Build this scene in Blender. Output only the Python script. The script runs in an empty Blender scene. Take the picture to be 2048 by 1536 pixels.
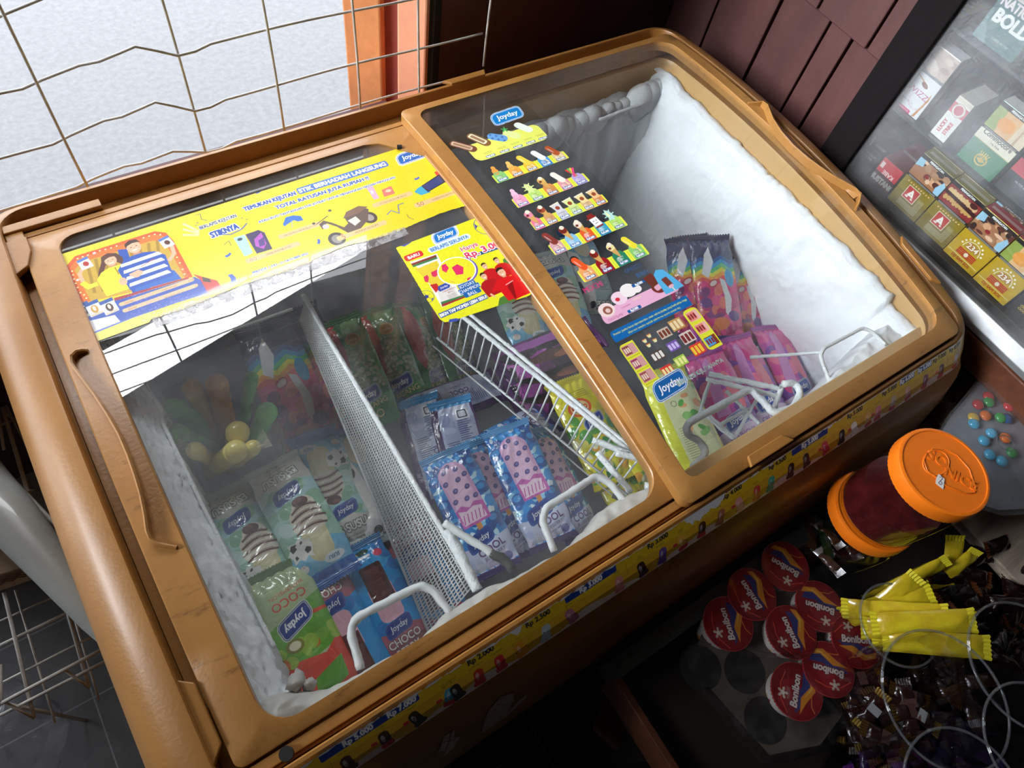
import bpy, math, random
import numpy as np
from mathutils import Vector, Matrix, noise

D = bpy.data
SC = bpy.context.scene
COL = SC.collection
R_ = math.radians

# ------------------------------------------------------------------ camera
RC = np.array([[0.8345075459778437, -0.5334635040860332, 0.137890701333657],
               [-0.4074768252379376, -0.7659578099949643, -0.4972637833200094],
               [0.37089053991716775, 0.358783114312768, -0.8565715873667437]])
CAM = np.array([0.07366883489140968, -0.09296634216169007, 0.6741316668020174])
FPX = 1381.754
cd = D.cameras.new('camera')
cam = D.objects.new('camera', cd)
COL.objects.link(cam)
cd.sensor_fit = 'HORIZONTAL'
cd.sensor_width = 36.0
cd.lens = 36.0 * FPX / 2048.0
cd.clip_start = 0.02
cd.clip_end = 100
cam.matrix_world = Matrix((
    (RC[0][0], -RC[1][0], -RC[2][0], CAM[0]),
    (RC[0][1], -RC[1][1], -RC[2][1], CAM[1]),
    (RC[0][2], -RC[1][2], -RC[2][2], CAM[2]),
    (0, 0, 0, 1)))
SC.camera = cam

# ------------------------------------------------------------------ world, light, exposure
W = D.worlds.new('sky')
SC.world = W
W.use_nodes = True
wn = W.node_tree.nodes
wl = W.node_tree.links
wn.clear()
wo = wn.new('ShaderNodeOutputWorld')
wb = wn.new('ShaderNodeBackground')
tc = wn.new('ShaderNodeTexCoord')
nz_ = wn.new('ShaderNodeTexNoise')
nz_.inputs['Scale'].default_value = 2.5
nz_.inputs['Detail'].default_value = 4
cr = wn.new('ShaderNodeValToRGB')
cr.color_ramp.elements[0].color = (0.80, 0.88, 1.0, 1)
cr.color_ramp.elements[1].color = (1.0, 1.0, 1.0, 1)
wl.new(tc.outputs['Generated'], nz_.inputs['Vector'])
wl.new(nz_.outputs['Fac'], cr.inputs['Fac'])
wl.new(cr.outputs['Color'], wb.inputs['Color'])
wb.inputs['Strength'].default_value = 5.2
wl.new(wb.outputs['Background'], wo.inputs['Surface'])


def area(name, loc, size, sy, power, target, color=(1, 1, 1)):
    l = D.lights.new(name, 'AREA')
    l.shape = 'RECTANGLE'
    l.size = size
    l.size_y = sy
    l.energy = power
    l.color = color
    o = D.objects.new(name, l)
    COL.objects.link(o)
    o.location = loc
    o.rotation_euler = (Vector(target) - Vector(loc)).to_track_quat('-Z', 'Y').to_euler()
    return o


# area light added on the left to brighten the inside; no window there
wd = area('added_left_light', (-1.05, .80, 1.05), 1.0, .8, 7.5, (1.15, .32, .0), (.93, .96, 1.0))
wd.data.spread = R_(40)
# bright strip of sky between the eave boards and the roof edge
eg = area('eave_gap_daylight', (.32, 1.46, 1.215), 1.35, .23, 19, (.45, .25, -.1), (.95, .97, 1.0))
eg.rotation_euler.rotate_axis('Z', R_(12))

vs = SC.view_settings
vs.view_transform = 'Standard'
vs.look = 'None'
vs.gamma = 1
vs.use_curve_mapping = False
vs.exposure = 0.0
SC.cycles.max_bounces = 10
SC.cycles.transparent_max_bounces = 24
SC.cycles.diffuse_bounces = 4
SC.cycles.glossy_bounces = 4
SC.cycles.caustics_reflective = False
SC.cycles.caustics_refractive = False
SC.cycles.sample_clamp_indirect = 6
SC.cycles.use_denoising = True

# ------------------------------------------------------------------ measuring helpers
K1, K2 = 0.17679231837932027, -0.24760467609967993


def zt(y, dz=0.0):
    """height of the arched freezer top at depth y"""
    return K1 * y + K2 * y * y + dz


def ray(px, py):
    return RC.T @ np.array([(px - 1024) / FPX, (py - 768) / FPX, 1.0])


def at(px, py, z):
    d = ray(px, py)
    p = CAM + d * (z - CAM[2]) / d[2]
    return Vector(p)


def atx(px, py, x):
    d = ray(px, py)
    return Vector(CAM + d * (x - CAM[0]) / d[0])


# ------------------------------------------------------------------ bookkeeping
def tag(o, label=None, cat=None, group=None, kind=None):
    if label: o['label'] = label
    if cat: o['category'] = cat
    if group: o['group'] = group
    if kind: o['kind'] = kind
    return o


def link(name, me, parent=None, mat=None):
    o = D.objects.new(name, me)
    COL.objects.link(o)
    if parent: o.parent = parent
    if mat is not None and me is not None:
        me.materials.clear()
        me.materials.append(mat)
    return o


def thing(name, label, cat, loc=(0, 0, 0), group=None, rotz=0):
    o = D.objects.new(name, None)
    o.empty_display_size = 0.02
    COL.objects.link(o)
    o.location = loc
    o.rotation_euler = (0, 0, rotz)
    return tag(o, label, cat, group)


def copy_tree(o, parent=None):
    c = o.copy()
    COL.objects.link(c)
    if parent: c.parent = parent
    for ch in list(o.children):
        copy_tree(ch, c)
    return c


# ------------------------------------------------------------------ mesh builder
class MB:
    def __init__(s):
        s.v = []
        s.f = []

    def add(s, vs_, fs_):
        n = len(s.v)
        s.v += [tuple(p) for p in vs_]
        s.f += [tuple(i + n for i in f) for f in fs_]

    def box(s, x0, x1, y0, y1, z0, z1):
        s.add([(x0, y0, z0), (x1, y0, z0), (x1, y1, z0), (x0, y1, z0),
               (x0, y0, z1), (x1, y0, z1), (x1, y1, z1), (x0, y1, z1)],
              [(0, 3, 2, 1), (4, 5, 6, 7), (0, 1, 5, 4), (1, 2, 6, 5), (2, 3, 7, 6), (3, 0, 4, 7)])

    def obox(s, o, a, b, c):
        """box from corner o spanned by vectors a, b, c"""
        o, a, b, c = map(Vector, (o, a, b, c))
        s.add([o, o + a, o + a + b, o + b, o + c, o + a + c, o + a + b + c, o + b + c],
              [(0, 3, 2, 1), (4, 5, 6, 7), (0, 1, 5, 4), (1, 2, 6, 5), (2, 3, 7, 6), (3, 0, 4, 7)])

    def tube(s, pts, r, n=8, cap=True, wob=0.0):
        pts = [Vector(p) for p in pts]
        rings = []
        up = None
        for i, p in enumerate(pts):
            a = pts[max(i - 1, 0)]
            b = pts[min(i + 1, len(pts) - 1)]
            t = (b - a)
            t = t.normalized() if t.length > 1e-9 else Vector((0, 0, 1))
            if up is None:
                up = Vector((0, 0, 1)) if abs(t.z) < .9 else Vector((1, 0, 0))
            u = (up - t * up.dot(t))
            u = u.normalized() if u.length > 1e-6 else t.orthogonal().normalized()
            up = u
            w = t.cross(u)
            rr = r(i / (len(pts) - 1)) if callable(r) else r
            rings.append([p + (u * math.cos(k * 2 * math.pi / n) + w * math.sin(k * 2 * math.pi / n)) *
                          (rr * (1 + (wob * noise.noise(p * 180 + Vector((k, 0, 0))) if wob else 0)))
                          for k in range(n)])
        vs_ = [q for rg in rings for q in rg]
        fs_ = []
        for i in range(len(rings) - 1):
            for k in range(n):
                fs_.append((i * n + k, i * n + (k + 1) % n, (i + 1) * n + (k + 1) % n, (i + 1) * n + k))
        if cap:
            fs_.append(tuple(range(n))[::-1])
            fs_.append(tuple((len(rings) - 1) * n + k for k in range(n)))
        s.add(vs_, fs_)

    def loft(s, rings, close=True, cap0=False, cap1=False):
        n = len(rings[0])
        fs_ = []
        for i in range(len(rings) - 1):
            for k in range(n if close else n - 1):
                fs_.append((i * n + k, i * n + (k + 1) % n, (i + 1) * n + (k + 1) % n, (i + 1) * n + k))
        if cap0: fs_.append(tuple(range(n))[::-1])
        if cap1: fs_.append(tuple((len(rings) - 1) * n + k for k in range(n)))
        s.add([q for rg in rings for q in rg], fs_)

    def lathe(s, prof, o=(0, 0, 0), n=48, ax=None):
        """prof: (radius, height) pairs around the z axis (or a matrix ax)"""
        o = Vector(o)
        rings = []
        for r, h in prof:
            ring = []
            for k in range(n):
                a = 2 * math.pi * k / n
                p = Vector((r * math.cos(a), r * math.sin(a), h))
                if ax is not None: p = ax @ p
                ring.append(o + p)
            rings.append(ring)
        s.loft(rings)

    def prism(s, poly, z0, z1):
        n = len(poly)
        s.add([(x, y, z0) for x, y in poly] + [(x, y, z1) for x, y in poly],
              [tuple(range(n))[::-1], tuple(range(n, 2 * n))] +
              [(i, (i + 1) % n, n + (i + 1) % n, n + i) for i in range(n)])

    def build(s, name, mat, parent=None, smooth=False, bevel=0, bseg=2):
        me = D.meshes.new(name)
        me.from_pydata(s.v, [], s.f)
        me.update()
        if smooth:
            me.polygons.foreach_set('use_smooth', [True] * len(me.polygons))
            if smooth != 'full':
                me.set_sharp_from_angle(angle=R_(40))
        o = link(name, me, parent, mat)
        if bevel:
            b = o.modifiers.new('bevel', 'BEVEL')
            b.width = bevel
            b.segments = bseg
            b.limit_method = 'ANGLE'
        return o


def rrect(x0, x1, y0, y1, r, n=6):
    """rounded rectangle outline, counter clockwise; r one radius or four (bl, br, tr, tl)"""
    rs = r if isinstance(r, (tuple, list)) else (r,) * 4
    out = []
    for (cx, cy, a0, rr) in ((x0 + rs[0], y0 + rs[0], 180, rs[0]), (x1 - rs[1], y0 + rs[1], 270, rs[1]),
                             (x1 - rs[2], y1 - rs[2], 0, rs[2]), (x0 + rs[3], y1 - rs[3], 90, rs[3])):
        for k in range(n + 1):
            a = R_(a0 + 90 * k / n)
            out.append((cx + rr * math.cos(a), cy + rr * math.sin(a)))
    return out


def resample(poly, step):
    """insert points so that no edge is longer than step; same count rule per edge given by caller"""
    out = []
    n = len(poly)
    for i in range(n):
        a, b = poly[i], poly[(i + 1) % n]
        d = math.dist(a, b)
        k = max(1, int(math.ceil(d / step)))
        for j in range(k):
            out.append((a[0] + (b[0] - a[0]) * j / k, a[1] + (b[1] - a[1]) * j / k))
    return out


def rring(x0, x1, y0, y1, r, zf, nc=6, ne=24):
    """rounded rectangle ring with a fixed vertex count, zf(y) gives the height"""
    c = rrect(x0, x1, y0, y1, r, nc)
    out = []
    n = len(c)
    for i in range(n):
        a, b = c[i], c[(i + 1) % n]
        k = ne if (i % (nc + 1)) == nc else 1
        for j in range(k):
            x = a[0] + (b[0] - a[0]) * j / k
            y = a[1] + (b[1] - a[1]) * j / k
            out.append((x, y, zf(y)))
    return out


# ------------------------------------------------------------------ materials
def lin(h):
    """hex or 0-255 triple in sRGB -> linear"""
    if isinstance(h, str):
        h = h.lstrip('#')
        h = tuple(int(h[i:i + 2], 16) for i in (0, 2, 4))
    return tuple((c / 255 / 12.92) if c <= 10 else (((c / 255) + .055) / 1.055) ** 2.4 for c in h[:3])


def mat(name, col, rough=.5, metal=0, coat=0, spec=None, bump=0, bscale=40, var=0, vscale=6, var2=None,
        trans=0, alpha=1, sss=0, bdetail=3, stretch=None, coatr=.05, dirt=None):
    m = D.materials.new(name)
    m.use_nodes = True
    nt = m.node_tree
    b = nt.nodes['Principled BSDF']
    c = lin(col) if isinstance(col, str) else col
    b.inputs['Base Color'].default_value = (*c, 1)
    b.inputs['Roughness'].default_value = rough
    b.inputs['Metallic'].default_value = metal
    b.inputs['Coat Weight'].default_value = coat
    b.inputs['Coat Roughness'].default_value = coatr
    b.inputs['Transmission Weight'].default_value = trans
    b.inputs['Alpha'].default_value = alpha
    if spec is not None: b.inputs['Specular IOR Level'].default_value = spec
    if sss:
        b.inputs['Subsurface Weight'].default_value = sss
        b.inputs['Subsurface Radius'].default_value = (.01, .01, .01)
        b.inputs['Subsurface Scale'].default_value = .5
    if bump or var or dirt:
        t = nt.nodes.new('ShaderNodeTexCoord')
        mp = nt.nodes.new('ShaderNodeMapping')
        nt.links.new(t.outputs['Object'], mp.inputs['Vector'])
        if stretch: mp.inputs['Scale'].default_value = stretch
    if var:
        n = nt.nodes.new('ShaderNodeTexNoise')
        n.inputs['Scale'].default_value = vscale
        n.inputs['Detail'].default_value = 6
        n.inputs['Roughness'].default_value = .65
        nt.links.new(mp.outputs[0], n.inputs['Vector'])
        rp = nt.nodes.new('ShaderNodeValToRGB')
        rp.color_ramp.elements[0].position = .35
        rp.color_ramp.elements[1].position = .68
        c2 = (lin(var2) if isinstance(var2, str) else var2) if var2 else tuple(x * (1 - var) for x in c)
        rp.color_ramp.elements[0].color = (*c2, 1)
        rp.color_ramp.elements[1].color = (*c, 1)
        nt.links.new(n.outputs['Fac'], rp.inputs['Fac'])
        nt.links.new(rp.outputs['Color'], b.inputs['Base Color'])
    if dirt:
        dcol, dsc, lo, hi, dst = dirt
        mp2 = nt.nodes.new('ShaderNodeMapping')
        mp2.inputs['Scale'].default_value = dst
        nt.links.new(t.outputs['Object'], mp2.inputs['Vector'])
        n3 = nt.nodes.new('ShaderNodeTexNoise')
        n3.inputs['Scale'].default_value = dsc
        n3.inputs['Detail'].default_value = 9
        n3.inputs['Roughness'].default_value = .7
        nt.links.new(mp2.outputs[0], n3.inputs['Vector'])
        mr = nt.nodes.new('ShaderNodeMapRange')
        mr.inputs[1].default_value = lo
        mr.inputs[2].default_value = hi
        nt.links.new(n3.outputs['Fac'], mr.inputs[0])
        mx = nt.nodes.new('ShaderNodeMix')
        mx.data_type = 'RGBA'
        mx.inputs[7].default_value = (*dcol, 1)
        mx.inputs[6].default_value = (*c, 1)
        if b.inputs['Base Color'].links: nt.links.new(b.inputs['Base Color'].links[0].from_socket, mx.inputs[6])
        nt.links.new(mr.outputs[0], mx.inputs[0])
        nt.links.new(mx.outputs[2], b.inputs['Base Color'])
    if bump:
        n = nt.nodes.new('ShaderNodeTexNoise')
        n.inputs['Scale'].default_value = bscale
        n.inputs['Detail'].default_value = bdetail
        nt.links.new(mp.outputs[0], n.inputs['Vector'])
        bp = nt.nodes.new('ShaderNodeBump')
        bp.inputs['Strength'].default_value = bump
        bp.inputs['Distance'].default_value = .002
        nt.links.new(n.outputs['Fac'], bp.inputs['Height'])
        nt.links.new(bp.outputs[0], b.inputs['Normal'])
    return m


def print_mat(name, rough=.3, coat=0.0, bump=0.0, bscale=60, metal=0.0):
    m = D.materials.new(name)
    m.use_nodes = True
    nt = m.node_tree
    b = nt.nodes['Principled BSDF']
    a = nt.nodes.new('ShaderNodeAttribute')
    a.attribute_name = 'Col'
    nt.links.new(a.outputs['Color'], b.inputs['Base Color'])
    b.inputs['Roughness'].default_value = rough
    b.inputs['Coat Weight'].default_value = coat
    b.inputs['Coat Roughness'].default_value = .04
    b.inputs['Metallic'].default_value = metal
    if bump:
        t = nt.nodes.new('ShaderNodeTexCoord')
        n = nt.nodes.new('ShaderNodeTexNoise')
        n.inputs['Scale'].default_value = bscale
        n.inputs['Detail'].default_value = 3
        n.inputs['Distortion'].default_value = 1.2
        nt.links.new(t.outputs['Object'], n.inputs['Vector'])
        bp = nt.nodes.new('ShaderNodeBump')
        bp.inputs['Strength'].default_value = bump
        bp.inputs['Distance'].default_value = .004
        nt.links.new(n.outputs['Fac'], bp.inputs['Height'])
        nt.links.new(bp.outputs[0], b.inputs['Normal'])
        nt.links.new(bp.outputs[0], b.inputs['Coat Normal'])
    return m


def clear_mat(name, tint=(1, 1, 1), ior=1.5, rough=0.0, fog=0.0, fogcol=(.8, .85, .9), fscale=8, flo=.45, fhi=.75,
              bump=0.0, bscale=20, fmax=None, stretch=None):
    """thin clear sheet: see-through with fresnel gloss, plus a thin film of mist, dust or painted-in haze"""
    m = D.materials.new(name)
    m.use_nodes = True
    nt = m.node_tree
    nd, lk = nt.nodes, nt.links
    nd.clear()
    out = nd.new('ShaderNodeOutputMaterial')
    tr = nd.new('ShaderNodeBsdfTransparent')
    tr.inputs[0].default_value = (*tint, 1)
    gl = nd.new('ShaderNodeBsdfGlossy')
    gl.inputs['Roughness'].default_value = rough
    fr = nd.new('ShaderNodeFresnel')
    fr.inputs['IOR'].default_value = ior
    geo = nd.new('ShaderNodeNewGeometry')
    inv = nd.new('ShaderNodeMath')
    inv.operation = 'SUBTRACT'
    inv.inputs[0].default_value = 1
    lk.new(geo.outputs['Backfacing'], inv.inputs[1])
    mul = nd.new('ShaderNodeMath')
    mul.operation = 'MULTIPLY'
    lk.new(fr.outputs[0], mul.inputs[0])
    lk.new(inv.outputs[0], mul.inputs[1])
    mx = nd.new('ShaderNodeMixShader')
    lk.new(mul.outputs[0], mx.inputs[0])
    lk.new(tr.outputs[0], mx.inputs[1])
    lk.new(gl.outputs[0], mx.inputs[2])
    last = mx.outputs[0]
    tcn = nd.new('ShaderNodeTexCoord')
    if bump:
        n2 = nd.new('ShaderNodeTexNoise')
        n2.inputs['Scale'].default_value = bscale
        n2.inputs['Detail'].default_value = 2
        if stretch:
            mp = nd.new('ShaderNodeMapping')
            mp.inputs['Scale'].default_value = stretch
            lk.new(tcn.outputs['Object'], mp.inputs['Vector'])
            lk.new(mp.outputs[0], n2.inputs['Vector'])
        else:
            lk.new(tcn.outputs['Object'], n2.inputs['Vector'])
        bp = nd.new('ShaderNodeBump')
        bp.inputs['Strength'].default_value = bump
        bp.inputs['Distance'].default_value = .004
        lk.new(n2.outputs['Fac'], bp.inputs['Height'])
        lk.new(bp.outputs[0], gl.inputs['Normal'])
        lk.new(bp.outputs[0], fr.inputs['Normal'])
    if fog:
        df = nd.new('ShaderNodeBsdfDiffuse')
        df.inputs[0].default_value = (*fogcol, 1)
        n = nd.new('ShaderNodeTexNoise')
        n.inputs['Scale'].default_value = fscale
        n.inputs['Detail'].default_value = 8
        n.inputs['Roughness'].default_value = .6
        lk.new(tcn.outputs['Object'], n.inputs['Vector'])
        mr = nd.new('ShaderNodeMapRange')
        mr.inputs[1].default_value = flo
        mr.inputs[2].default_value = fhi
        mr.inputs[3].default_value = fog
        mr.inputs[4].default_value = fmax if fmax is not None else fog * 3
        lk.new(n.outputs['Fac'], mr.inputs[0])
        mf = nd.new('ShaderNodeMixShader')
        lk.new(mr.outputs[0], mf.inputs[0])
        lk.new(last, mf.inputs[1])
        lk.new(df.outputs[0], mf.inputs[2])
        last = mf.outputs[0]
    lk.new(last, out.inputs[0])
    return m


M = {}
M['amber'] = mat('amber_plastic', (.41, .190, .044), .42, coat=.2, coatr=.25, var=.35, vscale=5, bump=.12, bscale=320,
                 var2=(.30, .130, .028))
M['amber_lid'] = mat('amber_lid_plastic', (.45, .222, .060), .38, coat=.15, coatr=.2, var=.3, vscale=9, bump=.15, bscale=250,
                     var2=(.34, .155, .040), dirt=((.12, .055, .02), 38, .585, .76, (.6, 2.2, 1)))
M['amber_body'] = mat('amber_body', (.45, .21, .05), .4, coat=.2, coatr=.15, var=.4, vscale=3, var2=(.26, .11, .03))
M['amber_wall'] = mat('amber_inner_wall', (.58, .36, .15), .42, coat=.2, coatr=.2)
M['black'] = mat('black_gap', (.008, .007, .006), .8)
M['liner'] = mat('white_liner', (.72, .75, .80), .45)
M['frost'] = mat('frost', (.86, .89, .93), .75, bump=.35, bscale=220, bdetail=6, var=.05, vscale=30, sss=.1)
M['ice'] = mat('grey_ice', (.62, .60, .56), .4, bump=.5, bscale=60, var=.22, vscale=14)
M['wire_white'] = mat('white_coated_wire', (.78, .80, .82), .4, var=.12, vscale=60)
M['wire_frost'] = mat('frosted_wire', (.84, .87, .90), .7, bump=.8, bscale=400, bdetail=6)
M['glass'] = clear_mat('lid_glass', (.97, .985, .98), 1.72, 0.0, fog=.008, fogcol=(.80, .83, .86), fscale=5, flo=.40, fhi=.7, fmax=.07)
M['glass_r'] = clear_mat('lid_glass_misty', (.97, .985, .98), 1.72, 0.0, fog=.006, fogcol=(.78, .82, .88), fscale=5, flo=.40, fhi=.7, fmax=.05)
M['film'] = clear_mat('clear_film', (.93, .94, .95), 1.35, .03, bump=.1)
M['sticker'] = print_mat('sticker_print', .3, .5)
M['paper'] = print_mat('paper_print', .45, .15)
M['foil'] = print_mat('wrapper_print', .26, .9, bump=.8, bscale=38)
M['galv'] = mat('galvanised_wire', (.62, .60, .57), .45, metal=.3, var=.3, vscale=30)

# ------------------------------------------------------------------ printed artwork: a small canvas painted in millimetres
_TXT = {}


def text_edges(s, bold=0.0):
    k = (s, bold)
    if k in _TXT: return _TXT[k]
    cu = D.curves.new('t', 'FONT')
    cu.body = s
    cu.size = 1
    cu.fill_mode = 'NONE'
    cu.resolution_u = 3
    ob = D.objects.new('t', cu)
    me = ob.to_mesh()
    n = len(me.vertices)
    co = np.empty(n * 3, 'f')
    me.vertices.foreach_get('co', co)
    co = co.reshape(-1, 3)[:, :2]
    e = np.empty(len(me.edges) * 2, 'i')
    me.edges.foreach_get('vertices', e)
    ed = co[e.reshape(-1, 2)] if n else np.zeros((0, 2, 2))
    ob.to_mesh_clear()
    D.objects.remove(ob)
    D.curves.remove(cu)
    _TXT[k] = ed.astype(float)
    return _TXT[k]


class Cv:
    def __init__(s, w, h, res=.5, bg=None, ss=2):
        s.w, s.h, s.res, s.ss = w, h, res, ss
        s.nx = max(2, int(round(w / res)))
        s.ny = max(2, int(round(h / res)))
        s.a = np.zeros((s.ny * ss, s.nx * ss, 4), 'f')
        s.k = ss * s.nx / w
        s.ky = ss * s.ny / h
        s.t = (0, 0, 1, 0)
        if bg: s.a[:] = (*lin(bg), 1)

    def at(s, x=0, y=0, sc=1, rot=0):
        s.t = (x, y, sc, R_(rot))
        return s

    def _tf(s, p):
        x, y, sc, r = s.t
        c, n = math.cos(r) * sc, math.sin(r) * sc
        p = np.asarray(p, float)
        return np.stack([(x + p[..., 0] * c - p[..., 1] * n) * s.k, (y + p[..., 0] * n + p[..., 1] * c) * s.ky], -1)

    def fill(s, ed, col, al=1.0, erase=False):
        m, r0, c0 = s.mask(ed)
        return s.paint(m, r0, c0, col, al, erase)

    def mask(s, ed, pad=0):
        """scanline fill of closed outlines -> boolean mask and its corner"""
        ed = s._tf(ed)
        if len(ed) == 0: return None, 0, 0
        y0, y1, x0, x1 = ed[:, 0, 1], ed[:, 1, 1], ed[:, 0, 0], ed[:, 1, 0]
        H_, W_ = s.a.shape[:2]
        r0 = max(0, int(math.floor(min(y0.min(), y1.min()))) - pad)
        r1 = min(H_, int(math.ceil(max(y0.max(), y1.max()))) + 1 + pad)
        c0 = max(0, int(math.floor(min(x0.min(), x1.min()))) - pad)
        c1 = min(W_, int(math.ceil(max(x0.max(), x1.max()))) + 1 + pad)
        if r1 <= r0 or c1 <= c0: return None, 0, 0
        m = np.zeros((r1 - r0, c1 - c0), bool)
        rows = np.arange(r0, r1) + .5
        cross = (y0[None] <= rows[:, None]) != (y1[None] <= rows[:, None])
        dy = np.where(y1 == y0, 1e-9, y1 - y0)
        for i in range(r1 - r0):
            q = cross[i]
            if not q.any(): continue
            xs = np.sort(x0[q] + (rows[i] - y0[q]) / dy[q] * (x1[q] - x0[q]))
            for j in range(0, len(xs) - 1, 2):
                a, b = max(c0, int(math.ceil(xs[j] - .5))), min(c1, int(math.ceil(xs[j + 1] - .5)))
                if b > a: m[i, a - c0:b - c0] = True
        return m, r0, c0

    def paint(s, m, r0, c0, col, al=1.0, erase=False):
        if m is None: return s
        c = np.array((*lin(col), 1.0), 'f') if not erase else np.zeros(4, 'f')
        v = s.a[r0:r0 + m.shape[0], c0:c0 + m.shape[1]]
        v[m] = c if al >= 1 else v[m] * (1 - al) + c * al
        return s

    @staticmethod
    def grow(m, r):
        if m is None or r < .4: return m
        n = int(math.ceil(r))
        o = m.copy()
        for dy in range(-n, n + 1):
            for dx in range(-n, n + 1):
                if (dx or dy) and dx * dx + dy * dy <= (r + .35) ** 2:
                    a = m[max(0, -dy):m.shape[0] - max(0, dy), max(0, -dx):m.shape[1] - max(0, dx)]
                    o[max(0, dy):max(0, dy) + a.shape[0], max(0, dx):max(0, dx) + a.shape[1]] |= a
        return o

    def poly(s, pts, col, al=1.0, erase=False):
        p = np.asarray(pts, float)
        return s.fill(np.stack([p, np.roll(p, -1, 0)], 1), col, al, erase)

    def rect(s, x0, y0, x1, y1, col, al=1.0):
        return s.poly([(x0, y0), (x1, y0), (x1, y1), (x0, y1)], col, al)

    def rr(s, x0, y0, x1, y1, r, col, al=1.0):
        return s.poly(rrect(x0, x1, y0, y1, r, 5), col, al)

    def ell(s, cx, cy, rx, ry=None, col='#000000', rot=0, al=1.0, a0=0, a1=360):
        ry = ry or rx
        t = np.radians(np.linspace(a0, a1, 28, endpoint=(a1 - a0) < 360))
        c, n = math.cos(R_(rot)), math.sin(R_(rot))
        x, y = rx * np.cos(t), ry * np.sin(t)
        return s.poly(np.stack([cx + x * c - y * n, cy + x * n + y * c], -1), col, al)

    def line(s, pts, w, col, al=1.0):
        for (a, b) in zip(pts[:-1], pts[1:]):
            dx, dy = b[0] - a[0], b[1] - a[1]
            l = math.hypot(dx, dy) or 1
            nx, ny = -dy / l * w / 2, dx / l * w / 2
            ex, ey = dx / l * w * .3, dy / l * w * .3
            s.poly([(a[0] + nx - ex, a[1] + ny - ey), (b[0] + nx + ex, b[1] + ny + ey), (b[0] - nx + ex, b[1] - ny + ey), (a[0] - nx - ex, a[1] - ny - ey)], col, al)
        return s

    def text(s, st, x, y, h, col, al='c', bold=0.0, shear=0.0, rot=0, wide=1.0, out=None, ow=.05):
        """h = cap height in mm"""
        sc = h / .73
        base = text_edges(st, 0.0)
        if len(base) == 0: return s
        lo, hi = base[..., 0].min(), base[..., 0].max()
        off = {'c': (lo + hi) / 2, 'l': lo, 'r': hi}[al]
        c, n = math.cos(R_(rot)), math.sin(R_(rot))

        def tf(e):
            q = e.copy()
            q[..., 0] = (e[..., 0] - off) * wide + e[..., 1] * shear
            q = q * sc
            return np.stack([x + q[..., 0] * c - q[..., 1] * n, y + q[..., 0] * n + q[..., 1] * c], -1)
        px = sc * s.k * s.t[2]
        m, r0, c0 = s.mask(tf(base), int((bold + (ow if out else 0)) * px) + 3)
        if out: s.paint(s.grow(m, (bold + ow) * px), r0, c0, out)
        return s.paint(s.grow(m, bold * px * .8), r0, c0, col)

    def fit(s, st, x0, x1, y, h, col, bold=0.0, out=None, ow=.05, shear=0.0):
        e = text_edges(st, 0.0)
        wd_ = (e[..., 0].max() - e[..., 0].min()) * h / .73
        return s.text(st, (x0 + x1) / 2, y, h, col, 'c', bold, shear, 0, (x1 - x0) / wd_, out, ow)

    def joy(s, x, y, w, rot=0, txt='#ffffff', bg='#1566b8', rim='#ffffff', edge=None):
        """the blue brand plate with its script word"""
        T = s.t
        h = w * .46
        c, n = math.cos(R_(rot)), math.sin(R_(rot))

        def sh(d):
            q = rrect(-w / 2 - d, w / 2 + d, -h / 2 - d, h / 2 + d, (h * .22 + d, h * .30 + d, h * .25 + d, h * .42 + d), 5)
            q = [(px + py * .16, py + px * .04) for px, py in q]
            return [(x + px * c - py * n, y + px * n + py * c) for px, py in q]
        if edge: s.poly(sh(w * .10), edge)
        s.poly(sh(w * .055), rim)
        s.poly(sh(w * .03), bg)
        s.poly(sh(w * .005), rim)
        s.poly(sh(-w * .012), bg)
        s.text('Joyday', x - n * (-h * .16), y + c * (-h * .16), h * .46, txt, 'c', .02, .18, rot, .92)
        s.t = T
        return s

    def noise(s, amp=.06, seed=0, sc=6):
        rng = np.random.default_rng(seed)
        H_, W_ = s.a.shape[:2]
        g = rng.random((H_ // sc + 2, W_ // sc + 2))
        yy, xx = np.arange(H_) / sc, np.arange(W_) / sc
        iy, ix = yy.astype(int), xx.astype(int)
        fy, fx = (yy - iy)[:, None], (xx - ix)[None]
        v = g[iy][:, ix] * (1 - fy) * (1 - fx) + g[iy + 1][:, ix] * fy * (1 - fx) + g[iy][:, ix + 1] * (1 - fy) * fx + g[iy + 1][:, ix + 1] * fy * fx
        s.a[..., :3] *= (1 + amp * (v - .5) * 2)[..., None].astype('f')
        return s

    def down(s):
        a = s.a.reshape(s.ny, s.ss, s.nx, s.ss, 4).mean((1, 3))
        return a


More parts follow.
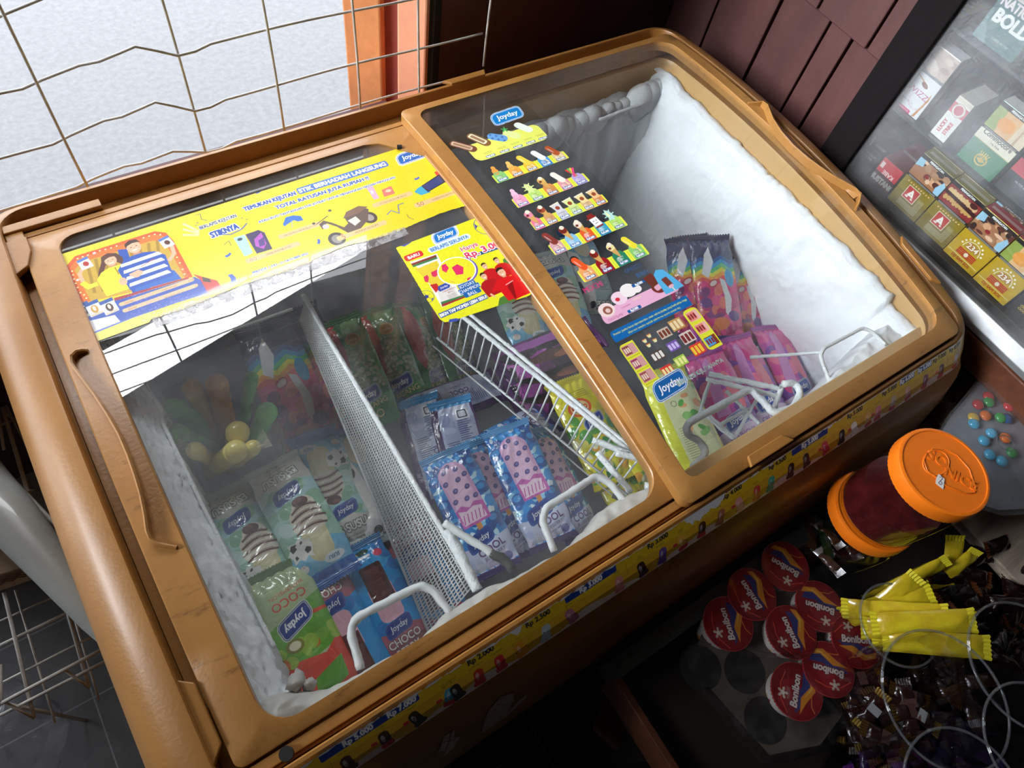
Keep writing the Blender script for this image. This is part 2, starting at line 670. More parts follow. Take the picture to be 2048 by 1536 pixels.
def sheet(name, cv, fn, m, parent=None, backfn=None, cut=.5, back=None):
    """turn a canvas into a mesh; fn(U, V) in mm -> x, y, z arrays"""
    a = cv.down()
    ny, nx = a.shape[:2]
    U, V = np.meshgrid(np.linspace(0, cv.w, nx), np.linspace(0, cv.h, ny))
    X, Y, Z = fn(U, V)
    co = np.stack([X, Y, Z], -1).reshape(-1, 3)
    colr = a.reshape(-1, 4).copy()
    al = colr[:, 3:4]
    colr[:, :3] = np.where(al > 1e-3, colr[:, :3] / np.maximum(al, 1e-3), 0)
    idx = np.arange(nx * ny).reshape(ny, nx)
    q = np.stack([idx[:-1, :-1], idx[:-1, 1:], idx[1:, 1:], idx[1:, :-1]], -1).reshape(-1, 4)
    ok = (a[..., 3].reshape(-1)[q] > cut).all(1)
    q = q[ok]
    if backfn is not None:
        # a coarse underside so that the thing is closed and has thickness
        st = 6
        js = np.unique(np.r_[np.arange(0, ny, st), ny - 1])
        is_ = np.unique(np.r_[np.arange(0, nx, st), nx - 1])
        U2, V2 = U[np.ix_(js, is_)], V[np.ix_(js, is_)]
        X2, Y2, Z2 = backfn(U2, V2)
        c2 = np.stack([X2, Y2, Z2], -1).reshape(-1, 3)
        n0 = len(co)
        id2 = np.arange(len(js) * len(is_)).reshape(len(js), len(is_)) + n0
        q2 = np.stack([id2[:-1, :-1], id2[1:, :-1], id2[1:, 1:], id2[:-1, 1:]], -1).reshape(-1, 4)
        co = np.concatenate([co, c2])
        bc = np.array((*lin(back or '#b0b0b0'), 1), 'f')
        colr = np.concatenate([colr, np.tile(bc, (len(c2), 1))])
        q = np.concatenate([q, q2])
    used = np.zeros(len(co), bool)
    used[q.reshape(-1)] = True
    mp = np.cumsum(used) - 1
    co = co[used]
    colr = colr[used]
    q = mp[q]
    me = D.meshes.new(name)
    me.vertices.add(len(co))
    me.vertices.foreach_set('co', co.astype('f').reshape(-1))
    me.loops.add(q.size)
    me.loops.foreach_set('vertex_index', q.astype('i').reshape(-1))
    me.polygons.add(len(q))
    me.polygons.foreach_set('loop_start', np.arange(0, q.size, 4, dtype='i'))
    me.polygons.foreach_set('use_smooth', np.ones(len(q), bool))
    me.update(calc_edges=True)
    at_ = me.color_attributes.new('Col', 'FLOAT_COLOR', 'POINT')
    at_.data.foreach_set('color', colr.astype('f').reshape(-1))
    return link(name, me, parent, m)

# ================================================================== SETTING
FLOOR = -0.80


def struct(name, mb, m, **k):
    o = mb.build(name, m, None, **k)
    o['kind'] = 'structure'
    return o


def tile_mat():
    m = mat('floor_tiles', (.155, .155, .158), .45, var=.45, vscale=5, bump=.15, bscale=50)
    nt = m.node_tree
    b = nt.nodes['Principled BSDF']
    src = b.inputs['Base Color'].links[0].from_socket
    br = nt.nodes.new('ShaderNodeTexBrick')
    br.offset = 0
    br.inputs['Scale'].default_value = 1
    br.inputs['Brick Width'].default_value = .165
    br.inputs['Row Height'].default_value = .165
    br.inputs['Mortar Size'].default_value = .0016
    br.inputs['Mortar Smooth'].default_value = .2
    br.inputs['Mortar'].default_value = (.26, .26, .27, 1)
    t = nt.nodes.new('ShaderNodeTexCoord')
    nt.links.new(t.outputs['Object'], br.inputs['Vector'])
    nt.links.new(src, br.inputs['Color1'])
    nt.links.new(src, br.inputs['Color2'])
    nt.links.new(br.outputs['Color'], b.inputs['Base Color'])
    return m


f = MB()
f.box(-3.2, 2.6, -3.0, .80, FLOOR - .1, FLOOR)
struct('floor', f, tile_mat())
f = MB()
f.box(-9, 12, .80, 14, FLOOR - .12, FLOOR - .02)
struct('ground', f, mat('concrete_yard', (.235, .238, .245), .85, var=.14, vscale=55, bump=.6, bscale=70, bdetail=9, var2=(.19, .193, .20)))

# back wall right of the opening, planked side wall, dark shell of the shop
maroon = mat('maroon_paint', (.12, .050, .055), .55, var=.5, vscale=7, bump=.3, bscale=60)
maroon_w = mat('maroon_planks', (.135, .052, .048), .6, var=.45, vscale=9, bump=1.0, bscale=45, bdetail=9, stretch=(1, 1, .35))
f = MB()
f.box(.555, 2.6, .76, .80, FLOOR, 1.45)
struct('wall_back', f, maroon)
f = MB()
f.box(-.62, .50, .71, .76, FLOOR, -.075)
struct('wall_low', f, maroon)
f = MB()
f.box(-3.2, -3.15, -3, 1.5, FLOOR, 1.45)
struct('wall_left', f, mat('dark_boards', (.06, .045, .035), .7))
f = MB()
f.box(-3.2, 2.6, -3.05, -3.0, FLOOR, 1.45)
struct('wall_front', f, mat('dark_boards_b', (.05, .04, .035), .7))
f = MB()
f.box(2.55, 2.6, -3, .8, FLOOR, 1.45)
struct('wall_right', f, maroon)
f = MB()
f.box(-3.2, 2.6, -3.05, 1.5, 1.41, 1.45)
for i in range(9):
    f.box(-3.2, 2.6, -2.6 + i * .46, -2.55 + i * .46, 1.36, 1.41)
struct('ceiling', f, mat('ceiling_boards', (.12, .08, .06), .8))

# boards of the eave hanging outside the mesh
eb = MB()
for i in range(5):
    eb.box(-3.1, 2.5, 1.44, 1.455, .60 + i * .094, .60 + i * .094 + .088)
eb.box(-3.1, 2.5, 1.47, 1.49, .56, .60)
tag(eb.build('eave_board', mat('weathered_board', (.20, .13, .10), .7, var=.3, vscale=4)), kind='structure')

fb = MB()
fb.obox((-3.1, 1.50, 1.245 - .22 * 3.0), (5.6, 0, .22 * 5.6), (0, .02, 0), (0, 0, .60))
tag(fb.build('eave_board', mat('dark_fascia', (.07, .055, .045), .7)), kind='structure')

# planks of the wall at the right end, each leaning slightly different
px0 = 1.10
pk = thing('wall_right', 'maroon painted vertical wooden planks beside the dark back corner', 'wall', (0, 0, 0))
pk['kind'] = 'structure'
ys = [.80, .665, .548, .452, .405, .30]
tops = 1.0
rr_ = random.Random(4)
for i in range(len(ys) - 1):
    b = MB()
    b.box(px0 + rr_.uniform(0, .006), px0 + .02, ys[i + 1] + .003, ys[i] - .002, FLOOR, .12 if i < 3 else .118)
    b.build('plank', maroon_w, pk, bevel=.002)
ys2 = [.80, .70, .58, .475, .372, .30]
for i in range(len(ys2) - 1):
    b = MB()
    b.box(px0 - .014, px0 + .004, ys2[i + 1] + .002, ys2[i] - .002, .118, tops)
    b.build('upper_plank', maroon_w, pk, bevel=.002)

# orange door post in front of the street
ps = thing('door_post', 'orange painted wooden post with a dark red groove, left of the maroon wall', 'post', (.533, .81, 0), None, R_(-50))
b = MB(); b.box(-.058, .002, -.035, .0, FLOOR, 1.36)
b.build('post_face', mat('orange_paint', (.85, .33, .12), .55, var=.3, vscale=10, bump=.4, bscale=60), ps, bevel=.003)
b = MB(); b.box(.002, .030, -.02, .0, FLOOR, 1.36)
b.build('groove', mat('red_brown_paint', (.28, .06, .045), .6), ps)
b = MB(); b.box(.030, .076, -.04, .0, FLOOR, 1.36)
b.build('post_edge', mat('salmon_paint', (.90, .40, .24), .55, var=.15, vscale=12), ps, bevel=.003)
b = MB(); b.box(.076, .084, -.03, .0, FLOOR, 1.36)
b.build('black_shadow_strip', M['black'], ps)  # solid black strip, puts the shade at the post edge into colour

# ------------------------------------------------------------------ welded mesh in the opening
wm = thing('wire_mesh_screen', 'bent galvanised wire mesh in the opening behind the freezer', 'wire mesh', (0, .68, 0))
vx = [-.66, -.52, -.37, -.22, -.09, .055, .199, .305, .417, .513, .629]
hz = [(-.005, .012), (.061, .02), (.136, .018), (.212, .02), (.285, .01), (.36, .01), (.43, .0), (.505, .0), (.58, 0), (.655, 0), (.73, 0), (.81, 0), (.90, 0)]
for i, x in enumerate(vx):
    b = MB()
    z0 = -.012 if 0 < x < .5 else -.03
    if abs(x - .629) < .01: z0 = .005
    b.tube([(x + .003 * math.sin(z * 9 + i), .002 * math.sin(z * 14 + i * 2), z) for z in np.linspace(z0, 1.30, 30)], .0017, 7)
    b.build('vertical_wire', M['galv'], wm, smooth='full')
for j, (z, kink) in enumerate(hz):
    b = MB()
    pts = [(-.66, 0, z)]
    xs = np.arange(-.62, .635, .02)
    for x in xs:
        dz = 0
        if kink:
            # the wire is pushed up between the second and third upright
            c_ = .163
            dz = kink * max(0, 1 - abs(x - c_) / (.11 if x < c_ else .035)) * 1.25
            if x < .05: dz += -.004
        dz += .002 * math.sin(x * 17 + j)
        pts.append((float(x), .0035 - (.006 if kink and abs(x - .163) < .06 else 0), z + dz))
    b.tube(pts, .0016, 7)
    b.build('horizontal_wire', M['galv'], wm, smooth='full')

# ================================================================== FREEZER
FZ = thing('chest_freezer', 'amber plastic chest ice cream freezer with two arched sliding glass lids', 'freezer', (0, 0, FLOOR))
FZ_OFF = Vector((0, 0, -FLOOR))


def fpart(mb, name, m, parent=None, **k):
    """part of the freezer given in room coordinates"""
    o = mb.build(name, m, parent or FZ, **k)
    if parent is None: o.location = FZ_OFF
    return o


# front slope profile (y, z) from the ridge downwards
FRONT = [(-.030, .006), (-.034, .006), (-.037, .001), (-.043, -.006), (-.0535, -.018), (-.0645, -.036), (-.0735, -.060), (-.085, -.10), (-.097, -.16), (-.104, -.24)]
X0, X1 = -.047, .954
rings = []
rings.append(rring(X0, X1, -.030, .645, .030, lambda y: zt(y, -.020)))
rings.append(rring(X0, X1, -.030, .645, .030, lambda y: zt(y, .004)))
rings.append(rring(X0 - .0015, X1 + .0015, -.0315, .6465, .031, lambda y: zt(y, .0065)))
rings.append(rring(X0 - .004, X1 + .004, -.0345, .650, .033, lambda y: zt(y, .0065)))
rings.append(rring(X0 - .020, X1 + .018, -.0375, .656, .042, lambda y: zt(y, .003)))
rings.append(rring(X0 - .036, X1 + .032, -.043, .661, .055, lambda y: zt(y, -.006)))
rings.append(rring(X0 - .048, X1 + .044, -.0535, .666, .066, lambda y: .9 * zt(y) - .022))
rings.append(rring(X0 - .056, X1 + .053, -.0645, .670, .074, lambda y: .7 * zt(y) - .044))
rings.append(rring(X0 - .060, X1 + .057, -.0735, .673, .080, lambda y: .4 * zt(y) * min(1, max(0, y + .05) * 8) - .060))
rings.append(rring(X0 - .060, X1 + .057, -.085, .673, .082, lambda y: -.10))
rings.append(rring(X0 - .058, X1 + .055, -.0865, .668, .08, lambda y: -.105))
b = MB()
b.loft(rings)
fpart(b, 'top_frame', M['amber'], smooth=True)
b = MB()
b.loft([rring(X0 - .055, X1 + .052, -.086, .669, .08, lambda y: -.103),
        rring(X0 - .054, X1 + .052, -.097, .669, .08, lambda y: -.16),
        rring(X0 - .054, X1 + .052, -.104, .669, .08, lambda y: -.24),
        rring(X0 - .054, X1 + .052, -.104, .669, .08, lambda y: FLOOR + .05),
        rring(X0 - .040, X1 + .040, -.080, .655, .07, lambda y: FLOOR + .04)], cap1=True)
fpart(b, 'cabinet', M['amber_body'], smooth=True)
for (x, y) in ((.0, .0), (.9, .0), (.0, .58), (.9, .58)):
    b = MB()
    b.box(x - .03, x + .03, y - .03, y + .03, FLOOR, FLOOR + .06)
    fpart(b, 'foot', M['black'])

# recess floor, upper inner wall, white liner
XL0, XL1, YL0, YL1 = -.014, .932, -.006, .600
b = MB()
b.loft([rring(X0 + .0005, X1 - .0005, -.0295, .6445, .03, lambda y: zt(y, -.0195)),
        rring(XL0 - .002, XL1 + .002, YL0 - .002, .606, .03, lambda y: zt(y, -.0195))])
fpart(b, 'lid_track', M['amber_lid'], smooth=True)
b = MB()
b.loft([rring(XL0 - .002, XL1 + .002, YL0 - .002, .606, .03, lambda y: zt(y, -.0195)),
        rring(XL0 - .001, XL1, YL0, YL1, .03, lambda y: zt(y, -.025)),
        rring(XL0, XL1, YL0, YL1, .03, lambda y: -.055)])
fpart(b, 'inner_collar', M['amber_wall'], smooth=True)
b = MB()
b.loft([rring(XL0, XL1, YL0, YL1, .03, lambda y: -.055), rring(XL0 + .01, XL1 - .05, YL0 + .005, YL1 - .01, .03, lambda y: -.47)], cap1=True)
fpart(b, 'liner', M['liner'], smooth=True)

# rails: back rail with its dark slot, front rail and groove
b = MB()


def arch_bar(b, x0, x1, y0, y1, d0, d1):
    n = 1
    b.add([(x0, y0, zt(y0, d0)), (x1, y0, zt(y0, d0)), (x1, y1, zt(y1, d0)), (x0, y1, zt(y1, d0)),
           (x0, y0, zt(y0, d1)), (x1, y0, zt(y0, d1)), (x1, y1, zt(y1, d1)), (x0, y1, zt(y1, d1))],
          [(0, 3, 2, 1), (4, 5, 6, 7), (0, 1, 5, 4), (1, 2, 6, 5), (2, 3, 7, 6), (3, 0, 4, 7)])


arch_bar(b, X0 + .001, X1 - .001, .6035, .612, -.019, -.002)
arch_bar(b, X0 + .001, .058, .614, .6275, -.019, .004)
arch_bar(b, X0 + .001, -.028, .600, .6275, -.019, .001)
fpart(b, 'back_rail', M['amber_lid'], bevel=.001)
b = MB()
arch_bar(b, X0 + .001, X1 - .001, -.0245, -.0150, -.019, -.004)
arch_bar(b, X0 + .001, X1 - .001, -.0275, -.0245, -.019, -.010)
fpart(b, 'front_rail', M['amber_lid'], bevel=.001)
b = MB()
b.lathe([(.0001, 0), (.006, 0), (.006, -.006), (.0001, -.006)], (.004, -.0215, zt(-.02, .001)), 20)
fpart(b, 'rubber_plug', M['black'])

# side tongue between outer wall and left lid (the stepped cover strips)


# ------------------------------------------------------------------ lids
def lid_outline(x0, x1, y0, y1, r, step=.02):
    return resample(rrect(x0, x1, y0, y1, r, 6), step)


def arc_frame(outer, inner, dz, th, b, bev=.0012):
    """ring between two outlines that follows the arch; outlines are bridged by nearest angle"""
    no, ni = len(outer), len(inner)
    V_ = []
    for (x, y) in outer: V_.append((x, y, zt(y, dz - bev)))
    for (x, y) in outer: V_.append((x, y, zt(y, dz - th)))
    cx = sum(p[0] for p in outer) / no
    cy = sum(p[1] for p in outer) / no
    for (x, y) in outer:
        V_.append((x + (bev if x < cx else -bev), y + (bev if y < cy else -bev), zt(y, dz)))
    for (x, y) in inner:
        V_.append((x + (-bev if x < cx else bev), y, zt(y, dz)))
    for (x, y) in inner: V_.append((x, y, zt(y, dz - bev)))
    for (x, y) in inner: V_.append((x, y, zt(y, dz - th)))
    F_ = []
    for i in range(no):
        j = (i + 1) % no
        F_.append((no + i, no + j, j, i))
        F_.append((i, j, 2 * no + j, 2 * no + i))
    o3 = 3 * no
    for i in range(ni):
        j = (i + 1) % ni
        F_.append((o3 + ni + i, o3 + ni + j, o3 + j, o3 + i)[::-1])
        F_.append((o3 + 2 * ni + i, o3 + 2 * ni + j, o3 + ni + j, o3 + ni + i)[::-1])

    # zipper between the two loops, top and bottom
    def zipper(a0, b0, rev):
        i = j = 0
        # start with the inner vertex nearest to outer 0
        s_ = min(range(ni), key=lambda k: math.dist(inner[k], outer[0]))
        while i < no or j < ni:
            A, B = a0 + i % no, b0 + (s_ + j) % ni
            if j >= ni: go = True
            elif i >= no: go = False
            else:
                d1 = math.dist(outer[(i + 1) % no], inner[(s_ + j) % ni])
                d2 = math.dist(outer[i % no], inner[(s_ + j + 1) % ni])
                go = d1 <= d2
            if go:
                t = (A, a0 + (i + 1) % no, B)
                i += 1
            else:
                t = (A, b0 + (s_ + j + 1) % ni, B)
                j += 1
            F_.append(t[::-1] if rev else t)
    zipper(2 * no, o3, False)
    zipper(no, o3 + 2 * ni, True)
    b.add(V_, F_)


def pane(x0, x1, y0, y1, dz, th, n=40, m_=30):
    b = MB()
    ys_ = np.linspace(y0, y1, n)
    for (s_, d) in ((1, dz), (0, dz - th)):
        rows = [[(x0 + (x1 - x0) * i / m_, float(y), zt(y, d)) for i in range(m_ + 1)] for y in ys_]
        k = m_ + 1
        vs_ = [p for r in rows for p in r]
        fs_ = []
        for j in range(n - 1):
            for i in range(m_):
                q = (j * k + i, j * k + i + 1, (j + 1) * k + i + 1, (j + 1) * k + i)
                fs_.append(q if s_ else q[::-1])
        b.add(vs_, fs_)
    return b


# left lid
LL = D.objects.new('sliding_lid', None)
COL.objects.link(LL)
LL.parent = FZ
LL.location = FZ_OFF
LL['label'] = 'left sliding lid under the right one, with long printed banner'
outer = lid_outline(-.0345, .470, -.0125, .6005, .008)
inner = [(x, y) for x, y in resample(rrect(0, .4405, .001, .5845, (.028, .028, .004, .022), 6), .02)]
# slanting notch in the far right corner of the glass opening
inner2 = []
for (x, y) in inner:
    lim = .5845 - max(0, (x - .392)) * 1.12
    if x > .392: y = min(y, max(lim, .001))
    inner2.append((x, y))
b = MB()
arc_frame(outer, inner2, 0, .015, b)
b.build('lid_frame', M['amber_lid'], LL, smooth=True)
pane(-.004, .446, -.003, .590, -.003, .004).build('glass_pane', M['glass'], LL, smooth='full')
b = MB()
b.tube([(.4155, .560, zt(.56, .0006)), (.4215, .5575, zt(.557, .0006))], .0032, 10)
b.build('screw_hole', M['black'], LL)
# dark rubber seal under the glass edge
# right lid
DR = .0153
RL = D.objects.new('sliding_lid', None)
COL.objects.link(RL)
RL.parent = FZ
RL.location = FZ_OFF
RL['label'] = 'right sliding lid lying on top, with clear price list film'
outer = lid_outline(.4455, .9365, -.0285, .6135, .012)
inner = resample(rrect(.4675, .918, -.008, .6005, (.012, .028, .03, .016), 6), .02)
b = MB()
arc_frame(outer, inner, DR, .0150, b)
b.build('lid_frame', M['amber_lid'], RL, smooth=True)
pane(.463, .923, -.012, .605, DR - .003, .004).build('glass_pane', M['glass_r'], RL, smooth='full')


def grip(path, side, dz, parent):
    """crescent pull: a thin curved wall with a sloping web towards the lid edge"""
    b = MB()
    n = len(path)
    h = .011
    w = .0016
    L_, R2 = [], []
    rings_ = []
    for i, (x, y) in enumerate(path):
        a = path[max(i - 1, 0)]
        c = path[min(i + 1, n - 1)]
        t = Vector((c[0] - a[0], c[1] - a[1], 0)).normalized()
        nn = Vector((-t.y, t.x, 0)) * w
        t_ = i / (n - 1)
        hh = h * (min(1, .35 + 3 * min(t_, 1 - t_)))
        z = zt(y, dz)
        rings_.append([(x - nn.x, y - nn.y, z - .002), (x - nn.x, y - nn.y, z + hh * .85), (x, y, z + hh), (x + nn.x, y + nn.y, z + hh * .85), (x + nn.x, y + nn.y, z - .002)])
    b.loft(rings_, cap0=True, cap1=True)
    return b.build('handle', M['amber_lid'], parent, smooth=True)


def crescent(side, xb, xm, ya, yb, hook):
    pts = [(xb + hook, ya + .004), (xb + hook * .4, ya + .002), (xb, ya - .006)]
    for i in range(1, 16):
        t = i / 16
        pts.append((xb + (xm - xb) * math.sin(math.pi * t) ** .8, ya - .006 - (ya - yb - .012) * t))
    pts += [(xb, yb + .006), (xb + hook * .4, yb - .002), (xb + hook, yb - .004)]
    return pts



LPX = [(171, 694), (163, 695), (150, 700), (141, 712), (143, 728), (165, 757), (190, 790), (215, 828), (238, 868), (256, 910), (270, 950), (282, 990), (290, 1030), (294, 1062), (300, 1078), (312, 1086), (333, 1089), (350, 1091)]


def on_lid(px, py, dz=0.0):
    z = dz
    for _ in range(20):
        p = at(px, py, z)
        z = zt(min(max(p.y, -.05), .66), dz)
    return p


g = grip([(on_lid(*q, .008).x, on_lid(*q, .008).y) for q in LPX], -1, 0, LL)
RPX = [(1500, 199), (1512, 201), (1526, 202), (1534, 212), (1545, 240), (1562, 266), (1585, 292), (1612, 316), (1640, 337), (1668, 355), (1695, 370), (1712, 380), (1722, 390), (1721, 402), (1716, 413)]
g = grip([(on_lid(*q, DR + .008).x, on_lid(*q, DR + .008).y) for q in RPX], 1, DR, RL)
# the light web between grip and lid edge on the right
b = MB()
web = [(on_lid(*q, DR + .006).x, on_lid(*q, DR + .006).y) for q in RPX[3:13]]
vs_ = []
for (x, y) in web:
    vs_ += [(x, y, zt(y, DR + .009)), (min(.9355, x + .016), y + .002, zt(y, DR + .001))]
b.add(vs_, [(2 * i, 2 * i + 2, 2 * i + 3, 2 * i + 1) for i in range(len(web) - 1)])
b.build('handle_web', M['amber_lid'], RL, smooth='full')


def tab(pts, dz, h, name, parent):
    """raised lip with slanted ends"""
    b = MB()
    b.add([(x, y, zt(y, dz)) for x, y in pts] + [(x, y, zt(y, dz + h)) for x, y in pts],
          [tuple(range(len(pts)))[::-1], tuple(range(len(pts), 2 * len(pts)))] +
          [(i, (i + 1) % len(pts), len(pts) + (i + 1) % len(pts), len(pts) + i) for i in range(len(pts))])
    return b


# finger lips of the frame that hook over the right lid: one at the back, one in front, one at the right side
for pts in ([(.532, .6445), (.603, .6445), (.597, .632), (.541, .632)],
            [(.538, -.031), (.542, -.019), (.596, -.019), (.607, -.031)],
            [(.9545, .118), (.9545, .036), (.944, .047), (.944, .108)],
            [(-.0475, .545), (-.0475, .600), (-.026, .600), (-.0265, .575), (-.034, .553)],
            [(-.0475, .0), (-.0475, .075), (-.036, .066), (-.036, .012)]):
    b = tab(pts, -.004 if pts[0][0] < 0 else DR + .0005, .0075 if pts[0][0] < 0 else .005, 'lip', FZ)
    fpart(b, 'lip', M['amber'], bevel=.0012)

# ================================================================== PRINTS ON THE LIDS
def lid_px(x0, y0, dz):
    def f(px, py):
        p = on_lid(px, py, dz)
        return ((p.x - x0) * 1000, (p.y - y0) * 1000)
    return f


def zm(f, ox, oy, k):
    return lambda zx, zy: f(ox + zx / k, oy + zy / k)


def lidsheet(name, cv, x0, y0, dz, parent, m=None):
    return sheet(name, cv, lambda U, V: (x0 + U / 1000, y0 + V / 1000, K1 * (y0 + V / 1000) + K2 * (y0 + V / 1000) ** 2 + dz),
                 m or M['sticker'], parent)


SKIN, SKD = '#e3b493', '#c98f6e'
BL, NV = '#2450a8', '#1b3f86'


def person_bust(c, x, y, s, shirt, hair, longhair=False, stripes=False):
    """small printed figure: hair, head, neck, shoulders; s = head height in mm"""
    T = c.t
    c.at(x, y, s)
    if longhair:
        c.poly([(-.55, .1), (-.45, .55), (0, .75), (.5, .5), (.75, -.1), (.6, -.7), (.2, -.2), (-.4, -.3), (-.8, -1.2), (-1.2, -1.5), (-.9, -.6)], hair)
    c.poly([(-.16, -.3), (.16, -.3), (.2, -.75), (-.2, -.75)], SKD)
    c.poly([(-.3, -.6), (.3, -.6), (.85, -.8), (1.25, -1.3), (1.15, -2.9), (-1.05, -2.9), (-1.2, -1.3), (-.8, -.8)], shirt)
    if stripes:
        for k in range(4):
            yy = -.95 - k * .5
            c.poly([(-.95, yy), (1.0, yy + .05), (1.12, yy - .2), (-1.0, yy - .22)], '#ffffff')
    c.ell(0, 0, .36, .48, SKIN)
    c.poly([(-.4, .05), (-.38, .4), (-.1, .6), (.25, .55), (.42, .2), (.3, .28), (0, .33), (-.28, .22)], hair)
    c.ell(-.14, .03, .045, .03, '#3a241c')
    c.ell(.14, .05, .045, .03, '#3a241c')
    c.poly([(-.16, -.2), (.16, -.18), (.08, -.27), (-.08, -.28)], '#ffffff')
    c.poly([(-.02, .0), (.04, -.1), (-.04, -.1)], SKD)
    c.t = T


# ---- long banner
bx0, by0 = -.0055, .4235
c = Cv(458, 137, .42, '#e0cf26')
P1 = zm(lid_px(bx0, by0, -.0025), 100, 420, 5.389)
P2 = zm(lid_px(bx0, by0, -.0025), 380, 290, 3.657)
fr = [P1(*q) for q in [(175, 610), (270, 500), (1130, 230), (1250, 245), (1330, 330), (1540, 720), (330, 1000), (280, 880)]]
c.poly(fr, '#d95a26')
c.poly([P1(*q) for q in [(215, 620), (300, 525), (1120, 265), (1220, 275), (1300, 350), (1500, 740), (370, 1000)]], '#e8742e')
c.poly([P1(*q) for q in [(270, 650), (330, 570), (1110, 330), (1200, 340), (1270, 400), (1460, 740), (440, 980)]], '#c8a33a')
for k in range(9):
    a, b_ = P1(380 + k * 95, 560 - k * 28), P1(470 + k * 90, 900 - k * 20)
    c.poly([a, (a[0] + 3.5, a[1]), (b_[0] + 3, b_[1]), b_], '#8a6a1e', .6)
for q in [(240, 660), (250, 700), (262, 745), (280, 790), (300, 835), (330, 890), (370, 915), (395, 950), (300, 525), (355, 505), (410, 488), (540, 440), (600, 425), (660, 410), (720, 388), (1010, 300), (1070, 282), (1130, 265), (1190, 268), (1310, 400), (1340, 450), (1370, 510), (1400, 570), (1430, 640), (1450, 690)]:
    c.ell(*P1(*q), 1.0, 1.0, '#fff1b0')
for q in [(480, 465), (300, 755)]:
    x, y = P1(*q)
    for a in range(3): c.ell(x, y, 2.0, .45, '#ffffff', a * 60)
c.poly([P1(*q) for q in [(730, 430), (830, 420), (880, 560), (960, 900), (900, 910), (800, 700)]], BL)
c.poly([P1(*q) for q in [(1240, 640), (1340, 650), (1420, 740), (1100, 830), (900, 910), (940, 820)]], '#2b63b8')
# arms holding ice creams
c.line([P1(1290, 540), P1(1340, 470), P1(1310, 380)], 4.5, SKIN)
c.line([P1(360, 780), P1(320, 690), P1(350, 640)], 4, SKIN)
c.line([P1(360, 790), P1(420, 830), P1(500, 800)], 6, '#f0d93a')
for (q, col, cc) in (((1260, 345), '#dfe6ee', '#5a2c18'), ((385, 575), '#e6eef6', '#b03028')):
    x, y = P1(*q)
    c.at(x, y, 1, 12).poly([(-6, 9), (6, 9), (5, -9), (-7, -8)], col)
    c.poly([(-6, 9), (6, 9), (6, 5), (-6, 5)], '#5277bb').ell(0, -1, 3, 4, cc)
    c.at()
x, y = P1(655, 545)
person_bust(c, x, y, 17, '#f2e03a', '#5a3226', True)
x, y = P1(905, 400)
c.at(0, 0, 1, 0)
person_bust(c, x, y, 21, '#2d55ad', '#3f2620', False, True)
c.ell(*P1(950, 690), 6, 4, SKIN, 20)
c.line([P1(880, 700), P1(960, 660)], 5, SKIN)
c.line([P1(985, 610), P1(1125, 525)], .9, '#a0522d')
c.ell(*P1(790, 770), 4, 6, SKIN)
c.line([P1(700, 620), P1(745, 690)], .9, '#8a4a2a')
# blue foot with two pills
c.poly([P1(*q) for q in [(280, 1005), (700, 980), (1560, 720), (1640, 760), (1720, 890), (1400, 990), (900, 1160), (480, 1330), (430, 1260), (330, 1100)]], '#2a50ac')
c.poly([P1(*q) for q in [(700, 980), (1480, 740), (1500, 720), (690, 950)]], '#a02a3c')
c.poly([P1(*q) for q in [(1540, 690), (1800, 760), (1860, 840), (1700, 890), (1620, 750)]], '#c23a2c')
c.poly([P1(*q) for q in [(1640, 720), (1720, 740), (1740, 780), (1650, 770)]], '#3a3430')
for (a, b_) in (((740, 1010), (1560, 755)), ((780, 1080), (1600, 815))):
    (xa, ya), (xb, yb) = P1(*a), P1(*b_)
    c.rr(min(xa, xb), (ya + yb) / 2 - 2.6, xb, (ya + yb) / 2 + 2.6, 2.4, '#dcb88c')
    c.text('Joyday', xa + 10, (ya + yb) / 2 - 1.2, 2.4, '#8a4a2a', shear=.2)
x, y = P1(1290, 845)
c.text('HONDA SCOOPY', x, y, 1.6, '#6a3a22').text('JOYREKKU', x + 26, y + .3, 1.6, '#6a3a22')
x, y = P1(1340, 915)
c.text('NINTENDO SWITCH', x, y, 1.6, '#6a3a22').text('JOYREKKU', x + 28, y + .3, 1.6, '#6a3a22')
rng = random.Random(3)
for _ in range(240):
    x, y = P1(rng.uniform(820, 1650), rng.uniform(900, 1200))
    c.rect(x, y, x + rng.uniform(.6, 2.2), y + .45, '#8f86d8')
for (q, cc) in (((370, 1080), '#38302e'), ((480, 1060), '#c79a48'), ((640, 1040), '#4a2a20')):
    x, y = P1(*q)
    c.at(x, y, 1, 5).rr(-7, -10, 7, 11, 1.2, '#dfe3e8').rect(-7, 6, 7, 11, '#34589f').ell(0, -1, 3.6, 6, cc).ell(0, 0, 1.4, 3.5, '#f3e6cf').rect(-6, -10, 6, -7, '#cfc0a8')
    c.at()
c.poly([P1(*q) for q in [(400, 1200), (700, 1130), (760, 1200), (430, 1330)]], '#d8d8dc')
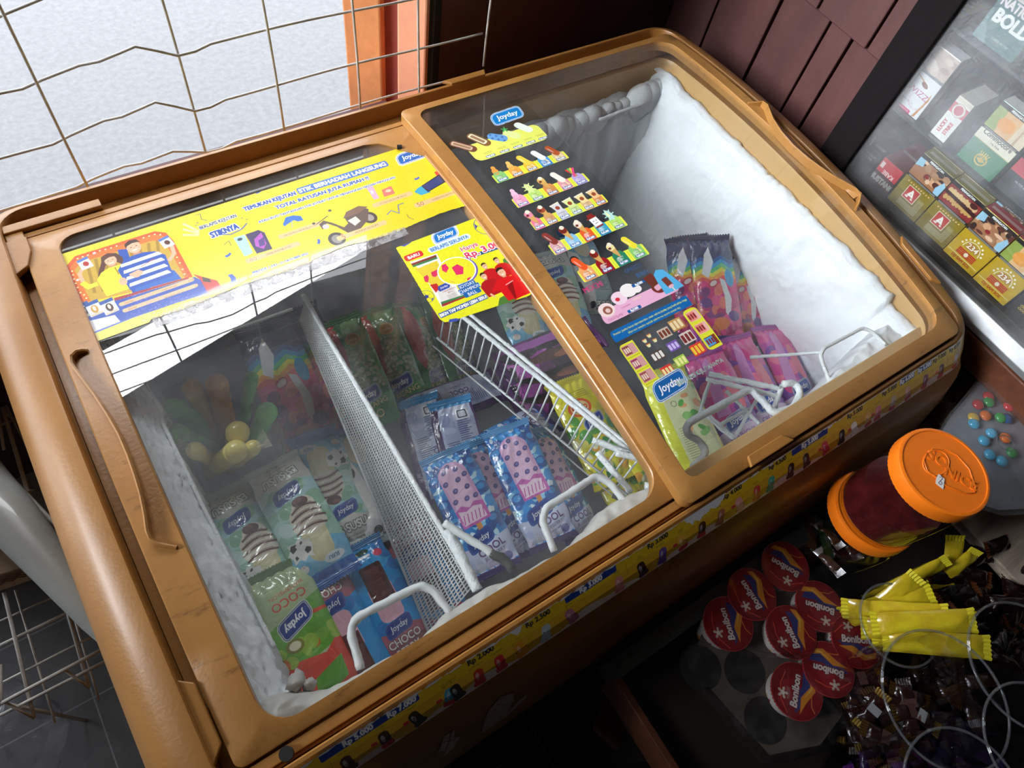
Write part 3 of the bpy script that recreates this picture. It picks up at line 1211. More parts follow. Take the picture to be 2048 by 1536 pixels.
# headline block
for q, st, h, w_, out, col, bold in [((205, 560), 'BERLAPIS KEJUTAN', 5.6, .86, '#f6f3d0', NV, .02),
                                     ((250, 620), 'STIKNYA', 9.5, .80, '#f6f3d0', BL, .03)]:
    x, y = P2(*q)
    c.text(st, x, y - (6 if h > 8 else 3), h, col, 'c', bold + .035, 0, 2, w_ * (.80 if h < 8 else .78), out, .07)
c.line([P2(205, 655), P2(300, 655), P2(380, 615), P2(415, 575)], 1.4, BL)
c.line([P2(40, 515), P2(75, 505), P2(85, 545), P2(125, 552)], .8, '#5a5a60')
for q in [(45, 590), (55, 570), (380, 535), (415, 545)]:
    x, y = P2(*q)
    c.line([(x - 1.3, y), (x + 1.3, y)], .5, NV).line([(x, y - 1.3), (x, y + 1.3)], .5, NV)
for k in range(3):
    a, b_ = P1(1440, 150 + k * 60), P1(1600, 230 + k * 20)
    c.line([a, b_], 3.2, '#f6f0a0')
xa, ya = P2(400, 480); xb, yb = P2(785, 375)
c.fit('TEMUKAN KEJUTAN', xa, xb, ya - 1.0, 6.8, BL, .055, '#f3f3e4', .08)
xa, ya = P2(805, 350); xb, yb = P2(1450, 165)
c.rr(xa - 2, ya - 3.0, xb + 3, ya + 9.0, 3, '#4372bd')
c.fit('STIK BERHADIAH LANGSUNG', xa, xb, ya - .2, 7.0, '#f2f6fb', .06)
xa, ya = P2(635, 470); xb, yb = P2(1325, 270)
c.fit('TOTAL RATUSAN JUTA RUPIAH !!', xa, xb, ya - .3, 6.2, '#2858ac', .055, '#f3f3e4', .08)
xa, ya = P2(505, 570); xb, yb = P2(1515, 260)
c.fit('ATAU IKUTI TANTANGAN STIK JOYDAY UNTUK MENANGKAN HADIAH MINGGUAN', xa, xb, ya - .5, 3.8, '#2858ac', .045, '#f3f3e4', .07)
# prizes
ph = [P2(*q) for q in [(318, 680), (400, 655), (460, 790), (400, 815)]]
c.poly(ph, '#a9d3e4')
c.poly([P2(*q) for q in [(405, 655), (500, 622), (545, 640), (603, 760), (490, 795)]], '#3a2b5a')
c.poly([P2(*q) for q in [(470, 690), (520, 640), (560, 720), (540, 760), (480, 740)]], '#b04fb8')
c.poly([P2(*q) for q in [(500, 700), (540, 670), (550, 730), (510, 745)]], '#4a2f7a')
c.ell(*P2(365, 690), 3, 2.4, '#2b3a4a')


def pill(q, big, txt, w_, hb=6.2, ht=2.6):
    x, y = P2(*q)
    c.rr(x - 3, y - 4.5, x + w_, y + 3, 3, '#e0bf86')
    if big: c.text(big, x + 5.5, y - 3.6, hb, '#b9754a', 'c', .02, 0, 0, 1, '#f4dcb0', .03)
    c.text(txt, x + (w_ + (12 if big else 0)) / 2 - 1, y - 2.0, ht, '#6a4628', 'c', .035, 0, 0, .95)


pill((425, 845), '80', 'SMARTPHONE VIVO', 62)
c.poly([P2(*q) for q in [(680, 580), (700, 530), (755, 515), (810, 520), (830, 550), (790, 560), (760, 550), (720, 575), (690, 595)]], '#2f6cc6')
c.line([P2(745, 550), P2(748, 605)], .7, '#8aa0c0')
pill((665, 668), '', 'RIBUAN MERCHANDISE JOYDAY', 50, 5, 2.2)
x, y = P2(1165, 580)
SK = '#5c4a42'
c.at(x, y, 1, 12)
c.ell(-26, -10, 10, 11, '#3c3634').ell(-26, -10, 6, 7, '#8d8682').ell(26, -6, 9, 10, '#3c3634').ell(26, -6, 5, 6, '#9b938e')
c.poly([(-30, 12), (-20, 18), (-14, 6), (-10, -10), (6, -14), (22, -8), (34, 6), (30, 14), (12, 18), (2, 12), (0, 2), (-8, 0), (-14, 14), (-20, 24), (-28, 22)], SK)
c.poly([(0, 12), (10, 19), (28, 18), (36, 10), (20, 8)], '#7a5a48')
c.poly([(2, 6), (14, 6), (14, -4), (4, -6)], '#e8dcc8')
c.ell(-24, 14, 4, 4, '#c8c4c0').line([(-30, 24), (-12, 27)], 1.2, '#4a403c').ell(-32, 27, 2, 2, '#444444').ell(-4, 33, 2.2, 2, '#555555')
c.at()
pill((1090, 680), '5', 'HONDA SCOOPY', 62, 8, 3)
x, y = P2(1340, 355)
c.poly([P2(*q) for q in [(1290, 315), (1335, 300), (1385, 390), (1345, 400)]], '#e6a8c4').poly([P2(*q) for q in [(1400, 330), (1470, 300), (1500, 355), (1420, 380)]], '#e2796a')
c.ell(*P2(1330, 345), 1.6, 3.4, '#fbe6ee').ell(*P2(1450, 335), 4, 2.4, '#f6c8b0')
pill((1350, 440), '', 'RATUSAN RIBU ES KRIM GRATIS', 52, 5, 2.0)
sw = [P2(*q) for q in [(1690, 300), (1820, 215), (1870, 270), (1740, 345)]]
c.poly([P2(*q) for q in [(1660, 320), (1700, 295), (1760, 345), (1690, 368), (1640, 345)]], '#35a5c8')
c.poly([P2(*q) for q in [(1785, 200), (1830, 185), (1880, 240), (1850, 268), (1820, 250)]], '#d8423a')
c.poly(sw, '#232a44').poly([P2(*q) for q in [(1700, 300), (1815, 228), (1855, 270), (1745, 335)]], '#37477a')
c.text('50', 0, 0, .1, '#ffffff')
pill((1655, 440), '50', 'NINTENDO SWITCH', 66, 7, 2.6)
x, y = P2(665, 865)
c.text('PERIODE: 1 JULI - 31 OKTOBER 2022', x, y - 1, 3.4, BL, 'c', .04, 0, 0, .9, '#f3f3e4', .04)
x, y = P2(1590, 90)
c.joy(x + 6, y, 40, 0, edge='#f0e860')
rng = random.Random(8)
for q in [(280, 805), (310, 975), (500, 345), (940, 705), (1660, 245)]:
    x, y = P2(*q)
    s_ = 2.4 if q != (310, 975) else 4.2
    c.at(x, y, s_, rng.uniform(0, 90)).poly([(-1.6, -.6), (0, -.9), (1.5, -.4), (1.6, .7), (0, .4), (-1.5, .8)], '#3c5ec0').at()
c.line([P2(1440, 510), P2(1470, 480), P2(1530, 500), P2(1520, 440), P2(1560, 425)], 1.4, '#6a7a9a')
c.line([P2(1585, 510), P2(1600, 530), P2(1635, 545)], .8, '#5a5a60')
c.line([P2(250, 730), P2(285, 700), P2(300, 735)], .8, '#7a7a50')
# worn lower edge: the print has come away irregularly
rng = np.random.default_rng(5)
edge = [(0, -2)]
for u in range(0, 470, 3):
    base = 2.2 + 1.6 * math.sin(u * .05) + 1.2 * rng.random()
    if u < 60: base = 0
    if 240 < u < 300: base += 2.0
    edge.append((u, base))
edge += [(470, -2)]
c.poly(edge, '#ffffff', erase=True)
c.noise(.05, 2)
bn = lidsheet('promotion_banner', c, bx0, by0, -.0024, LL)
bn['label'] = 'long yellow promotion banner stuck on the glass'
# crinkled clear tape below the banner
tp = Cv(300, 14, 1, '#c8c4c4')
tape = lidsheet('clear_tape', tp, .055, .414, -.0021, LL, clear_mat('crinkled_tape', (.92, .92, .93), 1.6, .06, fog=.12, fogcol=(.6, .58, .58), fscale=90, flo=.4, fhi=.62, fmax=.5, bump=1.0, bscale=120))

# ---- square poster
qx0, qy0 = .326, .268
c = Cv(130, 134, .4)
P3 = zm(lid_px(qx0, qy0, -.0025), 780, 420, 6.4)
cor = [P3(*q) for q in [(70, 470), (1150, 85), (1240, 85), (1900, 1010), (1800, 1080), (720, 1450), (640, 1400)]]
c.poly([P3(*q) for q in [(85, 470), (120, 420), (240, 350), (1080, 85), (1240, 85), (1560, 500), (1860, 960), (1850, 1040), (1780, 1100), (800, 1420), (700, 1440), (620, 1390), (440, 1100), (80, 500)]], '#e3e12a')
c.poly([P3(*q) for q in [(90, 460), (140, 390), (230, 380), (270, 420), (190, 470)]], '#3b50a8')
c.poly([P3(*q) for q in [(750, 1440), (760, 1400), (850, 1385), (900, 1400), (860, 1425)]], '#3b50a8')


def ball(c, x, y, r, col='#2b3c8c', bgc='#e3e12a'):
    c.ell(x, y, r, r, col).ell(x, y, r * .94, r * .94, bgc)
    for k in range(5):
        a = R_(90 + 72 * k)
        c.line([(x + r * .3 * math.cos(a), y + r * .3 * math.sin(a)), (x + r * .68 * math.cos(a), y + r * .68 * math.sin(a))], r * .05, col)
        b_, d_ = R_(90 + 72 * k - 20), R_(90 + 72 * k + 20)
        c.poly([(x + r * .68 * math.cos(a), y + r * .68 * math.sin(a)), (x + r * .95 * math.cos(b_), y + r * .95 * math.sin(b_)), (x + r * .95 * math.cos(d_), y + r * .95 * math.sin(d_))], col if k % 2 else bgc)
    c.poly([(x + r * .32 * math.cos(R_(90 + 72 * k)), y + r * .32 * math.sin(R_(90 + 72 * k))) for k in range(5)], col)


ball(c, *P3(1220, 200), 15)
ball(c, *P3(470, 1110), 9)
x, y = P3(705, 320)
c.joy(x, y, 31, 0, bg='#1a74c4', rim='#ffffff', edge='#d8ecf8')
x, y = P3(760, 425)
c.rr(x - 29, y - 4.5, x + 29, y + 4, 4, '#d8ecf8')
c.fit('BERLAPIS SERUNYA', x - 26, x + 26, y - 3, 5.6, '#2475b8', .035)
x, y = P3(1010, 470)
c.text('Hanya', x, y - 3.4, 6.8, '#d63a6c', 'c', .03, 0, 0, 1.0, '#ffffff', .05)
x, y = P3(1200, 500)
c.poly([P3(*q) for q in [(980, 640), (1490, 470), (1430, 440), (1000, 590)]], '#1d4a86')
c.fit('Rp. 3.000', P3(945, 560)[0], P3(1450, 420)[0] + 1, y - 4.6, 9.4, '#d82f60', .05, '#ffffff', .06)
x, y = P3(305, 590)
c.rr(x - 12, y - 4.5, x + 12, y + 4.5, 3, '#d8292c').text('BARU', x, y - 2.2, 4.6, '#ffffff', 'c', .03)
pkx = [P3(*q) for q in [(270, 680), (590, 575), (990, 1100), (670, 1240)]]
c.poly([P3(*q) for q in [(255, 670), (600, 560), (660, 680), (900, 1060), (1000, 1100), (670, 1245), (640, 1200), (400, 770)]], '#f2f2ec')
c.poly([P3(*q) for q in [(270, 690), (590, 575), (600, 600), (285, 712)]], '#8a2a28').poly([P3(*q) for q in [(285, 712), (600, 600), (612, 625), (300, 735)]], '#3a7a48')
c.poly([P3(*q) for q in [(330, 760), (600, 650), (780, 960), (600, 1040)]], '#e0c83a')
c.poly([P3(*q) for q in [(430, 860), (480, 830), (500, 870), (490, 930), (450, 920)]], '#d8325e').poly([P3(*q) for q in [(525, 800), (600, 765), (630, 820), (580, 860), (540, 850)]], '#d8325e')
c.poly([P3(*q) for q in [(510, 960), (600, 940), (640, 1010), (590, 1060)]], '#c22a28')
c.poly([P3(*q) for q in [(600, 1040), (780, 960), (900, 1100), (660, 1190)]], '#dcd8d2')
c.poly([P3(*q) for q in [(650, 1180), (970, 1075), (985, 1095), (660, 1210)]], '#3a7a48').poly([P3(*q) for q in [(660, 1210), (985, 1095), (990, 1110), (670, 1240)]], '#a02a2c')
x, y = P3(690, 985)
c.joy(x, y, 14, 0, bg='#27449c', rim='#4a62b0')
c.text('CHAMPION', x + 3.5, y - 7.2, 2.4, '#a03038', 'c', .01).text('BALL', x + 4, y - 10.4, 2.4, '#a03038', 'c', .01)
for k in range(5): c.rect(x - 3, y - 13 - k * 1.2, x + 8, y - 12.5 - k * 1.2, '#b8aca4')
x, y = P3(855, 780)
c.line([(x + 6, y - 14), (x + 9, y - 34)], 4.5, '#f4f2ea').line([(x + 6, y - 14), (x + 9, y - 34)], 3, '#c8a070')
c.ell(x + 2, y - 1, 24, 20.5, '#6a56b0').ell(x, y, 24, 20.5, '#f4f2ea').ell(x, y, 22.4, 19, '#e6e02c')
c.poly([P3(*q) for q in [(790, 740), (860, 695), (940, 735), (940, 820), (850, 835)]], '#dd2e62')
c.poly([P3(*q) for q in [(660, 710), (710, 690), (755, 745), (720, 805), (668, 775)]], '#dd2e62')
c.poly([P3(*q) for q in [(985, 880), (1040, 850), (1020, 890), (990, 905)]], '#dd2e62').poly([P3(*q) for q in [(760, 910), (830, 925), (800, 925)]], '#dd2e62').poly([P3(*q) for q in [(990, 700), (1010, 725), (1000, 720)]], '#dd2e62')
x, y = P3(1020, 1010)
for k, st in enumerate(['JOYDAY', 'CHAMPION', 'BALL']):
    yy = y + 4.5 - k * 6.4
    c.rr(x - 11 - (k == 1) * 3, yy - 1.3, x + 11 + (k == 1) * 3, yy + 6, 1.5, '#1b62a6')
    c.text(st, x, yy, 4.6, '#ffffff', 'c', .02, 0, 0, .86)
xa, ya = P3(655, 1370); xb, yb = P3(1250, 1130)
c.rr(xa - 1, ya - 1.5, xb + 1, ya + 5.5, .8, '#1b4f92')
c.fit('BIKIN TIAP MOMEN LEBIH SERU!', xa, xb, ya - .1, 4.4, '#ffffff', .035)
# team in red
RD = '#c41f22'
c.poly([P3(*q) for q in [(1440, 640), (1500, 590), (1580, 575), (1640, 600), (1700, 700), (1840, 960), (1500, 800)]], '#3f7a3a')
c.poly([P3(*q) for q in [(1380, 1230), (1400, 1130), (1500, 1070), (1620, 1130), (1620, 1150)]], '#4f7a34')
for q, s_, sh in [((1210, 720), 9, RD), ((1365, 650), 9, RD), ((1575, 690), 9.5, '#d0262a'), ((1200, 850), 10, '#b01c20')]:
    x, y = P3(*q)
    person_bust(c, x, y, s_, sh, '#3a241c')
x, y = P3(1425, 800)
person_bust(c, x, y, 13.5, '#d4191e', '#2c1c18')
c.poly([P3(*q) for q in [(1500, 850), (1760, 810), (1850, 930), (1850, 1040), (1700, 1100), (1600, 1150), (1480, 1000), (1300, 1060), (1360, 900)]], '#d4191e')
c.poly([P3(*q) for q in [(1560, 900), (1620, 1120), (1600, 1140), (1500, 980)]], '#8e1216')
c.line([P3(1680, 905), P3(1760, 915)], 2.6, SKIN)
c.line([P3(1290, 1080), P3(1340, 1110)], 2.6, SKIN)
c.poly([P3(*q) for q in [(1640, 810), (1690, 820), (1680, 860), (1640, 850)]], '#3350a8')
c.line([P3(1480, 960), P3(1570, 905)], .9, '#f0c8c0')
# outside of the rounded outline stays clear
c.noise(.05, 7)
po = lidsheet('square_poster', c, qx0, qy0, -.0022, LL)
po['label'] = 'square yellow poster with a ball ice cream and five footballers in red'

# ---- price list film on the right lid
mx0, my0 = .470, .0
c = Cv(152, 590, .4)
G = lid_px(mx0, my0, DR - .0025)
A = zm(G, 900, 200, 3.84)
B_ = zm(G, 1100, 450, 3.072)


def ux(p): return p[0]


x, y = A(437, 122)
c.joy(x, y, 47, 0, bg='#1483cc', rim='#e8f4fc')
x, y = A(410, 182)
c.text('LEZAT', x, y - 1.5, 2.6, '#2c8fd4', 'c', .03, 0, 0, 1.6)


def price(x, y, st, w_=17):
    c.rr(x - w_ / 2, y - 2.1, x + w_ / 2, y + 2.3, 1.2, '#145a9e')
    c.text(st, x, y - 1.3, 3.1, '#ffffff', 'c', .055, 0, 0, .82)


# top row on a wide yellow cloud
l, r = 14, 134
yt, yb = A(760, 190)[1], A(200, 470)[1]
yb = 466
c.rr(18, 474, 133, 509, (10, 10, 10, 6), '#eaf06e')
for i, (xx, yy, w_, h_, rot, col, inner_) in enumerate([(17, 512, 10, 30, 40, '#7a4a38', '#d8c0a8'), (43, 515, 11, 28, 28, '#8a6038', '#eef0d0'), (68, 508, 11, 22, 50, '#6fa6dc', None), (89, 505, 10, 20, 40, '#e6f2a0', None), (112, 511, 10, 22, 30, '#eef6ea', None)]):
    c.at(xx, yy - 2, 1.28, rot).rr(-w_ / 2, -h_ / 2, w_ / 2, h_ / 2, w_ / 2 - .1, col)
    if inner_: c.rr(-w_ / 2 + 2, -h_ / 2 + 5, w_ / 2 - 2, h_ / 2 - 2, 2, inner_).rr(-w_ / 2 + 3.5, -h_ / 2 + 7, w_ / 2 - 3.5, h_ / 2 - 4, 1, '#a07a58')
    elif col == '#6fa6dc':
        for k in range(6): c.ell(-3 + (k % 2) * 5, -8 + k * 3.2, 1.3, 1.3, '#3b62b4')
    c.at()
c.at(86, 516, 1, 0)
for a in range(5): c.ell(3 * math.cos(a * 1.25), 3 * math.sin(a * 1.25), 3, 1.2, '#4ab860', a * 72)
c.at()
for i, (xx, p_) in enumerate([(40, 'Rp5.000'), (62, 'Rp5.000'), (83, 'Rp3.000'), (104, 'Rp5.000'), (124, 'Rp5.000')]):
    c.rect(xx - 7, 486, xx + 7, 486.6, '#b0b048').rect(xx - 6, 484, xx + 6, 484.6, '#b0b048')
    price(xx, 478, p_, 14)
rows = [
    (430, 24, [('#f0a04a', '#8cc878', 'Rp2.000', 'c'), ('#f2c06a', '#f2a848', 'Rp2.000', 'c'), ('#f4d24a', '#f4c23a', 'Rp2.500', 's'), ('#f4f8fa', '#4a9ad4', 'Rp2.500', 's'), ('#b4562e', '#e0c890', 'Rp3.000', 's')]),
    (382, 26, [('#f2bcd4', '#f0a0c0', 'Rp3.000', 'c'), ('#d8ec9a', '#b8dc70', 'Rp3.000', 'b'), ('#e0b868', '#d89050', 'Rp3.000', 'k'), ('#f4ece0', '#e89ca0', 'Rp4.000', 's'), ('#e84a50', '#b8a8dc', 'Rp4.000', 'r')]),
    (341, 24, [('#e890a8', '#ee7c9c', 'Rp5.000', 'k'), ('#a05038', '#d8a070', 'Rp5.000', 'k'), ('#d8d8dc', '#c8c8d4', 'Rp5.000', 'u'), ('#dce89a', '#c4dc8a', 'Rp5.000', 'u'), ('#f0dca0', '#e0b884', 'Rp5.000', 'u'), ('#f0c890', '#e89a5c', 'Rp5.000', 'u')]),
    (298, 27, [('#8c3c34', '#d8a4ac', 'Rp4.500', 's'), ('#7a2c24', '#8cc4e8', 'Rp5.000', 'k'), ('#e8dcc8', '#e8602c', 'Rp5.000', 'k'), ('#fafafa', '#38a0c0', 'Rp5.000', 'h'), ('#b8e4dc', '#b4e06c', 'Rp6.000', 'b')]),
    (249, 28, [('#ee5a28', '#f0a868', 'Rp6.000', 's'), ('#8a2420', '#9c1c22', 'Rp7.000', 'k'), ('#e8e0a0', '#2c8460', 'Rp7.500', 'k'), ('#f2e03a', '#8cd070', 'Rp8.000', 's')]),
]
rg = random.Random(11)
for (yb, hh, items) in rows:
    xs0, xs1 = 19, 134
    if len(items) == 4: xs0, xs1 = 29, 132
    w_ = (xs1 - xs0) / len(items)
    c.rr(xs0 + 1, yb - 1, xs1, yb + hh * .62, 2, '#e8ee4a')
    for i, (top_, body, pr_, kind) in enumerate(items):
        cx = xs0 + w_ * (i + .5)
        bw = w_ * .74 / 2
        c.poly([(cx - bw, yb - 1), (cx + bw, yb - 1), (cx + bw, yb + hh * .55), (cx + bw * .6, yb + hh * .75), (cx - bw * .6, yb + hh * .75), (cx - bw, yb + hh * .55)], body)
        c.ell(cx - bw * .3, yb + hh * .3, bw * .4, hh * .14, '#ffffff', al=.35)
        tx, ty = cx - 1.5, yb + hh * .88
        if kind == 's':
            c.at(tx, ty, 1.22, 22).rr(-4, -9, 4, 10, 3.9, top_).rr(-1.0, -15, 1.0, -9, .5, '#f0dcb8').ell(-1.5, 2, .8, 5, '#ffffff', 0, .35).at()
        elif kind == 'k':
            c.at(tx, ty, 1.22, 12).poly([(-4.4, 2), (4.4, 2), (.6, -11), (-.6, -11)], '#d8a860').ell(0, 4, 4.8, 4.6, top_).ell(1.5, 7, 2.8, 2.6, '#f2e6d0').ell(-1.8, 3, 1.8, 1.4, '#6a2a1c').at()
        elif kind == 'u':
            c.at(tx + 1, ty - 2, 1.2, 8).poly([(-6, 6), (6, 6), (4, -6), (-4, -6)], top_).rect(-6.4, 5, 6.4, 7, '#f0e8d0').ell(0, 0, 2.6, 2.6, '#a04a30').at()
        elif kind == 'h':
            c.at(tx, ty, 1.22, 6).rr(-5, -8, 5, 6, 2, top_).ell(-1.8, 0, .6, .7, '#222222').ell(1.8, 0, .6, .7, '#222222').rect(-2, -3.6, 2, -3, '#222222').rect(-7, 4, 6, 6, '#8c2a24').rr(-4.4, 5, 4, 10, 1, '#8c2a24').rect(-5, -9, 5, -7, '#8c2a24').at()
        elif kind == 'b':
            c.at(tx, ty, 1.22, 10)
            for k in range(8): c.ell(5 * math.cos(k * .8), 6 * math.sin(k * .8), 2.6, .9, top_, k * 46)
            c.ell(0, 0, 4, 7, top_).ell(-1, 1, 1.2, 4, '#f4f6b0').at()
        elif kind == 'r':
            for k, q in enumerate(['#e8383c', '#58b85c', '#f0c83a', '#e04a88']):
                c.at(tx, ty - 4, 1.2, 28 - k * 18).rr(-1.5, -4, 1.5, 11, 1.4, q).at()
        else:
            c.ell(tx, ty - 2, 4.8, 6, top_).ell(tx + .5, ty + 4.5, 3.4, 4.2, top_).poly([(tx - 5, ty - 6), (tx + 5, ty - 5), (tx + 4, ty - 3.4), (tx - 5, ty - 4)], '#6cbf8c' if top_ == '#f0a04a' else body)
        nm = {'Rp2.000': 'CHOCO', 'Rp2.500': 'MILKY', 'Rp3.000': 'SWEET'}.get(pr_, 'CRUNCHY')
        c.text(nm, cx, yb + hh * .38, 1.7, '#5a3a2a' if body not in ('#e8602c', '#9c1c22', '#2c8460', '#38a0c0') else '#ffffff', 'c', .01, 0, 0, .8)
        c.text('MELON' if i % 2 else 'COKLAT', cx, yb + hh * .27, 1.5, '#5a3a2a' if body not in ('#e8602c', '#9c1c22', '#2c8460', '#38a0c0') else '#ffffff', 'c', .01, 0, 0, .8)
        price(cx, yb + 3, pr_, min(14, w_ * .72))
        if i < len(items) - 1:
            for k in range(8): c.rect(cx + w_ / 2 - .2, yb + k * 1.9, cx + w_ / 2 + .2, yb + k * 1.9 + 1.1, '#6a6a20')
# mochi and choco berry
x, y = B_(275, 395)
c.text('MOCHI', x, y, 8, '#d83a78', 'c', .04, 0, 0, .78)
c.text('ICE CREAM', x + 1, y - 5, 3, '#e05a90', 'c', .02, 0, 0, .9)
c.rr(20, 188, 134, 206, (4, 4, 4, 9), '#edb4d4')
c.ell(32, 205, 11, 9.5, '#f4dcd8').ell(33, 204, 6.2, 5.6, '#9a5a4a').ell(33, 203.5, 3.2, 3, '#e8c8c0')
c.ell(56, 212, 11, 9, '#f6d8e6').ell(53, 211, 3.2, 2.6, '#d83040').ell(73, 216, 11.5, 9.5, '#f6f0ee').ell(84, 213, 7, 5.5, '#f6f0ee')
c.text('CHOCOLATE', 36, 190.5, 3.4, '#b03a62', 'c', .0, .1, 0, .75).text('STRAWBERRY', 57, 198, 2.2, '#c83a72', 'c', .0, .1, 0, .8).text('VANILLA', 76, 201, 3, '#f4efb0', 'c', 0, .1, 0, .8)
price(64, 191, 'Rp3.000', 20)
x, y = B_(515, 275)
c.text('CHOCO', x, y, 6.2, '#2a6fb8', 'c', .03, .1, 0, .82)
x, y = B_(575, 305)
c.text('BERRY', x, y - 1, 6.2, '#2a6fb8', 'c', .03, .1, 0, .82)
price(*B_(545, 360), 'Rp2.000', 21)
x, y = B_(640, 355)
c.ell(x + 2, y - 7, 11, 9, '#7a2e24')
c.at(x, y, 1, 10).rr(-8, -9, 7, 13, 2, '#6e3428').rr(-6, -11, 7, -4, 2, '#e8b0c4').at()
x, y = B_(710, 345)
c.poly([(x - 11, y + 2), (x - 9, y + 14), (x - 2, y + 19), (x + 7, y + 16), (x + 12, y + 4), (x + 18, y - 16), (x - 12, y - 16)], '#58b4e4')
c.at(x + 1, y - 2, 1, 8).rr(-4.5, -7, 4.5, 7, 1.5, '#7a3a30').rr(-4, -9, 4, -5, 1.5, '#ecb4c8').rr(-1, -14, 1, -9, .6, '#e8e0d0').at()
# blue note strip
c.rr(16, 164, 136, 179, (1, 1, 1, 5), '#1668ae')
c.fit('Freezer Joyday hanya diperuntukkan untuk eskrim Joyday yang berkualitas tinggi', 20, 133, 172.6, 2.8, '#e8f04a', .02)
c.fit('(Ayo atur tampilan terbaik eskrim-mu seperti contoh ini)', 38, 118, 167, 2.8, '#e8f04a', .02)
# little picture of a tidy freezer
c.rr(15, 102, 37, 159, (1, 1, 1, 6), '#e8e63a').rr(115, 104, 137, 162, (6, 1, 6, 6), '#e8e63a')
for k, (yy, cc) in enumerate([(143, '#8a3a34'), (125, '#9c2a5c'), (107, '#a04448')]):
    c.rect(17, yy, 35, yy + 13, '#d8a0a0').rect(18, yy + 1, 27, yy + 12, cc)
    for j in range(3): c.rr(18.8 + j * 2.8, yy + 3, 20.8 + j * 2.8, yy + 10, .9, '#f0d8c8')
    c.rect(17, yy - 2.6, 35, yy - 2.2, '#4a4a20')
for k, (yy, cc) in enumerate([(145, '#e85a48'), (127, '#e04a5a'), (108, '#48a8dc')]):
    c.rect(118, yy, 135, yy + 13, '#f0b8b0' if k < 2 else '#8a3a2a').rect(118, yy + 1, 130, yy + 12, cc if k == 2 else '#f08a80')
    for j in range(3): c.rr(119 + j * 4, yy + 3, 121.6 + j * 4, yy + 10, .9, '#8a2a2a')
for (a, bb) in [((44, 140), 16), ((66, 144), 14), ((88, 146), 18)]:
    pass
for (xx, yy, w_, h_, cc, c2) in [(70, 142, 17, 13, '#c8b8a8', '#7a3a2a'), (90, 144, 19, 15, '#c89858', '#f0dcb0'), (92, 124, 19, 15, '#d8c8c0', '#7a2a2a'), (70, 124, 16, 12, '#7a58b0', '#d8c8f0'), (94, 106, 18, 15, '#e84038', '#f6d040'), (66, 104, 17, 13, '#a8cc4a', '#f2f0a0'), (44, 100, 16, 14, '#e03a34', '#f4e4a0'), (44, 122, 18, 13, '#5a4a44', '#f0ece6')]:
    c.rect(xx, yy, xx + w_, yy + h_, cc)
    for j in range(3): c.rr(xx + 1.2 + j * w_ / 3.2, yy + 2, xx + 1 + j * w_ / 3.2 + w_ / 4.4, yy + h_ - 2.5, 1, c2)
for (xx, yy) in [(46, 148), (55, 151), (47, 141), (58, 143)]:
    c.poly([(xx, yy + 5), (xx + 7, yy + 5), (xx + 5.5, yy), (xx + 1.5, yy)], '#f0e8b0').rect(xx, yy + 4, xx + 7, yy + 5.4, '#d87a3a')
for yy in (139, 121): 
    for j in range(9): c.rect(40 + j * 8, yy, 43.5 + j * 8, yy + .4, '#303030')
x, y = B_(735, 985)
c.joy(x, y, 44, 0, bg='#1a62a8', rim='#dfeaf2')
x, y = B_(915, 890)
c.text('BERLAPIS KEJUTANNYA', x, y - 5, 5.4, '#17604c', 'c', .02, 0, 0, .92, '#e6f2ea', .05)
c.text('PRODUKSI LEZAT 2022', x + 4, y - 11, 2.4, '#4a4a52', 'c', 0, 0, 0, .9).text('BERBAGI CERIA JOYDAY', x + 4, y - 15, 2.4, '#4a4a52', 'c', 0, 0, 0, .9)
ml = lidsheet('price_list', c, mx0, my0, DR - .0022, RL)
ml['label'] = 'clear film printed with rows of ice creams and rupiah prices'
fl = Cv(132, 560, 4, '#ffffff')
lidsheet('clear_film', fl, .484, .018, DR - .0026, RL, M['film'])


# ---- price strip along the front slope
def front_pt(s_):
    """point on the front profile at arc length s_ (m) from the ridge"""
    acc = 0
    for (a, b_) in zip(FRONT[1:-1], FRONT[2:]):
        d = math.dist(a, b_)
        if acc + d >= s_:
            t = (s_ - acc) / d
            return (a[0] + (b_[0] - a[0]) * t, a[1] + (b_[1] - a[1]) * t)
        acc += d
    return FRONT[-1]


FS = np.linspace(0, .14, 141)
FY = np.array([front_pt(s_)[0] for s_ in FS])
FZ_ = np.array([front_pt(s_)[1] for s_ in FS])
sx0, sL, sTop, sBot = .0, 955, .0055, .0445
SH = (sBot - sTop) * 1000
c = Cv(sL, SH, .42)


def SX(px, py):
    """x of a strip feature seen at this pixel (about 12 mm down the slope)"""
    z, y = -.012, -.048
    d = ray(px, py)
    best = None
    for s_ in np.linspace(.004, .05, 24):
        yy, zz = front_pt(s_)
        p = CAM + d * (zz - CAM[2]) / d[2]
        e = abs(p[1] - yy)
        if best is None or e < best[0]: best = (e, p[0], s_)
    return best[1] * 1000 - sx0 * 1000, (sBot - best[2]) * 1000


c.rr(0, 0, sL - 3, SH, (1, 6, 6, 1), '#d8a828')
c.rect(0, SH * .62, sL - 6, SH, '#e2bc22')
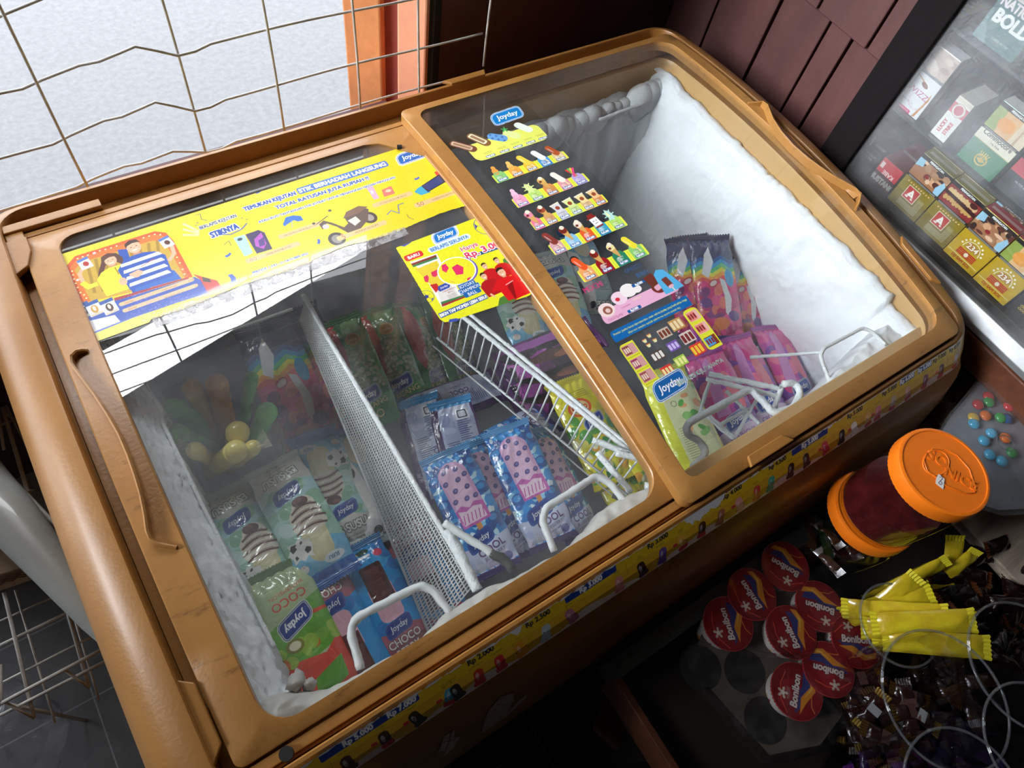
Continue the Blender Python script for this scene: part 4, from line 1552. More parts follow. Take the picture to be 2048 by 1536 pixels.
# milk wave along the foot
pts = [(0, 0)]
for u in range(0, sL - 10, 6): pts.append((u, 6 + 4 * math.sin(u * .045) + 2 * math.sin(u * .11)))
pts += [(sL - 12, 0)]
c.poly(pts, '#e9d7cf')
labels = [((715, 1468), 'Rp 5.000', 1, 70), ((802, 1410), 'Rp 7.000', 1, 34), ((960, 1308), 'Rp 2.000', 0, 0), ((1075, 1235), 'Rp 2.500', 0, 0), ((1180, 1163), 'Rp 3.000', 1, 64), ((1313, 1073), 'Rp 3.000', 0, 0), ((1463, 976), 'Rp 4.000', 0, 0), ((1553, 918), 'Rp 4.500', 0, 0), ((1617, 872), 'Rp 5.000', 1, 62), ((1706, 812), 'Rp 5.000', 0, 0), ((1774, 766), 'Rp 5.000', 0, 0), ((1808, 742), 'Rp 6.000', 1, 30), ((1842, 718), 'Rp 6.000', 1, 30), ((1871, 698), 'Rp 7.000', 0, 0), ((1903, 677), 'Rp 8.000', 0, 0)]
lx = []
for q, st, blu, w_ in labels:
    x, y = SX(*q)
    lx.append(x)
    if blu: c.rr(x - w_ / 2, SH - 9.5, x + w_ / 2, SH + 1, 2, '#17398f')
    c.text(st, x, SH - 8.0, 6.0, '#ffffff' if blu else '#171a33', 'c', .055, 0, 0, .96)
lx = [3] + lx + [955]
items = [((690, 1515), '#4a2a20', 'COKLAT'), ((765, 1465), '#3a2018', 'CHOCO'), ((835, 1440), '#2a1c18', 'VANILLA'), ((900, 1395), '#38a0c4', 'CHOCO BERRY'), ((915, 1385), '#2b1a1c', 'CHOCO BERRY'), ((960, 1360), '#c8382c', 'WATERMELON'), ((1003, 1335), '#d02c30', 'STRAWBERRY'), ((1045, 1310), '#e0952c', 'JERUK'), ((1093, 1272), '#b8c8d0', 'MILKY'), ((1145, 1248), '#b8708c', 'MOCHI'), ((1240, 1185), '#e09088', 'SWEET CORN'), ((1285, 1150), '#3a2018', 'MILKY CHOCO'), ((1325, 1120), '#6a4a9c', 'BLUEBERRY'), ((1365, 1100), '#e8b040', 'SWEET CORN'), ((1403, 1065), '#4a2418', 'COKLAT'), ((1440, 1040), '#a8604c', 'BOBA'), ((1478, 1012), '#e8a0a0', 'WHITE'), ((1512, 990), '#d04038', 'PELANGI'), ((1540, 960), '#48a890', 'MELON'), ((1580, 945), '#3a201c', 'MOCHA'), ((1612, 925), '#4a2a24', 'DOUBLE CHOCO'), ((1650, 900), '#d8405c', 'BERRY'), ((1682, 872), '#3a2a28', 'CHOCO'), ((1708, 858), '#f2f0ec', 'COOKIES'), ((1735, 840), '#e8b870', 'VANILLA'), ((1755, 825), '#e08098', 'STRAWBERRY'), ((1785, 802), '#c8b0a0', 'CHOCO'), ((1815, 780), '#e0a090', 'COFFEE'), ((1850, 752), '#7a3a5c', 'BLUEBERRY'), ((1882, 725), '#5a2a24', 'CRUNCHY'), ((1912, 705), '#e8dcd8', 'HAZELNUT')]
rg = random.Random(5)
for q, col, nm in items:
    x, y = SX(*q)
    rot = rg.uniform(-18, 18)
    c.at(x, 11.5, 1.3, rot).rr(-4, -7, 4, 8, 3.4, col).ell(-1.2, 2, 1.4, 3.4, '#ffffff', 0, .28).rr(-5, -8, 5.2, -3, 2, '#c83a48' if rg.random() < .4 else col).at()
    for _ in range(4):
        a, r_ = rg.uniform(0, 6.3), rg.uniform(6, 9)
        c.ell(x + r_ * math.cos(a), 9 + r_ * .7 * math.sin(a), .9, .6, '#3a241c', rg.uniform(0, 90))
    wds = nm.split()
    for k, wd in enumerate(wds):
        c.text(wd, x, 27.5 - 2.6 * k if len(wds) > 1 else 25.5, 2.1, '#2c2a20', 'c', .04, 0, 0, .8)
    if rg.random() < .3: c.rr(x - 13, 13, x - 7, 16.5, 1, '#c8303c')
for a, b_ in zip(lx[:-1], lx[1:]):
    m_ = (a + b_) / 2
    for k in range(6): c.rect(m_ - .25, 16 + k * 2, m_ + .25, 17.2 + k * 2, '#6a6020')
# torn upper edge showing white paper
rng = np.random.default_rng(9)


def tear(u0, u1, d, seed, col='#e6e6ec'):
    r2 = np.random.default_rng(seed)
    n = int((u1 - u0) / 3)
    us = np.linspace(u0, u1, n)
    e = np.sin(np.linspace(0, math.pi, n)) ** .6 * d * (.55 + .45 * r2.random(n))
    c.poly([(u0, SH + 1)] + [(float(a), SH - float(b_)) for a, b_ in zip(us, e)] + [(u1, SH + 1)], col)


for k in range(46):
    u = k * 20.5
    tear(u, u + 24, 2.2 + 1.5 * rng.random(), 30 + k)
for (pa, pb, d) in [((1365, 1035), (1420, 1010), 17), ((1400, 1020), (1450, 985), 13), ((1020, 1280), (1050, 1265), 9), ((955, 1330), (1020, 1290), 4), ((1530, 935), (1545, 925), 5), ((1650, 850), (1665, 842), 6), ((815, 1405), (840, 1390), 7)]:
    u0, u1 = SX(*pa)[0], SX(*pb)[0]
    tear(u0, max(u1, u0 + 14), d, int(u0))
# fully missing bits
rg = random.Random(12)
for k in range(26):
    u = rg.uniform(60, 700)
    c.at(u, SH, 1, 0)
    c.poly([(-4 * rg.random() - 1, .5), (-1, -1.2 - rg.random()), (2, -.8), (4 * rg.random() + 2, .5)], '#ffffff', erase=True)
    c.at()
c.noise(.06, 4)


def strip_fn(U, V):
    s_ = sBot - V / 1000
    x = sx0 + U / 1000
    y = np.interp(s_, FS, FY)
    z = np.interp(s_, FS, FZ_)
    # outward normal
    dy = np.gradient(FY, FS)
    dz_ = np.gradient(FZ_, FS)
    ny_, nz2 = np.interp(s_, FS, dz_), -np.interp(s_, FS, dy)
    # wraps round the right front corner
    a = np.clip((x - .915) / .07, 0, None)
    x = np.where(x > .915, .915 + .070 * np.sin(a), x)
    y = y + .070 * (1 - np.cos(a))
    return x, y + ny_ * .0008, z + nz2 * .0008


o = sheet('price_strip', c, strip_fn, M['sticker'], FZ)
o.location = FZ_OFF
o['label'] = 'long torn price strip with rupiah prices along the front'

# ---- older stickers on the bulging front below the strip
f2s0, f2s1, f2x0 = .052, .175, -.02
FS2 = np.linspace(0, .20, 201)
FY2 = np.array([front_pt(s_)[0] for s_ in FS2])
FZ2 = np.array([front_pt(s_)[1] for s_ in FS2])
c = Cv(520, (f2s1 - f2s0) * 1000, .6)


def SF(px, py):
    d = ray(px, py)
    best = None
    for s_ in np.linspace(.03, .19, 90):
        yy, zz = front_pt(s_)
        p = CAM + d * (zz - CAM[2]) / d[2]
        e = abs(p[1] - yy)
        if best is None or e < best[0]: best = (e, p[0], s_)
    return (best[1] - f2x0) * 1000, (f2s1 - best[2]) * 1000


c.poly([SF(*q) for q in [(1190, 1328), (1180, 1360), (1110, 1430), (1010, 1500), (930, 1560), (860, 1600), (820, 1610), (960, 1500), (1060, 1430), (1140, 1370)]], '#e0d8d0')
c.poly([SF(*q) for q in [(1183, 1336), (1172, 1362), (1104, 1430), (1008, 1500), (928, 1560), (850, 1604), (962, 1506), (1062, 1436), (1140, 1374)]], '#2a3f7c')
c.line([SF(*q) for q in [(900, 1560), (1000, 1480), (1120, 1400)]], 1.2, '#e0d8d0').line([SF(*q) for q in [(930, 1560), (1010, 1500), (1100, 1425)]], .8, '#e0d8d0')
c.poly([SF(*q) for q in [(1000, 1392), (1026, 1384), (1028, 1396), (1010, 1430), (985, 1452), (962, 1462), (968, 1440), (975, 1420)]], '#dcd0c4')
for k in range(7):
    for j in range(4):
        x, y = SF(985 + k * 5 - j * 3, 1396 + k * 0 + j * 12)
        c.ell(x, y, 1.5, .8, '#9a3040', 40)
c.poly([SF(*q) for q in [(953, 1466), (990, 1445), (1035, 1400), (1056, 1384), (1050, 1396), (1015, 1430), (970, 1462)]], '#dcd0c4')
c.line([SF(*q) for q in [(965, 1458), (1000, 1436), (1045, 1394)]], 1.0, '#5a3a34')
c.poly([SF(*q) for q in [(888, 1470), (910, 1456), (908, 1472), (921, 1470), (908, 1492), (884, 1514), (890, 1500), (875, 1502)]], '#dcd0c4')
c.line([SF(*q) for q in [(902, 1462), (898, 1480), (890, 1500)]], 2.2, '#a03844').line([SF(*q) for q in [(886, 1482), (912, 1476)]], 1.4, '#a03844')


def fr_fn(U, V):
    s_ = f2s1 - V / 1000
    return f2x0 + U / 1000, np.interp(s_, FS2, FY2) - .0009, np.interp(s_, FS2, FZ2) + .0002


o = sheet('front_stickers', c, fr_fn, M['sticker'], FZ)
o.location = FZ_OFF

# ================================================================== INSIDE THE FREEZER
def nz(x, y, z, s=1.0, o=4):
    return noise.fractal(Vector((x, y, z)) * s, 0.8, 2.1, o)


def frost_sheet(name, fn, nu, nv, m=None, parent=None):
    b = MB()
    vs_ = [fn(i / nu, j / nv) for j in range(nv + 1) for i in range(nu + 1)]
    k = nu + 1
    b.add(vs_, [(j * k + i, j * k + i + 1, (j + 1) * k + i + 1, (j + 1) * k + i) for j in range(nv) for i in range(nu)])
    o = b.build(name, m or M['frost'], parent or FZ, smooth='full')
    if parent is None: o.location = FZ_OFF
    return o


# right wall: thick snow-like frost, ragged upper edge
def f_right(u, v):
    y = .602 - .598 * u
    z0 = -.020 + .006 * nz(y, 3, 0, 22) - (.012 if y < .06 else 0)
    z = z0 - v ** 1.15 * (.30 + z0)
    x = .9315 - .004 - .060 * v - .010 * min(1, v * 14) + .007 * nz(y, z, 1, 9) * min(1, v * 8) + .0016 * nz(y, z, 5, 120)
    return (x, y, z)


frost_sheet('frost', f_right, 150, 90)


def f_right_top(u, v):
    y = .602 - .598 * u
    x = .932 - .018 * v + .003 * nz(y, v, 9, 60)
    z = -.020 + .006 * nz(y, 3, 0, 22) - (.012 if y < .06 else 0) + .004 * math.sin(math.pi * v)
    return (x, y, z + .0012 * nz(x, y, 0, 150))


frost_sheet('frost', f_right_top, 150, 6)


# back wall: rounded lumps of old frost below the collar
def f_back(u, v):
    x = -.01 + .94 * u
    a = max(0, min(1, (x - .56) / .12))
    z0 = -.052 + a * (.010 * nz(x, 0, 7, 16)) - (1 - a) * .01
    th = (.006 + a * (.024 + .012 * nz(x, 1, 2, 20))) * math.sin(min(1, v * 5) * math.pi / 2)
    z = z0 - v ** 1.3 * .26
    y = .601 - th - .02 * v + .004 * nz(x, z, 3, 35) * min(1, v * 8)
    if x > .86: y -= .02 * (x - .86) / .07 * math.sin(min(1, v * 8) * math.pi / 2)
    return (x, y, z)


frost_sheet('frost', f_back, 150, 60)
rl = random.Random(21)
for k in range(16):
    b = MB()
    x = .655 + k * .0175
    z = -.060 + .006 * rl.uniform(-1, 1)
    big = .016 + .007 * rl.random() if k < 9 else .012
    if k > 12: big = .024; z = -.052
    rings_ = []
    for j in range(9):
        t = math.pi * j / 8
        rings_.append([(x + 1.3 * big * math.sin(t) * math.cos(a) * (1 + .2 * nz(x, j, a, 3)), .588 - .01 + big * .8 * math.sin(t) * math.sin(a), z + big * math.cos(t) * (1 if t < 1.57 else 2.4)) for a in np.linspace(0, 2 * math.pi, 12, endpoint=False)])
    b.loft(rings_)
    o = b.build('frost_lump', M['frost'], FZ, smooth='full')
    o.location = FZ_OFF


# left wall ridge
def f_left(u, v):
    y = .598 - .594 * u
    w = .020 + .012 * u + .005 * nz(y, 0, 4, 14)
    w += .005
    x = -.014 + w * min(1, v * 2) + (.0028 * nz(y, v, 6, 60) + .0022 * nz(y, v * .2, 2, 170)) * min(1, v * 6)
    z = -.030 - .030 * min(1, v * 2) - .24 * max(0, v - .5) / .5 + .0025 * nz(y, v, 8, 50)
    return (x, y, z)


frost_sheet('frost', f_left, 150, 40)


# front ledge of grey ice, lumpy at the left corner
def f_front(u, v):
    x = -.012 + .455 * u
    y = -.006 + (.012 + .006 * nz(x, 0, 2, 16) + .030 * math.exp(-(x / .045) ** 2) + .014 * math.exp(-((x - .21) / .04) ** 2) + .018 * math.exp(-((x - .40) / .06) ** 2)) * min(1, v * 1.6)
    z = -.026 - .012 * v - .20 * max(0, v - .55) + .004 * nz(x, y, 1, 40) + .006 * math.sin(min(1, v * 1.6) * math.pi)
    return (x, y, z)


frost_sheet('ice_ledge', f_front, 140, 26, M['ice'])


def f_front_r(u, v):
    x = .49 + .44 * u
    a = max(0, (u - .40) / .6)
    y = -.004 + (.012 + .045 * a ** 1.5 + .006 * nz(x, 0, 3, 25)) * min(1, v * 1.6)
    z = -.040 - .010 * v - .22 * max(0, v - .5) + .004 * nz(x, y, 2, 40)
    return (x, y, z)


frost_sheet('ice_ledge', f_front_r, 120, 24, M['frost'])
b = MB()
for (x0_, x1_) in ((.455, .93),):
    b.box(x0_, x1_, -.006, .010, -.036, -.024)
fpart(b, 'inner_ledge', M['amber_wall'], bevel=.002)
rl = random.Random(2)
b = MB()
for (x, y, z, r_) in ((.030, .030, -.036, .008), (.041, .024, -.038, .006), (.036, .036, -.042, .005)):
    rings_ = []
    for j in range(8):
        t = math.pi * j / 7
        rings_.append([(x + r_ * math.sin(t) * math.cos(a) * (1 + .9 * nz(x * 90, j, a, 1.6)), y + r_ * math.sin(t) * math.sin(a) * (1 + .9 * nz(y * 90, a, j, 1.6)), z + r_ * math.cos(t)) for a in np.linspace(0, 6.283, 10, endpoint=False)])
    b.loft(rings_)
fpart(b, 'ice_lumps', M['ice'], smooth='full')


# ------------------------------------------------------------------ wire baskets
def tpx(b, pts, r, z=None, n=10, wob=.35):
    """tube through pixel-measured points (px, py, z)"""
    P_ = [at(p[0], p[1], p[2] if len(p) > 2 else z) for p in pts]
    # round the corners
    out = [P_[0]]
    for i in range(1, len(P_) - 1):
        a, p, c_ = P_[i - 1], P_[i], P_[i + 1]
        ra = min(.007, (a - p).length * .45, (c_ - p).length * .45)
        q0 = p + (a - p).normalized() * ra
        q1 = p + (c_ - p).normalized() * ra
        for t in (0, .25, .5, .75, 1):
            out.append(q0 * (1 - t) ** 2 + p * 2 * t * (1 - t) + q1 * t * t)
    out.append(P_[-1])
    # subdivide long runs so that frost can roughen them
    fin = [out[0]]
    for q in out[1:]:
        d = (q - fin[-1]).length
        k = max(1, int(d / .004)) if wob else 1
        s0 = fin[-1]
        for j in range(1, k + 1): fin.append(s0.lerp(q, j / k))
    b.tube(fin, r, n, True, wob)


lb = thing('wire_basket', 'left hanging basket with a fine white mesh side beside the ice pops', 'basket', (0, 0, 0), 'white wire baskets inside the freezer')
b = MB()
tpx(b, [(240, 625, -.06), (266, 701, -.06), (307, 807, -.06), (406, 1012, -.06), (470, 1140, -.06), (550, 1296, -.06)], .0020)
tpx(b, [(268, 590, -.075), (590, 520, -.075)], .0022)
b.build('rim_rail', M['wire_frost'], lb, smooth='full')
b = MB()
tpx(b, [(290, 722, -.13), (585, 618, -.13)], .0022, wob=.2)
b.build('lower_rail', M['wire_white'], lb, smooth='full')
b = MB()
tpx(b, [(722, 1338), (700, 1262), (712, 1236), (842, 1170), (866, 1180), (902, 1228)], .0042, -.032)
b.build('handle', M['wire_white'], lb, smooth='full')
# fine mesh side
A0, A1 = at(606, 590, -.05), at(948, 1168, -.05)
down = Vector((-.036, .0, -.135))
b = MB()
na, nd_ = 118, 13


def drop(u): return Vector((-.010 - .036 * u, 0, -.045 - .105 * u))


for i in range(na + 1):
    p = A0.lerp(A1, i / na)
    dn_ = drop(i / na)
    b.tube([p, p + dn_ * .5 + Vector((.003, 0, 0)), p + dn_], .00075, 4, False)
for j in range(nd_ + 1):
    t = j / nd_
    b.tube([A0.lerp(A1, u) + drop(u) * t + Vector((.012 * t * (1 - t), 0, 0)) for u in np.linspace(0, 1, 5)], .0010, 4, False)
b.build('mesh_side', M['wire_white'], lb)
b = MB()
b.tube([A0.lerp(A1, t) for t in np.linspace(0, 1, 120)], .0030, 10, True, .3)
b.tube([A0 + drop(0), A1 + drop(1)], .0018, 8)
b.build('top_rail', M['wire_frost'], lb, smooth='full')
b = MB()
tpx(b, [(895, 1060, -.045), (955, 1180, -.045)], .0055, wob=.5)
b.build('frosted_corner', M['wire_frost'], lb, smooth='full')

mb_ = thing('wire_basket', 'middle wire basket holding blueberry ice creams, frosted thick rails on its right', 'basket', (0, 0, 0), 'white wire baskets inside the freezer')
B0, B1 = at(885, 600, -.05), at(1300, 935, -.05)
b = MB()
b.tube([B0.lerp(B1, t) for t in np.linspace(0, 1, 130)], .0032, 10, True, .4)
off = Vector((.008, .002, .003))
b.tube([(B0 + off).lerp(B1 + off * .5, t) for t in np.linspace(0, 1, 130)], .0026, 10, True, .4)
tpx(b, [(1185, 880, -.046), (1318, 930, -.046)], .0040)
tpx(b, [(1195, 905, -.048), (1262, 985, -.048)], .0038)
tpx(b, [(1232, 905, -.044), (1322, 928, -.044), (1330, 955, -.044), (1318, 975, -.044), (1290, 972, -.044)], .0042)
b.build('top_rail', M['wire_frost'], mb_, smooth='full')
b = MB()
dn = Vector((-.004, .0, -.085))
for i in range(24):
    p = B0.lerp(B1, .02 + i * .0405)
    b.tube([p, p + dn], .0013, 6)
b.tube([B0 + dn, B1 + dn], .0018, 6)
q0, q1 = B0 + dn, B1 + dn
for k in range(1):
    s_ = Vector((-.006, 0, -.016))
    b.tube([q0 + s_, q1 + s_], .0012, 6)
b.build('side_wires', M['wire_white'], mb_, smooth='full')
b = MB()
tpx(b, [(1108, 1102), (1084, 1040), (1092, 1016), (1192, 952), (1216, 962), (1252, 1006)], .0042, -.032)
tpx(b, [(888, 1045, -.036), (985, 1108, -.036)], .0042)
b.build('handle', M['wire_white'], mb_, smooth='full')
b = MB()
tpx(b, [(982, 1105, -.036), (1008, 1118, -.036), (1026, 1140, -.034)], .0048, wob=.6)
M['tape'] = mat('dark_grey_tape', (.05, .048, .045), .8, bump=.6, bscale=90)
b.build('worn_tape', M['tape'], mb_, smooth='full')
b = MB()
tpx(b, [(1225, 990, -.038), (1256, 1002, -.036)], .0034, wob=.5)
b.build('worn_tape', M['tape'], mb_, smooth='full')

rb = thing('wire_basket', 'right wire basket with criss-crossed frosted end wires over the pink packs', 'basket', (0, 0, 0), 'white wire baskets inside the freezer')
b = MB()
tpx(b, [(1385, 935), (1412, 910), (1404, 885), (1372, 868), (1376, 846), (1500, 778), (1516, 792), (1548, 828), (1590, 812), (1602, 785), (1590, 766), (1566, 768)], .0046, -.034)
b.build('handle', M['wire_frost'], rb, smooth='full')
b = MB()
tpx(b, [(1418, 748, -.06), (1562, 778, -.05)], .0036, wob=.6)
tpx(b, [(1412, 758, -.062), (1556, 792, -.05)], .0030, wob=.6)
tpx(b, [(1565, 770, -.05), (1548, 818, -.05)], .0034, wob=.4)
for (a, c_) in (((1400, 815), (1468, 875)), ((1452, 782), (1520, 850)), ((1420, 760), (1398, 830)), ((1400, 838), (1452, 812)), ((1440, 850), (1496, 818)), ((1470, 875), (1512, 800)), ((1410, 830), (1466, 878))):
    tpx(b, [(*a, -.075), (*c_, -.075)], .0022, wob=.8)
b.build('end_wires', M['wire_frost'], rb, smooth='full')
b = MB()
tpx(b, [(1662, 770, -.05), (1640, 712, -.04), (1648, 696, -.04), (1725, 656, -.04), (1742, 662, -.04), (1772, 690, -.04)], .0026, wob=.2)
tpx(b, [(1500, 715, -.09), (1648, 704, -.042)], .0022, wob=.6)
b.build('corner_loop', M['wire_frost'], rb, smooth='full')
b = MB()
tpx(b, [(1185, 212, -.055), (1198, 240, -.055), (1290, 205, -.05), (1272, 184, -.05)], .0030, wob=.2)
b.build('corner_loop', M['wire_frost'], rb, smooth='full')


# ------------------------------------------------------------------ wrapped ice creams
def wrap_shape(w, h, th, seed, squash=1.0):
    """pillow bag: returns functions for the top and the underside, in metres centred on the bag"""
    rng = np.random.default_rng(seed)
    ph = rng.random(12) * 6.28
    an = rng.random(12) * 3.14

    def top(U, V, sgn=1.0):
        x = (U - w / 2) / 1000
        y = (V - h / 2) / 1000
        a = np.clip(1 - np.abs(2 * U / w - 1) ** 2.6, 0, 1) ** .62
        e = np.minimum(V, h - V)
        be = np.clip((e - 9) / (h * .16), 0, 1)
        be = np.sin(be * math.pi / 2) ** .8
        z = a * be * th / 2 * .95
        # creases that fan out from the seals, and soft dents
        fan = np.exp(-np.clip(e - 8, 0, None) / 15.0)
        z = z + .0009 * fan * np.sin(U * .55 + 3 * np.sin(V * .09 + ph[0]) + ph[1]) * a
        z = z + .0006 * np.sin(U * .16 * np.cos(an[2]) + V * .14 * np.sin(an[2]) + 1.5 * np.sin(V * .05 + ph[3]) + ph[2]) * be
        cr_ = np.sin(U * .11 * np.cos(an[5]) + V * .10 * np.sin(an[5]) + ph[5])
        z = z + .0010 * (np.abs(cr_) - .6) * be * a
        # seal ribs
        rib = (e < 8)
        z = np.where(rib, .0006 + .0003 * np.sin(V * 3.1), z + .0006)
        # gentle bend of the whole bag and a wavy seal
        z = sgn * z + .0022 * np.sin(V / h * 3.1 + ph[7]) + np.where(e < 14, .0016 * np.sin(U * .12 + ph[8]) * (1 - e / 14), 0)
        pinch = 1 - .07 * np.sin(np.clip(e / 30, 0, 1) * math.pi)
        # zigzag cut on both ends
        y = y + np.where(e < .6, np.sign(y) * .0006 * np.sin(U * 2.4), 0)
        return x * pinch, y, z
    return top, (lambda U, V: top(U, V, -1.0))


W_, H_ = 66, 160


def dots(c, n, x0, x1, y0, y1, r, cols, seed, sq=1.0):
    r2 = random.Random(seed)
    for _ in range(n):
        c.ell(r2.uniform(x0, x1), r2.uniform(y0, y1), r * r2.uniform(.6, 1.2), r * sq * r2.uniform(.5, 1.1), r2.choice(cols), r2.uniform(0, 180))


def art_blue(c):
    c.rect(0, 0, W_, H_, '#2a86d8')
    dots(c, 90, 0, W_, 45, H_, 6, ['#8fd0f4', '#bfe6fa', '#1d6cc4', '#4aa8ea', '#dff4ff'], 1, .6)
    dots(c, 26, 0, W_, 50, H_ - 8, 7, ['#2456a0', '#2f7ad0', '#3a9ae8'], 2)
    for (x, y) in [(9, 128), (8, 96), (12, 66), (58, 100), (60, 134), (56, 60)]: c.ell(x, y, 8.5, 8, '#2358a8').ell(x - 1.5, y + 2, 5, 4, '#3f93dc')
    c.at(33, 98, 1, 4)
    c.rr(-3.2, -52, 3.2, -34, 1, '#d8914a')
    c.rr(-18, -36, 18, 46, (5, 5, 17, 17), '#d9a9d2').rr(-15, -32, 13, 42, (5, 5, 14, 14), '#e6bedd')
    c.poly([(-18, -36), (18, -36), (18, -14), (8, -10), (0, -15), (-9, -9), (-18, -13)], '#c55fb0').poly([(-15, -33), (14, -33), (14, -18), (4, -15), (-6, -18), (-15, -14)], '#f0d0e6')
    for k in range(6): c.line([(-14 + k * 5, -31), (-11 + k * 5, -21)], 1.2, '#b84aa0')
    for (x, y) in [(-9, 36), (6, 34), (-13, 22), (3, 21), (13, 24), (-6, 10), (9, 9), (-12, -2), (2, -4), (13, -5), (-2, 41)]:
        c.ell(x, y, 3.6, 3.0, '#56508e', 30).ell(x + .5, y + .3, 1.8, 1.4, '#8078b4')
    c.at()
    c.poly([(0, 9), (W_, 9), (W_, 44), (50, 40), (36, 44), (20, 36), (0, 40)], '#ccd3f0')
    dots(c, 14, 2, 64, 10, 22, 6, ['#e2e6f8', '#b8c2ea', '#ded6f2'], 4)
    c.ell(54, 14, 6, 5, '#7a78b8')
    c.joy(30, 43, 33, 14, bg='#1d3f94', rim='#3a5cae', edge=None)
    c.text('COOL', 39, 26, 9, '#5a2c6e', 'c', .04, 0, 10, 1.0)
    c.text('BLUEBERRY', 40, 20, 4.4, '#5a2c6e', 'c', .02, 0, 10, .95)
    c.text('ICE CREAM BLUEBERRY', 40, 15.5, 1.9, '#5a4a8e', 'c', 0, 0, 10, .9)
    c.rect(0, 0, W_, 6, '#4a2460').rect(0, H_ - 7, W_, H_, '#3a86c8')


def art_blue_back(c):
    c.rect(0, 0, W_, H_, '#b6bfe0')
    dots(c, 40, 0, W_, 0, H_, 9, ['#c8d0ec', '#a2acd4', '#d4daf0'], 3)
    c.rect(0, 0, 11, H_, '#4a2a66').rect(W_ - 4, 0, W_, H_, '#5a3a76')
    for k in range(22): c.rect(16, 30 + k * 3.1, 30 + (k * 7) % 9, 31 + k * 3.1, '#4a4670')
    for k in range(12): c.rect(36, 96 + k * 3.1, 56 - (k * 5) % 8, 97 + k * 3.1, '#4a4670')
    c.text('COOL', 44, 66, 8, '#5a3a7a', 'c', .03, 0, 90, 1).text('BLUEBERRY', 52, 66, 4, '#5a3a7a', 'c', .02, 0, 90, 1)
    c.rect(36, 126, 56, 142, '#f0f2fa').rr(39, 128, 53, 140, 2, '#3a3e60').rr(40.5, 129.5, 51.5, 138.5, 2, '#e8eaf4')
    c.rect(0, H_ - 12, W_, H_, '#3f9ad8').rect(0, 0, W_, 6, '#4a2460')


def spots(c, x, y, s):
    """loose black and white hide pattern"""
    c.at(x, y, s)
    c.poly([(-11, 2), (-8, 7), (-9, 11), (-4, 8), (0, 11), (4, 8), (9, 10), (9, 4), (12, 0), (8, -4), (9, -9), (2, -7), (-3, -10), (-6, -6), (-11, -5)], '#f2f1ee')
    c.poly([(-8, 5), (-4, 6), (-3, 2), (-6, 0), (-9, 2)], '#2c2c30').poly([(2, -2), (7, 0), (8, -4), (6, -7), (1, -6), (3, -4)], '#2c2c30').poly([(4, 6), (7, 7), (7, 4), (5, 3)], '#2c2c30').ell(-3, -5, 1.6, 1.0, '#2c2c30', 40)
    c.at()


def art_susu(c):
    c.rect(0, 0, W_, H_, '#a8d4d8')
    c.rect(0, 60, W_, 130, '#9cc8b4')
    dots(c, 24, 0, W_, 40, 135, 10, ['#8fc0a0', '#b8dcd4', '#c6e2da', '#7fb48a'], 2)
    c.poly([(0, 118), (16, 112), (36, 122), (52, 114), (W_, 120), (W_, H_), (0, H_)], '#6fb6de')
    dots(c, 10, 2, 60, 118, 138, 8, ['#84c4e6', '#9ad0ec'], 5)
    c.rect(0, 143, W_, H_, '#2a6cc4')
    c.at(27, 92, 1, -4)
    c.rr(-14, -16, 14, 44, (10, 10, 13, 13), '#d8d2a4').rr(-9, -10, 6, 40, 7, '#e4deb6')
    c.ell(0, 0, 19, 10, '#e6dfcc').ell(1, -12, 18, 14, '#e6dfcc').ell(-1, -24, 13, 11, '#e6dfcc')
    for k, (yy, hw) in enumerate([(4, 17), (-5, 19), (-13, 17), (-21, 14)]):
        pts_ = [(-hw + 2 * hw * t, yy - 4 * math.sin(t * 3.1) + 2.5 * t) for t in np.linspace(0, 1, 9)]
        c.line(pts_, 2.6, '#6b4238').line([(x_, y_ - 2.2) for x_, y_ in pts_[1:-1]], .9, '#a88674').line([(x_, y_ + 2.4) for x_, y_ in pts_[2:-1]], .7, '#b89a86')
    c.ell(1, -29, 9, 6, '#5c332e').ell(3, -31, 5, 3, '#7a4c40').at()
    spots(c, 49, 112, 1.25)
    c.ell(56, 134, 5.5, 4.4, '#f2eeea').text('YILI', 56, 132.4, 3.2, '#c84438', 'c', .03, 0, 180)
    c.ell(20, 136, 12, 5.4, '#e8f2f6').text('SUSU', 20, 134, 4, '#4a86a8', 'c', .04, .1, 0)
    c.poly([(0, 8), (W_, 8), (W_, 38), (54, 34), (40, 40), (20, 34), (0, 40)], '#d2d0c8')
    c.joy(34, 47, 30, 8, bg='#1f4496', rim='#5068a8')
    c.text('ES SUSU', 33, 20, 10, '#e8e6de', 'c', .05, 0, 4, .88, '#3c4a44', .06)
    c.text('ES KRIM RASA SUSU', 33, 13, 2.2, '#5a6260', 'c', 0, 0, 4)
    c.rect(0, 0, W_, 6, '#b8c2be')


def art_susu_back(c):
    c.rect(0, 0, W_, H_, '#a9c4c8')
    c.rect(0, 100, W_, H_, '#8cc0d8').rect(0, 148, W_, H_, '#2a6cc4')
    c.poly([(0, 0), (22, 0), (28, 60), (18, 110), (0, 120)], '#f0f0ee')
    for k in range(24): c.rect(34, 40 + k * 3.1, 56 - (k * 7) % 10, 41 + k * 3.1, '#54706c')
    c.poly([(2, 30), (12, 40), (8, 56), (0, 60)], '#2c2c30').ell(10, 96, 7, 10, '#2c2c30').ell(18, 16, 6, 5, '#2c2c30')
    c.text('ES SUSU', 40, 12, 9, '#f2f2ee', 'c', .05, 0, 0, .7, '#303c3a', .06)
    c.ell(30, 124, 14, 22, '#e4dcc0')


